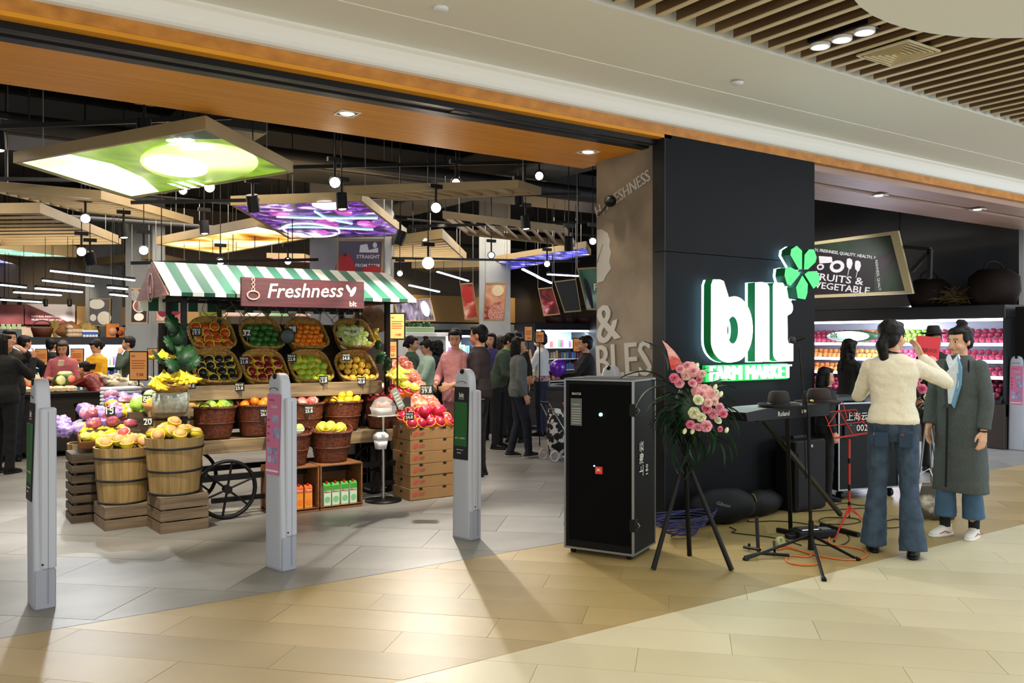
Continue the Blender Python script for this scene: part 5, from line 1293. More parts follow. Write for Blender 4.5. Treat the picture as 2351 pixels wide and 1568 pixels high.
def blade_mesh(m, L=.16, W=.022):
    vs = []; n = 7
    for i in range(n+1):
        f = i/n; w_ = W*math.sin(PI*min(1, f*.93+.07))**.8; z = .03*math.sin(f*PI)-.05*f*f
        vs += [(-w_, L*f, z), (0, L*f, z-.006), (w_, L*f, z)]
    k = len(vs); vs += [(x, y, z-.0012) for x, y, z in vs]; fs = []
    for i in range(n):
        for j in (0, 1):
            a = i*3+j; fs += [(a, a+1, a+4, a+3), (k+a+3, k+a+4, k+a+1, k+a)]
    return MB().add(vs, fs, 0, True).mesh('leaf', m)
LB = [blade_mesh(lg), blade_mesh(lg2, .2, .03), blade_mesh(lg, .12, .012), blade_mesh(lg2, .24, .02)]
def aim(dirv, roll=0):
    return V(dirv).to_track_quat('Y', 'Z').to_euler()
def bouquet(t, centre, fl, leaves, rnd=5):
    r_ = random.Random(rnd)
    for (dx, dy, dz, k, s) in fl:
        o = inst('flower', FM[k], t, centre+V((dx, dy, dz)), V((dx*.6, -.1+dy, .35)).to_track_quat('Z', 'Y').to_euler(), s)
        MB().tube([centre+V((dx, dy, dz)), centre+V((dx*.4, dy*.4+.05, dz*.5-.04))], .0025, 4).build('stem', mst, t)
    for (p, d, k, s) in leaves:
        inst('leaf', LB[k], t, centre+V(p), aim(d), s)
fp = [G(1500, 1309), G(1583, 1276), G(1680, 1311)]
top = D(1573, 1046, sum((p.dot(V((ST, CT, 0))) for p in fp))/3)
ft = thing('flower_stand', 'tall pink and cream flower bouquet on a black tripod before the dark column', 'flower stand', (top.x, top.y, 0))
for p in fp:
    d_ = (p-top).normalized(); MB().cone(top-d_*.25, p+V((0, 0, .006)), .012, .018, 10).build('leg', black, ft, world=True)
mid = top+V((0, 0, .2)); MB().cone(top-V((0,0,.05)), mid+V((0,0,.3)), .015, n=8).build('pole', black, ft, world=True)
# bouquet built around points read on a plane through the stand
dft = mid.dot(V((ST, CT, 0)))
def fpnt(u, v, dd=0): return D(u, v, dft+dd)-ft.location
flw = [(1548, 868, 'rose', 1.0), (1562, 848, 'pink', .9), (1575, 862, 'blush', 1.0), (1592, 852, 'pink', .8), (1605, 872, 'rose', .7), (1590, 880, 'pink', .9), (1560, 880, 'pink', 1.0), (1612, 858, 'blush', .8),
       (1598, 898, 'pink', .9), (1618, 892, 'blush', .9), (1632, 905, 'pink', .9), (1640, 922, 'blush', .8), (1603, 918, 'cream', 1.1), (1594, 948, 'cream', 1.2), (1610, 958, 'cream', 1.0), (1622, 938, 'rose', 1.1), (1638, 950, 'pink', 1.1), (1652, 935, 'pink', .9),
       (1660, 950, 'rose', .9), (1648, 966, 'cream', .8), (1585, 975, 'rose', .9), (1602, 981, 'pink', .9), (1621, 978, 'pink', 1.2), (1653, 985, 'rose', .6), (1626, 925, 'blush', .9), (1610, 905, 'pink', .8), (1645, 900, 'cream', .5), (1578, 838, 'pink', .7)]
rf = random.Random(4)
for (u, v, k, s) in flw:
    p = fpnt(u, v, -.12+rf.uniform(-.03, .04)); vd = V((-ST, -CT, .1))+V((rf.uniform(-.4, .4), rf.uniform(-.3, .3), rf.uniform(-.1, .5)))
    inst('flower', FM[k], ft, p, vd.to_track_quat('Z', 'Y').to_euler(), s*.95)
for (u, v, s) in ((1583, 850, .8), (1625, 908, .9), (1608, 900, .75)):
    inst('hydrangea_head', hyd, ft, fpnt(u, v, -.06), (0, 0, u), s)
for (u, v) in ((1642, 889), (1572, 990), (1668, 988), (1655, 905), (1590, 990), (1600, 840)): inst('bud', budm, ft, fpnt(u, v, -.1), (.3, .2, 0))
cen = (1592, 935)
for i in range(120):
    a = rf.uniform(0, 2*PI); rr = rf.uniform(.1, 1)
    u = cen[0]+55*rr*math.cos(a)*1.0; v = cen[1]+75*rr*math.sin(a)
    dx, dz = math.cos(a), -math.sin(a)
    if v < 850 and rf.random() < .6: continue
    inst('leaf', LB[rf.choice((0, 0, 1, 2, 3))], ft, fpnt(u, v, rf.uniform(-.07, .08)), aim(V((CT*dx+rf.uniform(-.3, .3), -ST*dx+rf.uniform(-.3, .3), dz-.15))), rf.uniform(.6, 1.0))
for (u, v, du, dv, k, s) in ((1535, 850, -14, -30, 1, 1.2), (1530, 885, -22, 10, 1, 1.3), (1528, 870, -24, -6, 3, 1.2), (1540, 930, -18, 22, 1, 1.1), (1548, 960, -10, 30, 3, 1.1), (1558, 985, -4, 40, 3, 1.2), (1570, 1000, 2, 40, 1, 1.2), (1600, 1000, 10, 34, 1, 1.2), (1625, 995, 22, 28, 1, 1.3), (1640, 990, 30, 16, 0, 1.3), (1650, 965, 34, 8, 2, 1.2), (1645, 1000, 26, 30, 1, 1.1), (1632, 890, 22, -6, 2, 1.0), (1655, 950, 32, 18, 0, 1.1), (1555, 1010, -6, 30, 3, .9), (1545, 915, -22, 4, 0, 1.2), (1585, 1010, 4, 40, 1, 1.3)):
    inst('leaf', LB[k], ft, fpnt(u, v, rf.uniform(-.12, 0)), aim(V((CT*du, -ST*du, -dv))), s)
MB().loft([(-.16, 0, 0, .03, .03), (-.04, 0, 0, .10, .09), (.10, 0, 0, .12, .10), (.2, 0, 0, .05, .05)], 14).build('foam_core', lg2, ft, loc=fpnt(1585, 950, .05))
cardm = mat('red_card', '#d8382e', .5, ns=3, na=0, col2='#f0c8c4', stretch=(1, 1, 3))
MB().prism([ft.location+fpnt(u, v, -.02) for u, v in ((1520, 781), (1532, 790), (1548, 806), (1560, 822), (1568, 838), (1558, 843), (1545, 850), (1541, 848), (1537, 830), (1532, 805))], (ST*.004, CT*.004, 0)).build('greeting_card', cardm, ft, world=True)
text('恭喜开业', redink, ft, ft.location+fpnt(1540, 822, -.03), (CT*.8, -ST*.8, -.35), (0, 0, 1), width=.07, ex=.0005)
# --- keyboard on X stand ---
kd = 5.95
ka, kb_ = D(1712, 958, 5.75), D(1905, 938, 6.35)
def slabbar(name, m, par, p, q, w_, h_): return MB().bar(p, q, w_, h_).build(name, m, par, world=True)
ks = thing('electronic_keyboard', 'black stage keyboard lying on its stand in front of the dark column', 'keyboard', ka.lerp(kb_, .5))
dk = (kb_-ka).normalized(); nk = V((dk.y, -dk.x, 0)).normalized()
ky0 = ka.lerp(kb_, 0)
MB().prism([ka+V((0,0,.03)), ka+V((0,0,-.03))+dk*.02, kb_+V((0,0,-.05)), kb_+V((0,0,.04)), ka+dk*.22+V((0,0,.045))], -nk*.26).build('body', dark, ks, world=True)
text('Roland', chalk, ks, ka.lerp(kb_, .36)+nk*.002+V((0,0,-.018)), dk, (0, 0, 1), width=.13, ex=.001, bold=.0)
text('GW', chalk, ks, ka.lerp(kb_, .64)+nk*.002+V((0,0,-.012)), dk, (0, 0, 1), width=.06, ex=.001, bold=.01)
xs = thing('keyboard_stand', 'black crossed keyboard stand with dark feet on the floor', 'stand', G(1850, 1225))
kc = ka.lerp(kb_, .55)-nk*.13
fa, fb = G(1815, 1222), G(1930, 1190)
MB().bar(V((fa.x, fa.y, .03)), V((kc.x+.10, kc.y, kc.z-.05)), .03, .03).build('leg', black, xs, world=True)
MB().bar(V((fb.x, fb.y, .03)), V((kc.x-.15, kc.y+.02, kc.z-.05)), .03, .03).build('leg', black, xs, world=True)
slabbar('foot', black, xs, G(1785, 1216, .02), G(1860, 1232, .02), .035, .03); slabbar('foot', black, xs, G(1885, 1205, .02), G(1972, 1228, .02), .035, .03)
slabbar('top_arm', black, xs, kc-dk*.25+V((0,0,-.045)), kc+dk*.25+V((0,0,-.045)), .03, .03)
felt = mat('hat_felt', '#1f1a18', .85); feltb = mat('hat_felt_brown', '#2e211c', .85)
def hat(c, label, m, rz=0, s=1):
    t = thing('felt_hat', label, 'hat', c, rz)
    MB().lathe([(.001, .006), (.09, .004), (.15, .004), (.175, .022), (.172, .026), (.148, .010), (.09, .010)], 30, mod=lambda a, k, r: 0, sy=.85).build('brim', m, t)
    MB().lathe([(.092, .006), (.088, .06), (.078, .105), (.06, .115), (.03, .104), (.001, .098)], 24, sy=.85).build('crown', m, t)
    MB().lathe([(.094, .010), (.093, .032), (.089, .034), (.089, .010)], 24, sy=.85).build('hat_band', black, t); t.scale = (s,)*3
    return t
hat(D(1788, 935, 6.08)+V((0, 0, .0)), 'dark felt cowboy hat lying on the keyboard, nearest the flowers', felt, .6)
hat(D(1880, 928, 6.5)+V((0, 0, .0)), 'brown felt hat tilted on the equipment beside the microphone stand', feltb, -.4, 1.05)
# --- microphone stand ---
mc = G(1862, 1240); base = G(1862, 1262)
ms = thing('microphone_stand', 'black boom microphone stand with tripod feet spread on the orange cable', 'microphone stand', base)
dm0 = base.dot(V((ST, CT, 0))); hub = V((base.x, base.y, CAM+(HZ-1228)*dm0/F))
for (u, v) in ((1716, 1282), (1891, 1328), (1965, 1282)):
    q = G(u, v, .012); MB().cone(hub, q, .011, .010, 8).build('leg', black, ms, world=True); MB().cone(q, q+(q-hub).normalized()*.03, .016, .016, 8).build('rubber_foot', black, ms, world=True)
MB().cone(hub+V((0,0,-.12)), hub+V((0,0,.10)), .022, .018, 12).build('collar', black, ms, world=True)
MB().cone(V((base.x, base.y, .03)), D(1856, 955, dm0), .012, n=10).build('lower_tube', black, ms, world=True)
MB().cone(D(1856, 955, dm0), D(1848, 905, dm0), .008, n=10).build('upper_tube', black, ms, world=True)
MB().bbox(D(1843, 930, dm0)-V((.012, .012, 0)), D(1851, 898, dm0)+V((.012, .012, 0)), .003).build('clamp', dark, ms, world=True)
MB().cone(D(1848, 925, dm0), D(1834, 792, dm0), .005, n=8).build('boom', black, ms, world=True)
MB().tube([D(1834, 800, dm0), D(1838, 850, dm0), D(1845, 950, dm0), D(1850, 1100, dm0)], .003, 5).build('cable', black, ms, world=True)
MB().cone(D(1866, 920, dm0-.02), D(1862, 920, dm0+.02), .008, n=10).build('brass_knob', mat('brass', '#a58a3c', .3, .9), ms, world=True)
mi = thing('microphone', 'black microphone clipped on top of the boom stand beside the sign', 'microphone', D(1828, 779, dm0))
MB().cone(D(1846, 774, dm0), D(1826, 780, dm0), .014, .018, 14).build('handle', black, mi, world=True)
MB().ell(D(1820, 781, dm0), (.026, .026, .026), 16, 10).build('grille_ball', mat('mic_grille', '#3b3d40', .4, .6, bump=.4, bs=400), mi, world=True)
# --- red music stand ---
redm = mat('red_enamel', '#c92a1e', .4)
rb = G(1950, 1186); dr = rb.dot(V((ST, CT, 0)))
rs_ = thing('music_stand', 'folding red music stand with empty wire desk', 'music stand', rb)
MB().cone(V((rb.x, rb.y, .05)), D(1950, 1008, dr), .009, n=10).build('pole', redm, rs_, world=True)
for (v0, v1) in ((1052, 1064), (1112, 1126), (1152, 1164)): MB().cone(D(1950, v1, dr), D(1950, v0, dr), .012, n=10).build('joint', black, rs_, world=True)
hb = D(1950, 1160, dr); lowj = V((rb.x, rb.y, .06))
for (u, v) in ((1915, 1242), (1985, 1198), (1950, 1186)):
    q = G(u, v, .01); MB().bar(hb, q, .012, .004).build('leg', redm, rs_, world=True); MB().bar(lowj, hb.lerp(q, .6), .010, .004).build('leg_brace', redm, rs_, world=True)
    MB().ell(q, (.009, .009, .009), 8, 6).build('rubber_tip', black, rs_, world=True)
def desk(u, v): return D(u, v, dr-.02)
W_ = [((1892, 947), (1965, 940)), ((1900, 978), (1985, 968)), ((1915, 1006), (1998, 993)), ((1892, 947), (1915, 1006)), ((1965, 940), (1996, 993)), ((1925, 941), (1958, 998)), ((1900, 978), (1925, 941)), ((1985, 968), (1945, 942)), ((1935, 925), (1945, 960))]
for i, (a, c) in enumerate(W_):
    MB().bar(desk(*a), desk(*c), .022 if i == 5 else .007, .006).build('desk_strip', redm, rs_, world=True)
MB().bar(desk(1915, 1006)+V((0,0,0)), desk(1998, 993)+V((0,0,0)), .016, .012).build('desk_ledge', redm, rs_, world=True)
# --- black flight case behind ---
ca, cb2 = G(1925, 1150), G(2065, 1140)
fc = thing('flight_case', 'black flight case with white stencilled characters behind the red music stand', 'flight case', ca)
dd_ = (cb2-ca); dd_.z = 0; L_ = dd_.length; dd_.normalize(); nn = V((-dd_.y, dd_.x, 0)); fc.rotation_euler = (0, 0, math.atan2(dd_.y, dd_.x))
Hc = CAM+(HZ-925)*ca.dot(V((ST, CT, 0)))/F
MB().box((.01, .01, .09), (L_-.01, .5, Hc)).build('cabinet', rub, fc)
for x in (0, L_-.014): MB().box((x, -.0, .09), (x+.014, .014, Hc)).build('edge_rail', alu, fc)
for z in (.09, Hc-.014): MB().box((.014, 0, z), (L_-.014, .014, z+.014)).build('edge_rail', alu, fc)
for x in (.05, L_-.08): MB().cone((x, .06, .04), (x+.03, .06, .04), .04, n=12).build('castor', dark, fc)
MB().bbox((.06, -.01, .58), (.20, .012, .70), .004).build('latch_plate', dark, fc)
text('上海云', chalk, fc, fc.matrix_basis @ V((.09, -.001, Hc-.17)), dd_, (0, 0, 1), width=.24, ex=.001)
text('150002', chalk, fc, fc.matrix_basis @ V((.09, -.001, Hc-.27)), dd_, (0, 0, 1), width=.24, ex=.001)
MB().bbox((.05, .1, Hc), (.40, .4, Hc+.05), .01).build('mixer', mat('mixer_dark', '#23252b', .4), fc); MB().bbox((-.25, .12, Hc+.0), (.1, .45, Hc+.04), .01).build('cloth_cover', mat('navy_cloth', '#1c2a55', .5), fc)
# --- gig bags and amplifier by the column ---
bagn = mat('gig_bag_nylon', '#0b0c10', .6, ns=8, na=.3, spec=.2)
def soft(name, label, cat, p, size, rz, m, seed, pat=None):
    t = thing(name, label, cat, p, rz)
    me = lump('body', m, size[0]/2, size[1]/2, size[2]/2, seed, .14, 28, 18)
    o = inst('body', me, t, (0, 0, size[2]/2*.96)); return t
gb = soft('gig_bag', 'black padded guitar bag with white script leaning on the column', 'bag', G(1655, 1202), (.70, .22, .30), -.2, bagn, 2)
text('Gibson', mat('grey_script', '#7b7f88', .7), gb, D(1645, 1158, G(1655, 1202).dot(V((ST, CT, 0)))-.16), (CT, -ST, -.25), (0, 0, 1), width=.11, ex=.002, shear=.3)
gb2 = soft('gig_bag', 'black bag with a yellow-green paper tag beside the amplifier', 'bag', G(1745, 1182), (.62, .22, .22), .1, bagn, 6)
q = D(1729, 1142, G(1745, 1182).dot(V((ST, CT, 0)))-.16)
MB().bar(q+V((0,0,.03)), q+V((.02,-.01,-.03)), .05, .003).build('paper_tag', mat('tag_green', '#b9c069', .7), gb2, world=True)
am = thing('amplifier', 'black amplifier cabinet standing against the dark column under the keyboard', 'amplifier', G(1865, 1172), -.0)
MB().bbox((-.23, 0, .01), (.20, .22, .62), .012).build('cabinet', rub, am); MB().box((-.20, -.006, .05), (.17, 0, .52)).build('grille', mat('speaker_cloth', '#101218', .9, bump=.4, bs=300), am); MB().cone((-.02, -.012, .57), (-.02, -.004, .57), .014, n=12).build('badge', steel, am); MB().bbox((-.10, .12, .62), (.08, .16, .65), .005).build('handle', dark, am)
# cable bundle
cbm = mat('cable_blue', '#1d1f5a', .5); b = MB(); r_ = random.Random(9); pc_ = G(1580, 1232)
for k in range(16):
    rr = .10+.012*k; b.tube([(pc_.x+rr*1.2*math.cos(a)+r_.uniform(-.008, .008), pc_.y+.05+rr*.55*math.sin(a), .012+.010*k+.012*math.sin(a*2+k)) for a in [2*PI*i/28 for i in range(28)]], .005, 5, closed=True)
o = stuff(b.build('cable_coil', cbm)); tag(o, 'coil of dark blue cable on the floor behind the black loudspeaker case', 'cable')
# guitar stand
gs = thing('guitar_stand', 'low black guitar stand with yellow clamp on the orange cable', 'guitar stand', G(1745, 1280))
dg_ = G(1740, 1262).dot(V((ST, CT, 0)))
def floorbar(p, q, r=.011, nm='foot', m=black): MB().cone(p, q, r, n=8).build(nm, m, gs, world=True)
floorbar(G(1710, 1279, .02), G(1745, 1270, .03)); floorbar(G(1745, 1270, .03), G(1812, 1275, .02)); floorbar(G(1708, 1256, .02), G(1745, 1262, .035))
floorbar(G(1741, 1266, .02), D(1737, 1186, dg_), .013, 'upright'); floorbar(G(1779, 1272, .02), D(1777, 1243, dg_-.05), .009, 'prong'); floorbar(D(1720, 1262, dg_), D(1720, 1248, dg_), .009, 'prong')
MB().bbox(D(1742, 1268, dg_)-V((.03, .02, 0)), D(1742, 1256, dg_)+V((.03, .02, 0)), .006).build('yellow_clamp', mat('clamp_yellow', '#d49a1c', .5), gs, world=True)
tp = thing('tape_roll', 'small pale roll of tape on the floor by the guitar stand', 'tape', G(1788, 1256)); MB().lathe([(.02, 0), (.038, 0), (.038, .03), (.02, .03), (.02, 0)], 20, M=Matrix.Rotation(1.2, 4, 'X') @ Matrix.Translation((0, .0, 0))).build('roll', mat('tape_pale', '#b9bf8f', .6), tp); tp.location.z = .035
# cables on the floor
def cable(label, pts, m, r=.005, sub=6):
    P = [G(u, v, r+.0015) for u, v in pts]; out = []
    for i in range(len(P)-1):
        p0, p1, p2, p3 = P[max(i-1, 0)], P[i], P[i+1], P[min(i+2, len(P)-1)]
        for k in range(sub):
            t = k/sub; out.append(.5*((2*p1)+(p2-p0)*t+(2*p0-5*p1+4*p2-p3)*t*t+(3*p1-p0-3*p2+p3)*t**3))
    out.append(P[-1]); o = MB().tube(out, r, 6).build('floor_cable', m); tag(o, label, 'cable')
orc = mat('orange_cable', '#d5702c', .5)
cable('orange cable looped under the microphone stand', [(1785, 1262), (1805, 1254), (1850, 1268), (1880, 1276), (1930, 1284), (1970, 1284), (1990, 1275), (1980, 1262), (1940, 1254), (1910, 1250), (1902, 1240), (1906, 1232)], orc, .006)
cable('second orange cable loop in front of the microphone stand', [(1785, 1262), (1810, 1258), (1860, 1272), (1850, 1278), (1812, 1276), (1806, 1288), (1830, 1296), (1870, 1296), (1882, 1282), (1868, 1270)], orc, .006)
for i, pts in enumerate(([(1675, 1210), (1690, 1217), (1680, 1222), (1705, 1226), (1760, 1232), (1800, 1240), (1840, 1252)], [(1718, 1194), (1722, 1198), (1780, 1196), (1840, 1201), (1905, 1214)], [(1790, 1170), (1850, 1174), (1920, 1170), (1985, 1166)], [(1905, 1206), (1880, 1196), (1900, 1188), (1960, 1190), (1975, 1198), (1940, 1204), (1900, 1203)], [(1930, 1215), (1950, 1235), (1935, 1250), (1890, 1252), (1860, 1246)], [(2035, 1196), (2060, 1192), (2080, 1206), (2040, 1212), (2030, 1204)], [(1910, 1160), (1940, 1155), (1975, 1160), (2000, 1158)])):
    cable('thin black cable on the floor '+['running from the gig bag to the microphone stand', 'curving behind the guitar stand', 'at the foot of the amplifier', 'coiled by the red music stand', 'looping past the foot pedal', 'beside the striped shopping bag', 'at the foot of the flight case'][i], pts, black, .004)
pd = thing('effects_pedal', 'silver-edged black foot pedal between the microphone and music stands', 'pedal', G(1880, 1238), -.35)
MB().bbox((-.16, 0, .004), (.16, .16, .06), .008).build('housing', dark, pd); MB().bbox((-.13, .02, .06), (.02, .14, .072), .004).build('treadle', steel, pd); MB().bbox((.05, .03, .06), (.13, .10, .066), .002).build('button_plate', mat('panel_grey', '#6c6f73', .5), pd)
fs_ = thing('foot_switch', 'small black foot switch in front of the pedal', 'pedal', G(1835, 1238), -.3); MB().bbox((-.09, 0, .004), (.09, .06, .035), .006).build('housing', dark, fs_); MB().bbox((-.05, .015, .035), (.05, .045, .045), .003).build('rocker', black, fs_)
# shopping bag
bp_ = G(2150, 1196); sbg = thing('shopping_bag', 'glossy shopping bag printed with a faded portrait on the floor behind the standing women', 'bag', bp_, yaw(180)+PI)
bagm2 = mat('printed_bag', '#4a4338', .35, ns=4, na=0, col2='#c9bfa8', bump=.4, bs=6, stretch=(1, 1, 1.4), lo=.45, hi=.55)
MB().loft([(0, 0, .10, .19, .08), (.06, 0, .10, .215, .09), (.18, 0, .10, .20, .07), (.27, -.02, .10, .13, .03), (.30, -.04, .10, .06, .01)], 24, pw=2.6).build('bag_body', bagm2, sbg)
MB().tube([(-.12, .08, .26), (-.10, .07, .38), (-.02, .08, .42), (.03, .08, .30)], .006, 6).build('handle', white, sbg)
MB().prism([(-.22, .04, .04), (-.15, .0, .30), (-.11, .02, .31), (-.17, .03, .03)], (0, .01, 0)).build('white_side', white, sbg)
# --- second bouquet behind the standing women ---
b2 = thing('flower_stand', 'second flower stand with large red greeting card behind the standing women', 'flower stand', G(2130, 1130))
d2 = b2.location.dot(V((ST, CT, 0)))
def f2(u, v, dd=0): return D(u, v, d2+dd)-b2.location
for (u, v, s) in ((2132, 838, 1.1), (2148, 850, 1.1), (2120, 852, .9), (2150, 885, .9)): inst('hydrangea_head', hyd, b2, f2(u, v, -.1), (0, 0, u), s*1.1)
for (u, v, k, s) in ((2102, 880, 'rose', 1.2), (2117, 893, 'rose', 1.4), (2142, 905, 'pink', 1.2), (2143, 918, 'rose', 1.2), (2128, 912, 'cream', 1.0), (2093, 905, 'cream', .8), (2155, 870, 'pink', 1.0), (2110, 870, 'rose', .9), (2160, 905, 'rose', 1.0)):
    inst('flower', FM[k], b2, f2(u, v, -.2), V((-ST, -CT, .2)).to_track_quat('Z', 'Y').to_euler(), s)
for i in range(60):
    a = rf.uniform(0, 2*PI); rr = rf.uniform(.1, 1)
    inst('leaf', LB[rf.choice((0, 1, 1, 3))], b2, f2(2128+38*rr*math.cos(a), 920+45*rr*math.sin(a), rf.uniform(-.12, .05)), aim(V((CT*math.cos(a), -ST*math.cos(a), -math.sin(a)))), rf.uniform(.6, 1.0))
MB().prism([b2.location+f2(u, v) for u, v in ((2105, 770), (2160, 775), (2155, 828), (2104, 815))], (ST*.01, CT*.01, 0)).build('greeting_card', mat('card_red', '#d02530', .5), b2, world=True)
text('開業大吉', mat('card_ink', '#5c1015', .6), b2, b2.location+f2(2112, 808, -.01), (CT, -ST, -.05), (0, 0, 1), width=.17, ex=.001)
for (u, v) in ((2105, 1150), (2140, 1130), (2160, 1155)): MB().cone(f2(2130, 930), G(u, v)-b2.location, .010, n=6).build('leg', mat('galvanised', '#73777a', .4, .5), b2)
# ================= PEOPLE =================
TS = bpy.data.scenes.new('workbench'); TRASH = []
def fuse(mb, name, m, parent, vox=.011, smooth=2, fold=0, fseed=0, fs=9, pts=None):
    me0 = mb.mesh('tmp', None); o0 = bpy.data.objects.new('tmp', me0); TS.collection.objects.link(o0)
    r = o0.modifiers.new('r', 'REMESH'); r.mode = 'VOXEL'; r.voxel_size = vox
    if smooth:
        s_ = o0.modifiers.new('s', 'SMOOTH'); s_.iterations = smooth; s_.factor = .5
    TS.view_layers[0].update(); dg = TS.view_layers[0].depsgraph; me = bpy.data.meshes.new_from_object(o0.evaluated_get(dg))
    TS.collection.objects.unlink(o0); TRASH.extend((o0, me0))
    if fold:
        off = V((fseed*3.1, fseed, 0))
        n_ = len(me.vertices); co = [0.0]*(3*n_); no = [0.0]*(3*n_)
        me.vertices.foreach_get('co', co); me.vertices.foreach_get('normal', no)
        for i in range(0, 3*n_, 3):
            x, y, z = co[i:i+3]
            k = (noise.noise(V((x*fs, y*fs, z*fs*1.6))+off)+.5*noise.noise(V((x*fs*2.3+z*8, y*fs*2.3, z*fs*2.6))+off))*fold
            co[i] += no[i]*k; co[i+1] += no[i+1]*k; co[i+2] += no[i+2]*k
        me.vertices.foreach_set('co', co); me.update()
    me.materials.clear(); me.materials.append(m)
    me.polygons.foreach_set('use_smooth', [True]*len(me.polygons)); me.name = name
    o = bpy.data.objects.new(name, me); COL.objects.link(o); o.parent = parent; return o
skin = mat('skin', '#c48f70', .5, sss=.0); skin2 = mat('skin_pale', '#d3a283', .5); hairm = mat('black_hair', '#0a0809', .55, ns=60, na=.4, stretch=(1, 1, .15), bump=.25, bs=90, spec=.25); hairb = mat('brown_hair', '#241510', .55, ns=60, na=.4, stretch=(1, 1, .15), bump=.5, bs=120)
lipm = mat('lips', '#a8504e', .5); eyew = mat('eye_white', '#e4ddd6', .3); irism = mat('iris_dark', '#14100e', .2); browm = mat('brow', '#1a1412', .8)
def cloth(n, c, r=.85, ns=60, na=.08, **k): return mat('cloth_'+n, c, r, ns=ns, na=na, **k)
def rot2(p, piv, ang, ax='X'):
    return Matrix.Rotation(ang, 3, ax) @ (V(p)-V(piv)) + V(piv)
def hand(b, w_, d, up, side, s=1.0, curl=.5, spread=.10):
    "five fingers: w_ wrist, d direction of the hand, up back-of-hand normal, side +1 right / -1 left"
    d = V(d).normalized(); up = (V(up)-d*V(up).dot(d)); up = up.normalized() if up.length > .05 else d.orthogonal().normalized(); sd = d.cross(up)*side
    w_ = V(w_)
    for k in (-1.0, -.33, .33, 1.0): b.cap(w_+sd*k*.018*s+d*.005, w_+sd*k*.028*s+d*.075*s, .016*s, .0125*s, 8)
    for k, L in ((-1.0, .060), (-.33, .068), (.33, .075), (1.0, .067)):
        p = w_+sd*k*.029*s+d*.078*s; d1 = (d+sd*k*spread-up*curl*.6).normalized(); d2 = (d+sd*k*spread*.5-up*curl*1.5).normalized(); d3 = (d-up*curl*2.6).normalized()
        a = p+d1*L*.45*s; c = a+d2*L*.32*s; e = c+d3*L*.26*s
        b.cap(p, a, .0095*s, .0088*s, 8); b.cap(a, c, .0088*s, .008*s, 8); b.cap(c, e, .008*s, .007*s, 8)
    t0 = w_+sd*.022*s+d*.018*s; t1 = t0+(sd*.75+d*.6-up*.2).normalized()*.036*s; t2 = t1+(sd*.3+d*.9-up*.45*curl).normalized()*.028*s; t3 = t2+(d-up*.6*curl).normalized()*.02*s
    b.cap(t0, t1, .0125*s, .0105*s, 8); b.cap(t1, t2, .0105*s, .0095*s, 8); b.cap(t2, t3, .009*s, .0075*s, 8)
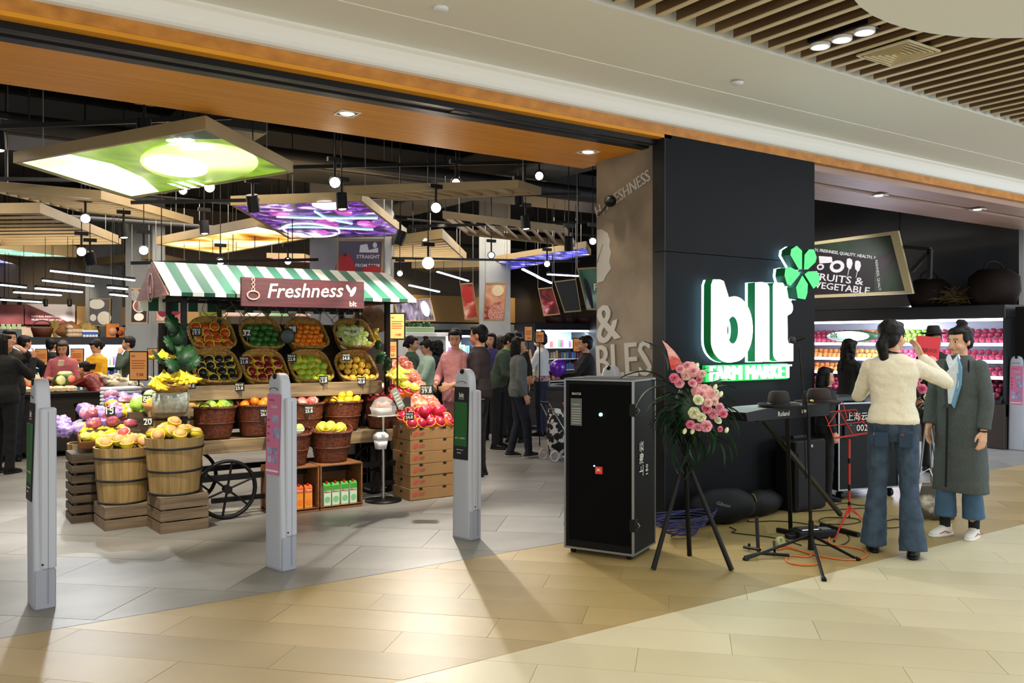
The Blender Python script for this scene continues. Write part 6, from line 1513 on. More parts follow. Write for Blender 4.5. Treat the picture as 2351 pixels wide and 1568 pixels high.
def person(label, loc, deg, h=1.62, head=(0, 0, 0), lean=0, arms=None, legs=None, top=None, bottom=None, coat=None, hair=('short', hairm), sk=skin, shoes=None, sole=None, vox=.012, sleeve=1.0, hem=.90, fat=1.0, glasses=False, mask=False, flare=1.0, hands=True, collar=None, fold=.005, lower=True, group=None, seed=1, pant_end=.08, twist=0, cvox=None):
    t = thing('person', label, 'person', loc, yaw(deg), group); sc1 = h/1.65; t.scale = (sc1,)*3
    cvox = cvox or vox
    piv = V((0, 0, .93)); la = math.radians(-lean); tw_ = math.radians(twist)
    def U(p):  # upper body transform
        p = Matrix.Rotation(tw_, 3, 'Z') @ V(p); return rot2(p, piv, la)
    LA = arms or {}
    # default arms hang
    arm = {}
    for s_, key in ((1, 'R'), (-1, 'L')):
        e, w_ = LA.get(key, (None, None))[:2] if key in LA else (None, None)
        sh = U((s_*.150, 0, 1.330))
        e = V(e) if e else U((s_*.205, -.015, 1.09)); w_ = V(w_) if w_ else U((s_*.215, .045, .865))
        # keep bone lengths
        d1 = (e-sh).normalized()*.265; e = sh+d1; d2 = (w_-e); L = max(.12, min(.25, d2.length)); w_ = e+d2.normalized()*L
        arm[key] = (sh, e, w_)
    L_ = legs or {'R': ((.085, .0, .08), None), 'L': ((-.085, .0, .08), None)}
    leg = {}
    for s_, key in ((1, 'R'), (-1, 'L')):
        an = V(L_[key][0]); hp = V((s_*.085, 0, .88)); kn = V(L_[key][1]) if len(L_[key]) > 1 and L_[key][1] else hp.lerp(an, .5)+V((0, .015, 0))
        leg[key] = (hp, kn, an)
    neck = U((0, .0, 1.40)); hc0 = U((0, .012, 1.535)); 
    R_h = Matrix.Rotation(-math.radians(head[0]), 3, 'Z') @ Matrix.Rotation(math.radians(head[1]), 3, 'X') @ Matrix.Rotation(math.radians(head[2]), 3, 'Y')
    if lean: R_h = Matrix.Rotation(la*.5, 3, 'X') @ R_h
    hc = hc0 + R_h @ V((0, .01, .0))*0
    HM = Matrix.Translation(hc) @ R_h.to_4x4()
    def H(p): return HM @ V(p)
    b = MB()
    b.ell(H((0, -.008, .022)), (.074, .092, .088), 20, 14, M=R_h)       # skull
    b.ell(H((0, .022, -.028)), (.059, .066, .072), 18, 12, M=R_h)       # face
    b.ell(H((0, .052, -.078)), (.032, .030, .026), 14, 9, M=R_h)        # chin
    b.ell(H((0, .082, -.020)), (.0115, .016, .022), 10, 8, M=R_h)       # nose
    b.ell(H((0, .092, -.034)), (.0135, .012, .009), 10, 8, M=R_h)
    for s_ in (1, -1):
        b.ell(H((s_*.072, -.008, -.008)), (.010, .018, .030), 10, 8, M=R_h)  # ear
        b.ell(H((s_*.034, .058, -.036)), (.024, .024, .024), 10, 8, M=R_h)  # cheek
    b.ell(H((0, .078, -.055)), (.022, .014, .012), 10, 8, M=R_h)
    b.cap(U((0, -.005, 1.36)), H((0, -.012, -.05)), .050, .046, 14)
    rings = [(.84, 0, 0, .155*fat, .105*fat), (.95, 0, -.005, .160*fat, .110*fat), (1.06, 0, .0, .128*fat, .092*fat), (1.18, 0, .005, .138*fat, .098*fat), (1.28, 0, .002, .160*fat, .100*fat), (1.355, 0, -.004, .150*fat, .080), (1.395, 0, -.004, .085, .058), (1.42, 0, -.004, .05, .05)]
    def loftU(mb, rg, grow=0, n=28, pw=2.3):
        vs = []; fs = []
        for (z, cx_, cy_, rx, ry) in rg:
            for i in range(n):
                a = 2*PI*i/n; c_, s_ = math.cos(a), math.sin(a)
                vs.append(U((cx_+(rx+grow)*math.copysign(abs(c_)**(2/pw), c_), cy_+(ry+grow)*math.copysign(abs(s_)**(2/pw), s_), z)))
        k = len(rg)
        for q in range(k-1):
            for i in range(n): fs.append((q*n+i, q*n+(i+1) % n, (q+1)*n+(i+1) % n, (q+1)*n+i))
        fs += [tuple(range(n-1, -1, -1)), tuple(range((k-1)*n, k*n))]
        mb.add(vs, fs, 0, True)
    loftU(b, rings)
    for key, s_ in (('R', 1), ('L', -1)):
        sh, e, w_ = arm[key]
        b.cap(sh, e, .044, .036); b.cap(e, w_, .036, .025)
        spec = LA.get(key, (None, None)); dd = V(spec[2]) if len(spec) > 2 and spec[2] else (w_-e); up = V(spec[3]) if len(spec) > 3 and spec[3] else V((s_*1.0, .3, .1))
        cu = spec[4] if len(spec) > 4 else .45
        if hands: hand(b, w_, dd, up, 1 if key == 'L' else -1, 1.0, cu)
        hp, kn, an = leg[key]
        if lower:
            b.cap(hp, kn, .075*fat, .052); b.cap(kn, an, .050, .034)
            b.cap(an+V((0, -.01, -.040)), an+V((0, .09, -.052)), .026, .016, 10)
    if not lower: pass
    fuse(b, 'body', sk, t, vox, 2)
    # face
    if True:
        for s_ in (1, -1):
            ey = MB().ell(H((s_*.030, .0775, .004)), (.0135, .008, .0062), 12, 8, M=R_h).build('eye', eyew, t)
            MB().ell(H((s_*.030, .0835, .004)), (.0062, .004, .0062), 10, 7, M=R_h).build('iris', irism, ey)
            MB().tube([H((s_*.014, .0855, .024)), H((s_*.030, .0855, .028)), H((s_*.047, .073, .023))], .0028, 5).build('eyebrow', browm, t)
            MB().tube([H((s_*.016, .083, .0095)), H((s_*.030, .0875, .0115)), H((s_*.044, .077, .0085))], .0014, 4).build('eyelid', browm, ey)
        if not mask: MB().ell(H((0, .0915, -.057)), (.018, .006, .0055), 12, 8, M=R_h).build('mouth', lipm, t)
        if mask:
            o = MB().ell(H((0, .072, -.045)), (.050, .042, .036), 16, 10, M=R_h).build('face_mask', mat('mask_white', '#e9ecee', .8), t)
        if glasses:
            for s_ in (1, -1): MB().tube([H((s_*.031+.021*math.cos(a), .094, .002+.016*math.sin(a))) for a in [2*PI*i/16 for i in range(16)]], .0018, 4, closed=True).tube([H((s_*.052, .094, .004)), H((s_*.076, .06, .004)), H((s_*.078, .0, .002))], .0018, 4).build('glasses', black, t)
    # hair
    st, hm = hair; hb = MB()
    hb.ell(H((0, -.018, .036)), (.083, .094, .090), 20, 14, M=R_h)
    # cut the face side: hair made of lobes that leave the face free
    hb = MB()
    hb.ell(H((0, -.030, .042)), (.084, .086, .086), 20, 14, M=R_h)
    hb.ell(H((0, -.052, -.010)), (.078, .058, .070), 18, 12, M=R_h)
    if st == 'short':
        hb.ell(H((0, .030, .082)), (.066, .055, .034), 16, 10, M=R_h)
        for s_ in (1, -1): hb.ell(H((s_*.060, .008, .045)), (.022, .045, .045), 12, 8, M=R_h)
    elif st in ('bun', 'ponytail', 'tied'):
        hb.ell(H((0, .028, .076)), (.064, .054, .036), 16, 10, M=R_h)
        for s_ in (1, -1): hb.ell(H((s_*.066, -.005, .03)), (.016, .045, .055), 12, 8, M=R_h)
        if st == 'bun': hb.ell(H((0, -.045, .135)), (.040, .040, .034), 16, 10, M=R_h); hb.ell(H((0.01, -.03, .15)), (.03, .026, .022), 12, 8, M=R_h)
        if st == 'ponytail':
            hb.cap(H((0, -.095, .0)), H((0, -.125, -.05)), .034, .040, 14); hb.cap(H((0, -.125, -.05)), H((0, -.105, -.15)), .042, .032, 14); hb.cap(H((0, -.105, -.15)), H((0, -.085, -.20)), .030, .010, 12)
        if st == 'tied': hb.cap(H((0, -.10, .02)), H((0, -.12, -.04)), .032, .026, 12)
    elif st in ('bob', 'long', 'curly'):
        Z = -.11 if st == 'bob' else -.24
        hb.ell(H((0, .026, .080)), (.070, .056, .036), 16, 10, M=R_h)
        hb.cap(H((0, -.045, .0)), H((0, -.05, Z)), .078, .060 if st != 'bob' else .075, 16)
        for s_ in (1, -1): hb.cap(H((s_*.072, -.005, .04)), H((s_*.070, .0, Z+.02)), .026, .026, 12)
        if st == 'curly':
            r_ = random.Random(seed)
            for k in range(26): a = r_.uniform(0, 2*PI); hb.ell(H((.085*math.cos(a), -.045+.07*math.sin(a)*(.6), r_.uniform(Z, .06))), (.026,)*3, 10, 7, M=R_h)
    fuse(hb, 'hair', hm, t, .009 if vox > .009 else .006, 2, .0035, seed, 26)
    # shoes
    sm = shoes or black
    for key in ('R', 'L'):
        hp, kn, an = leg[key]
        if not lower: break
        fw = V(L_[key][2]) if len(L_[key]) > 2 else V((.12 if key == 'R' else -.12, 1, 0)); fw.normalize(); sdv = V((fw.y, -fw.x, 0))
        q = MB(); zb = an.z-.08
        base = V((an.x, an.y, zb))
        X = Matrix(((sdv.x, fw.x, 0, base.x), (sdv.y, fw.y, 0, base.y), (0, fw.z, 1, base.z), (0, 0, 0, 1)))
        q.loft([(.018, 0, .045, .038, .118), (.035, 0, .045, .041, .118), (.052, 0, .03, .037, .098), (.072, 0, .0, .032, .060), (.092, 0, -.015, .031, .042)], 22, M=X, pw=2.4)
        sh_ = fuse(q, 'shoe', sm, t, .008, 1)
        MB().loft([(.0, 0, .045, .038, .120), (.010, 0, .045, .042, .126), (.022, 0, .045, .042, .125)], 22, M=X, pw=2.5).build('sole', sole or sm, sh_)
        if sole is not None and shoes is not None and shoes.name == 'sneaker_white':
            for s2 in (1, -1): MB().tube([X @ V((s2*.040, .0, .03)), X @ V((s2*.041, .045, .045)), X @ V((s2*.034, .10, .03))], .0045, 5).build('red_stripe', mat('sneaker_red', '#b02a2c', .5), sh_)
            for k in range(4): MB().tube([X @ V((-.02, .055+.014*k, .060-.006*k)), X @ V((.02, .058+.014*k, .060-.006*k))], .0022, 4).build('lace', white, sh_)
    # trousers
    if bottom and lower:
        q = MB(); g_ = .012
        q.loft([(.80, 0, 0, .13, .095), (.86, 0, 0, .165*fat, .118*fat), (.95, 0, -.004, .168*fat, .120*fat), (1.0, 0, 0, .15*fat, .108*fat)], 26)
        for key in ('R', 'L'):
            hp, kn, an = leg[key]; dn = (an-kn).normalized(); end = kn.lerp(an, 1) if pant_end <= .08 else kn+(an-kn)*((kn.z-pant_end)/(max(.05, kn.z-an.z)))
            r_k = .060; r_e = (.052*flare)
            q.cap(hp, kn, .088*fat, r_k+.004); q.cone(kn, end+dn*(.03 if pant_end <= .08 else 0), r_k+.004, r_e, 16)
        fuse(q, 'trousers', bottom, t, cvox, 2, fold, seed, 10)
    if top:
        q = MB()
        tr_ = [r for r in rings if r[0] >= hem]; zi = hem
        rx = .172*fat if hem < 1.0 else .15*fat
        rg = [(hem-.0, 0, 0, rx, .122*fat)]+[(z, a, c, x+.016, y+.018) for z, a, c, x, y in rings if z > hem+.02 and z < 1.40]+[(1.405, 0, -.004, .085, .070), (1.418, 0, -.004, .058, .056)]
        loftU(q, rg)
        for key in ('R', 'L'):
            sh, e, w_ = arm[key]; q.cap(sh+(V((0,0,-.01))), e, .060, .050)
            if sleeve > .5: q.cone(e, e.lerp(w_, min(1, (sleeve-.5)*2)), .050, .040, 14); q.ell(e, (.050,)*3)
        fuse(q, 'top', top, t, cvox, 2, fold, seed+3, 11)
    if collar is not None: 
        MB().tube([U((.056*math.cos(a), -.004+.054*math.sin(a), 1.415+.008*math.sin(a))) for a in [2*PI*i/20 for i in range(20)]], .012, 7, closed=True).build('collar', collar, t)
    if coat:
        q = MB(); cm, cz, cr_ = coat
        rg = [(cz, 0, .0, cr_, cr_*.62), (cz+.25, 0, 0, cr_*.93, cr_*.62), (.80, 0, 0, .185, .135), (.95, 0, 0, .180, .132), (1.10, 0, 0, .165, .122), (1.25, 0, 0, .178, .125), (1.34, 0, -.002, .172, .105), (1.395, 0, -.01, .10, .075), (1.425, 0, -.012, .068, .062)]
        loftU(q, rg)
        for key in ('R', 'L'):
            sh, e, w_ = arm[key]; q.cap(sh, e, .066, .056); q.cone(e, e.lerp(w_, .93), .056, .050, 14)
        fuse(q, 'coat', cm, t, cvox, 2, fold, seed+5, 9)
    t['arm'] = 0
    return t, H, U, arm
def gp(u, v): return G(u, v)
def at_depth(u, d): p = D(u, 780, d); return V((p.x, p.y, 0))
denim = cloth('denim', '#34465a', .85, ns=14, na=.28); denimd = cloth('dark_denim', '#141c2c', .85, ns=14, na=.2); blackc = cloth('black', '#0d0d10', .85); cream_k = cloth('cream_knit', '#e6dec8', .95, ns=90, na=.06, bump=.4, bs=200)
greyw_ = cloth('grey_wool', '#4c5454', .95, ns=110, na=.16, bump=.3, bs=220); bluew = cloth('blue_denim_wide', '#3e5d7a', .85, ns=10, na=.12)
sneak = mat('sneaker_white', '#dcd9d4', .6)
# 1 woman in the white sweater, back to us
w1, H, U, arm1 = person('woman from behind in white sweater and flared jeans, raising a hand to her face', gp(2050, 1272), 22, 1.635, head=(38, 4, 0), arms={
    'R': ((.34, .13, 1.22), (.17, .26, 1.42), (-.35, .15, .9), (.8, .3, .2), .35), 'L': ((-.22, .12, 1.12), (-.06, .32, 1.30), (.5, .5, .6), (-.8, .2, .3), .5)},
    legs={'R': ((.125, -.07, .08), (.105, -.02, .46)), 'L': ((-.125, .05, .08), (-.10, .03, .46))}, top=cream_k, bottom=denim, hair=('ponytail', hairm), sk=skin2, shoes=black, vox=.006, cvox=.008, hem=.925, flare=1.75, fold=.006, seed=2)
MB().tube([w1.matrix_basis.inverted() @ p if False else p for p in [U((.058*math.cos(a), -.004+.056*math.sin(a), 1.425-.010*math.cos(a))) for a in [2*PI*i/20 for i in range(20)]]], .006, 6, closed=True).build('necklace', black, w1)
for s_ in (-1, 1):
    MB().bbox((s_*.078-.045, -.132, .77), (s_*.078+.045, -.110, .87), .003).build('back_pocket', cloth('denim_dark_patch', '#24384f', .85), w1)
for x in (-.12, -.04, .04, .12): MB().box((x-.006, -.131+abs(x)*.2, .88), (x+.006, -.12+abs(x)*.2, .925)).build('belt_loop', cloth('denim_dark_patch', '#24384f', .85), w1)
MB().bbox((.045, -.135, .85), (.065, -.131, .865), .001).build('pocket_label', mat('label_red', '#8a2a22', .7), w1)
# 2 woman in the long grey coat
w2, H, U, arm2 = person('woman with high hair bun in long grey coat, pale blue shirt and white sneakers', gp(2205, 1232), 238, 1.60, head=(8, -6, 0), arms={
    'L': ((-.215, .02, 1.09), (-.215, .06, .85), (0, .15, -1), (-1, .2, 0), .35), 'R': ((.21, .03, 1.09), (.20, .10, .86), (0, .2, -1), (1, .2, 0), .35)},
    legs={'R': ((.09, .06, .08), None, (.15, 1, 0)), 'L': ((-.08, -.05, .08), None, (-.25, 1, 0))}, bottom=bluew, coat=(greyw_, .36, .215), hair=('bun', hairm), sk=skin2, shoes=sneak, sole=mat('sole_white', '#e6e4df', .6), vox=.006, cvox=.009, flare=1.6, pant_end=.155, fold=.004, seed=6)
shirt = cloth('white_shirt', '#d9e2ea', .8); bluel = cloth('pale_blue_lining', '#6f9fc0', .8)
MB().prism([U(p) for p in ((-.060, .100, 1.400), (.0, .132, 1.31), (.055, .100, 1.405), (.035, .085, 1.435), (0, .100, 1.38), (-.040, .085, 1.435))], (0, .016, 0)).build('shirt_collar', shirt, w2)
MB().prism([U(p) for p in ((-.055, .118, 1.38), (-.075, .136, 1.20), (-.045, .142, 1.05), (.005, .144, 1.05), (.02, .140, 1.30))], (0, .014, 0)).build('shirt_front', shirt, w2)
for s_ in (-1, 1):
    MB().prism([U(p) for p in ((s_*.045, .100, 1.42), (s_*.085, .115, 1.33), (s_*.090, .136, 1.20), (s_*.045, .150, 1.02), (s_*.025, .150, 1.05), (s_*.06, .135, 1.22))], (0, .018, 0)).build('lapel', greyw_ if s_ > 0 else bluel, w2)
MB().prism([U(p) for p in ((.016, .136, 1.02), (.030, .136, 1.02), (.034, .15, .40), (.020, .15, .40))], (0, .006, 0)).build('coat_edge', blackc, w2)
MB().tube([U((-.115, .03*math.sin(a*2)+(.085 if i < 7 else -.06), 1.39-.03*i)) for i, a in enumerate([0]*12)][:6], .007, 5).build('shoulder_strap', black, w2)
sh, e, w_ = arm2['L']; MB().tube([w_+V((.033*math.cos(a), .030*math.sin(a), .0)) for a in [2*PI*i/16 for i in range(16)]], .006, 5, closed=True).build('wrist_band', black, w2)
for key in 'RL':
    an = V(((.09, .06, .13) if key == 'R' else (-.08, -.05, .13))); MB().cone(an+V((0,0,-.055)), an+V((0,0,.06)), .040, .042, 14).build('sock', blackc, w2)
# mid-distance people; (label, (u,v of the feet), height, facing ...)
pinkk = cloth('pink_knit', '#d89a9c'); mar = cloth('dark_maroon', '#1c0f14'); grn = cloth('green_uniform', '#3b4a3c'); lime_c = mat('collar_green', '#3fae3a', .7); gcar = cloth('grey_cardigan', '#5d6362', .9, ns=80, na=.12)
whs = cloth('white_top', '#c9cdd0'); yel = cloth('yellow_knit', '#d9a318'); pks = cloth('pink_tee', '#b5606a'); satin = mat('red_satin', '#8d1420', .35, ns=4, na=0, col2='#5c0a14', spec=.8); mint = cloth('mint_top', '#a9c7b2'); redj = cloth('red_jacket', '#b01c20'); navy = cloth('navy', '#141a33'); purp = cloth('purple_jacket', '#3a3270')
person('man in glasses and dark maroon jacket standing behind the third gate post', gp(1100, 1092), 285, 1.66, head=(0, 0, 0), top=mar, bottom=blackc, hair=('short', hairm), glasses=True, vox=.010, hem=.86, fat=1.08, seed=11, arms={'R': ((.20, .06, 1.08), (.17, .22, .98))})
person('woman in a pink roll-neck sweater looking down beside the piled peaches', at_depth(1046, 9.9), 215, 1.62, head=(-35, -12, 0), top=pinkk, bottom=pinkk, hair=('tied', hairm), vox=.010, hem=.80, seed=12, sk=skin2, arms={'R': ((.23, .03, 1.10), (.14, .20, 1.0)), 'L': ((-.22, .05, 1.10), (-.10, .22, 1.0))}, sleeve=.85)
person('masked shop worker in grey-green uniform bending over fruit behind the man in glasses', at_depth(1142, 11.8), 110, 1.62, lean=18, head=(0, -15, 0), top=grn, bottom=blackc, hair=('tied', hairm), mask=True, collar=lime_c, vox=.012, hem=.84, seed=13, arms={'R': ((.2, .18, 1.05), (.16, .42, .98)), 'L': ((-.2, .18, 1.05), (-.12, .42, .98))}, fat=1.05)
person('woman in a grey cardigan and slip-on shoes walking across the aisle', gp(1190, 1050), 80, 1.53, head=(10, 0, 0), top=gcar, bottom=denimd, hair=('bob', hairm), vox=.010, hem=.84, seed=14, shoes=mat('slipon_dark', '#1a1a1e', .6), sole=mat('sole_grey', '#a9a8a5', .6), legs={'R': ((.08, .13, .085), (.085, .10, .47), (0, 1, .12)), 'L': ((-.08, -.10, .08), (-.085, .01, .47), (0, 1, 0))}, arms={'R': ((.2, -.02, 1.1), (.20, .06, .87))}, fat=1.02)
person('masked woman with a hair bun in white top with plaid hem at the cauliflower table', gp(1243, 1000), 290, 1.60, head=(0, -5, 0), top=whs, bottom=navy, hair=('bun', hairm), mask=True, vox=.012, hem=.96, seed=15, arms={'L': ((-.2, .12, 1.08), (-.12, .33, 1.12)), 'R': ((.2, .12, 1.08), (.12, .33, 1.12))})
pl = COL.objects[-1].parent
tq = [o for o in bpy.data.objects if o.get('label', '').startswith('masked woman with a hair bun')][0]
MB().loft([(.88, 0, 0, .178, .132), (.97, 0, 0, .176, .130)], 24).build('plaid_hem', mat('plaid', '#6a2436', .8, ns=30, na=0, col2='#c9b8b8'), tq)
person('man with thick black hair in a black jacket holding a purple balloon beside the pillar', at_depth(1345, 11.2), 268, 1.55, head=(0, 0, 0), top=blackc, bottom=blackc, hair=('short', hairm), vox=.012, hem=.82, seed=16, fat=1.08, arms={'R': ((.18, .12, 1.12), (.10, .32, 1.10)), 'L': ((-.18, .16, 1.10), (-.08, .36, 1.08))})
bl = thing('balloon', 'purple balloon held by the man in the black jacket', 'balloon', D(1281, 845, 11.0))
MB().lathe([(.001, -.125), (.05, -.105), (.09, -.06), (.112, 0), (.10, .055), (.065, .098), (.001, .118)], 24, M=Matrix.Rotation(.3, 4, 'Y')).build('skin', mat('balloon_purple', '#5a1aa8', .15, spec=.8), bl); MB().cone((-.036, 0, -.118), (-.042, 0, -.135), .004, .012, 8).build('knot', mat('balloon_purple', '#5a1aa8', .15, spec=.8), bl)
person('woman in a bright red jacket standing beyond the salad table', at_depth(1153, 13.2), 100, 1.57, top=redj, bottom=blackc, hair=('bob', hairb), vox=.014, seed=17, hands=True)
person('man in a dark jacket bowing his head beyond the salad table', at_depth(1185, 12.6), 200, 1.60, head=(30, -20, 0), top=blackc, bottom=blackc, hair=('short', hairm), vox=.014, seed=18, fat=1.08)
person('shop worker with green collar tidying the vegetables behind the tall banana price sign', at_depth(945, 12.0), 95, 1.55, head=(0, -8, 0), top=grn, bottom=blackc, hair=('tied', hairm), collar=lime_c, vox=.014, seed=19, arms={'R': ((.18, .1, 1.08), (.14, .3, 1.08))})
person('woman in a mint sweater with her hair in a bun, choosing packed fruit', at_depth(981, 11.5), 250, 1.50, head=(0, -22, 0), top=mint, bottom=blackc, hair=('bun', hairm), vox=.014, seed=20, arms={'L': ((-.2, .1, 1.12), (-.16, .32, 1.10)), 'R': ((.2, .1, 1.12), (.1, .32, 1.10))})
person('woman with long dark hair in a patterned dark blouse behind the packed fruit', at_depth(1003, 12.3), 300, 1.50, top=mat('cloth_dark_print', '#1a1626', .85, ns=40, na=0, col2='#6a5a78', lo=.55, hi=.7), bottom=blackc, hair=('curly', hairm), vox=.014, seed=21)
person('person with dark hair mostly hidden behind the man in glasses', at_depth(1127, 12.8), 200, 1.60, top=purp, bottom=blackc, hair=('bob', hairm), vox=.014, seed=31)
person('woman in a yellow V-neck sweater looking at her phone behind the stall', at_depth(222, 12.5), 200, 1.50, head=(20, -28, 0), top=yel, bottom=blackc, hair=('tied', hairm), collar=white, vox=.012, seed=22, hem=.86, sk=skin2, fat=1.05, arms={'R': ((.21, .06, 1.08), (.08, .24, 1.10)), 'L': ((-.21, .06, 1.08), (-.05, .26, 1.12))})
person('woman with shoulder-length brown hair in a pink top looking at her phone', at_depth(144, 11.9), 165, 1.48, head=(-5, -20, 0), top=pks, bottom=pks, hair=('bob', hairb), vox=.012, seed=23, hem=.80, fat=1.05, arms={'R': ((.21, .06, 1.08), (.06, .24, 1.06)), 'L': ((-.21, .06, 1.08), (-.05, .24, 1.08))}, sleeve=.5)
for l, u, v, d_ in (('small dark phone held by the woman in yellow', 213, 842, 12.0), ('white phone held by the woman in pink', 140, 833, 11.7)):
    o = thing('phone', l, 'phone', D(u, v, d_-.42)); MB().bbox((-.035, -.005, -.07), (.035, .004, .07), .003, M=Matrix.Rotation(1.0, 4, 'X')).build('case', dark if 'dark' in l else white, o)
person('man in a red satin jacket bending low to carve a watermelon', at_depth(238, 11.5), 278, 1.30, lean=36, head=(-4, 12, 0), top=satin, bottom=blackc, hair=('short', hairm), vox=.011, seed=24, hem=.86, fat=1.05, arms={'L': ((-.2, .52, 1.10), (-.14, .74, 1.10), (.2, 1, .2), (0, -.2, 1), .3), 'R': ((.2, .50, 1.10), (.12, .74, 1.14), (-.2, 1, .1), (0, -.2, 1), .3)})
person('person in black with a camera phone raised at the picture edge', at_depth(8, 9.6), 10, 1.56, head=(35, 0, 0), top=blackc, bottom=blackc, hair=('long', hairm), vox=.012, seed=25, hem=.84, fat=1.1, arms={'R': ((.2, .12, 1.2), (.16, .3, 1.4))})
person('man in striped dark top raising a hand to his face behind the person in black', at_depth(22, 10.6), 150, 1.62, head=(-20, 0, 0), top=mat('cloth_striped', '#15151a', .85, ns=0), bottom=denimd, hair=('short', hairm), vox=.012, seed=26, hem=.84, fat=1.05, arms={'L': ((-.28, .1, 1.25), (-.12, .25, 1.42))})
person('man in a purple jacket with his back turned near the dark counter', at_depth(56, 12.6), 30, 1.56, top=purp, bottom=blackc, hair=('short', hairm), vox=.014, seed=27, fat=1.05)
person('person with black hair facing away behind the woman in pink', at_depth(119, 13.4), 20, 1.52, top=blackc, bottom=blackc, hair=('short', hairm), vox=.014, seed=28)
person('man talking on his phone before the far refrigerated shelf', at_depth(296, 13.2), 250, 1.55, head=(0, 0, 0), top=grn, bottom=blackc, hair=('short', hairm), vox=.014, seed=29, arms={'L': ((-.25, .1, 1.2), (-.13, .12, 1.44))})
# inside the second entrance
person('woman with curly dark hair in black and red reading a card before the fruit wall', at_depth(1950, 9.6), 75, 1.50, head=(0, -8, 0), top=blackc, bottom=blackc, hair=('curly', hairm), vox=.012, seed=32, arms={'R': ((.2, .1, 1.08), (.16, .32, 1.02)), 'L': ((-.2, .1, 1.08), (-.12, .3, 1.02))}, collar=mat('collar_red', '#9a2030', .7), hem=.82)
person('dark-dressed musician sitting low behind the keyboard beside the column', at_depth(1895, 8.0), 95, 1.24, head=(0, -6, 0), top=blackc, bottom=blackc, hair=('bob', hairm), vox=.012, seed=33, hem=.84)
person('person in a dark hat between the two standing women', at_depth(2143, 9.8), 175, 1.60, top=blackc, bottom=blackc, hair=('short', hairm), vox=.013, seed=34)
hat(D(2143, 768, 9.7), 'black felt hat worn between the two standing women', felt, 0, .9)

bpy.data.batch_remove(TRASH); bpy.data.scenes.remove(TS)
# ================= BACKGROUND OF THE SHOP =================
def poster(label, q, d, m, marks=None, fr=framew, cat='poster'):
    P = [D(u, v, d if not isinstance(d, (list, tuple)) else d[i]) for i, (u, v) in enumerate(q)]
    c = sum(P, V())/4; t = thing('hanging_poster', label, cat, c)
    n = (P[1]-P[0]).cross(P[3]-P[0]).normalized()
    if n.dot(V((0, 0, CAM))-c) < 0: n = -n
    I = [c+(p-c)*.92 for p in P]
    for i in range(4):
        j = (i+1) % 4; MB().prism([P[i], P[j], I[j], I[i]], n*.03).build('frame_side', fr, t, world=True)
    pic = MB().prism([p+n*.01 for p in I], n*.012).build('picture', m, t, world=True)
    MB().prism([p-n*.03 for p in P], n*.03).build('back_board', dark, t, world=True)
    for k in (0, 1): MB().cone(P[k], V((P[k].x, P[k].y, 4.3)), .005, n=4).build('hanger', rodm, t, world=True)
    def put_(name, pts, m2, z=.024, th=.004):
        MB().prism([I[0].lerp(I[1], s).lerp(I[3].lerp(I[2], s), r)+n*z for s, r in pts], n*th).build(name, m2, t, world=True)
    def tx(s_, s, r, w_, m2, **k):
        o = I[0].lerp(I[1], s).lerp(I[3].lerp(I[2], s), r)+n*.026
        text(s_, m2, t, o, I[1]-I[0], I[0]-I[3], width=w_*(I[1]-I[0]).length, ex=.002, **k)
    if marks: marks(put_, tx)
    return t
E = ellpts
white2 = mat('print_white', '#e2ded8', .6)
def pillar(label, u0, u1, v0, v1, d):
    a, c = D(u0, 780, d), D(u1, 780, d)
    x0, x1 = sorted((a.x, c.x)); w_ = (c-a).length
    b = MB(); m_ = (a+c)/2; fx_ = V((CT, -ST, 0)); fy = V((ST, CT, 0))
    p = [m_-fx_*w_/2, m_+fx_*w_/2, m_+fx_*w_/2+fy*w_*.8, m_-fx_*w_/2+fy*w_*.8]
    struct(b.prism([V((q.x, q.y, 0)) for q in p], (0, 0, 4.3)).build('pillar', conc2))
pillar('', 711, 884, 0, 0, 12.4); pillar('', 1100, 1172, 0, 0, 16.5); pillar('', 288, 346, 0, 0, 15.5); pillar('', 196, 258, 0, 0, 16.6); pillar('', 350, 372, 0, 0, 15.0)
tomato = mat('tomato_print', '#b3201c', .5); slateg = mat('poster_grey', '#57525c', .6)
poster('framed poster with tomatoes reading STRAIGHT FROM FARM, hanging above the awning', [(775, 548), (882, 549), (876, 702), (772, 700)], 11.6, slateg, lambda p, t: (
    p('tomato_picture', E(.16, .62, .26, .42), tomato), p('tomato_picture', E(.80, .72, .38, .34), tomato), p('stem_picture', [(.12, .1), (.16, .1), (.2, .25), (.1, .25)], slateg),
    t('STRAIGHT', .42, .28, .54, white2, bold=.02), t('FROM FARM', .40, .42, .56, white2, bold=.02), p('building_print', [(.5, .06), (.66, .04), (.70, .14), (.92, .10), (.92, .18), (.48, .18)], white2), p('leaf_print', E(.84, .06, .05, .045), white2), t('HEALTH, FRESHNESS', .42, .60, .5, white2)))
poster('landscape poster of dark aubergines hanging behind the awning end', [(904, 693), (988, 684), (1001, 737), (917, 738)], 13.5, ramp_art('aubergine_art', [(.35, '#1c1826'), (.6, '#7a7290'), (.7, '#b9b0c8')], 5, rough=.5, stretch=(3, 1, 1)), lambda p, t: p('label_print', E(.82, .45, .12, .38), white2))
poster('red meat poster with round red seal, nearer the walking woman', [(1056, 651), (1086, 649), (1098, 733), (1067, 735)], 14.0, ramp_art('ham_art', [(.35, '#8c1f16'), (.6, '#c8543a'), (.75, '#e9cfc0')], 5, rough=.5), lambda p, t: (p('seal_print', E(.45, .28, .40, .26), tomato), t('HEALTHY', .15, .3, .6, white2)))
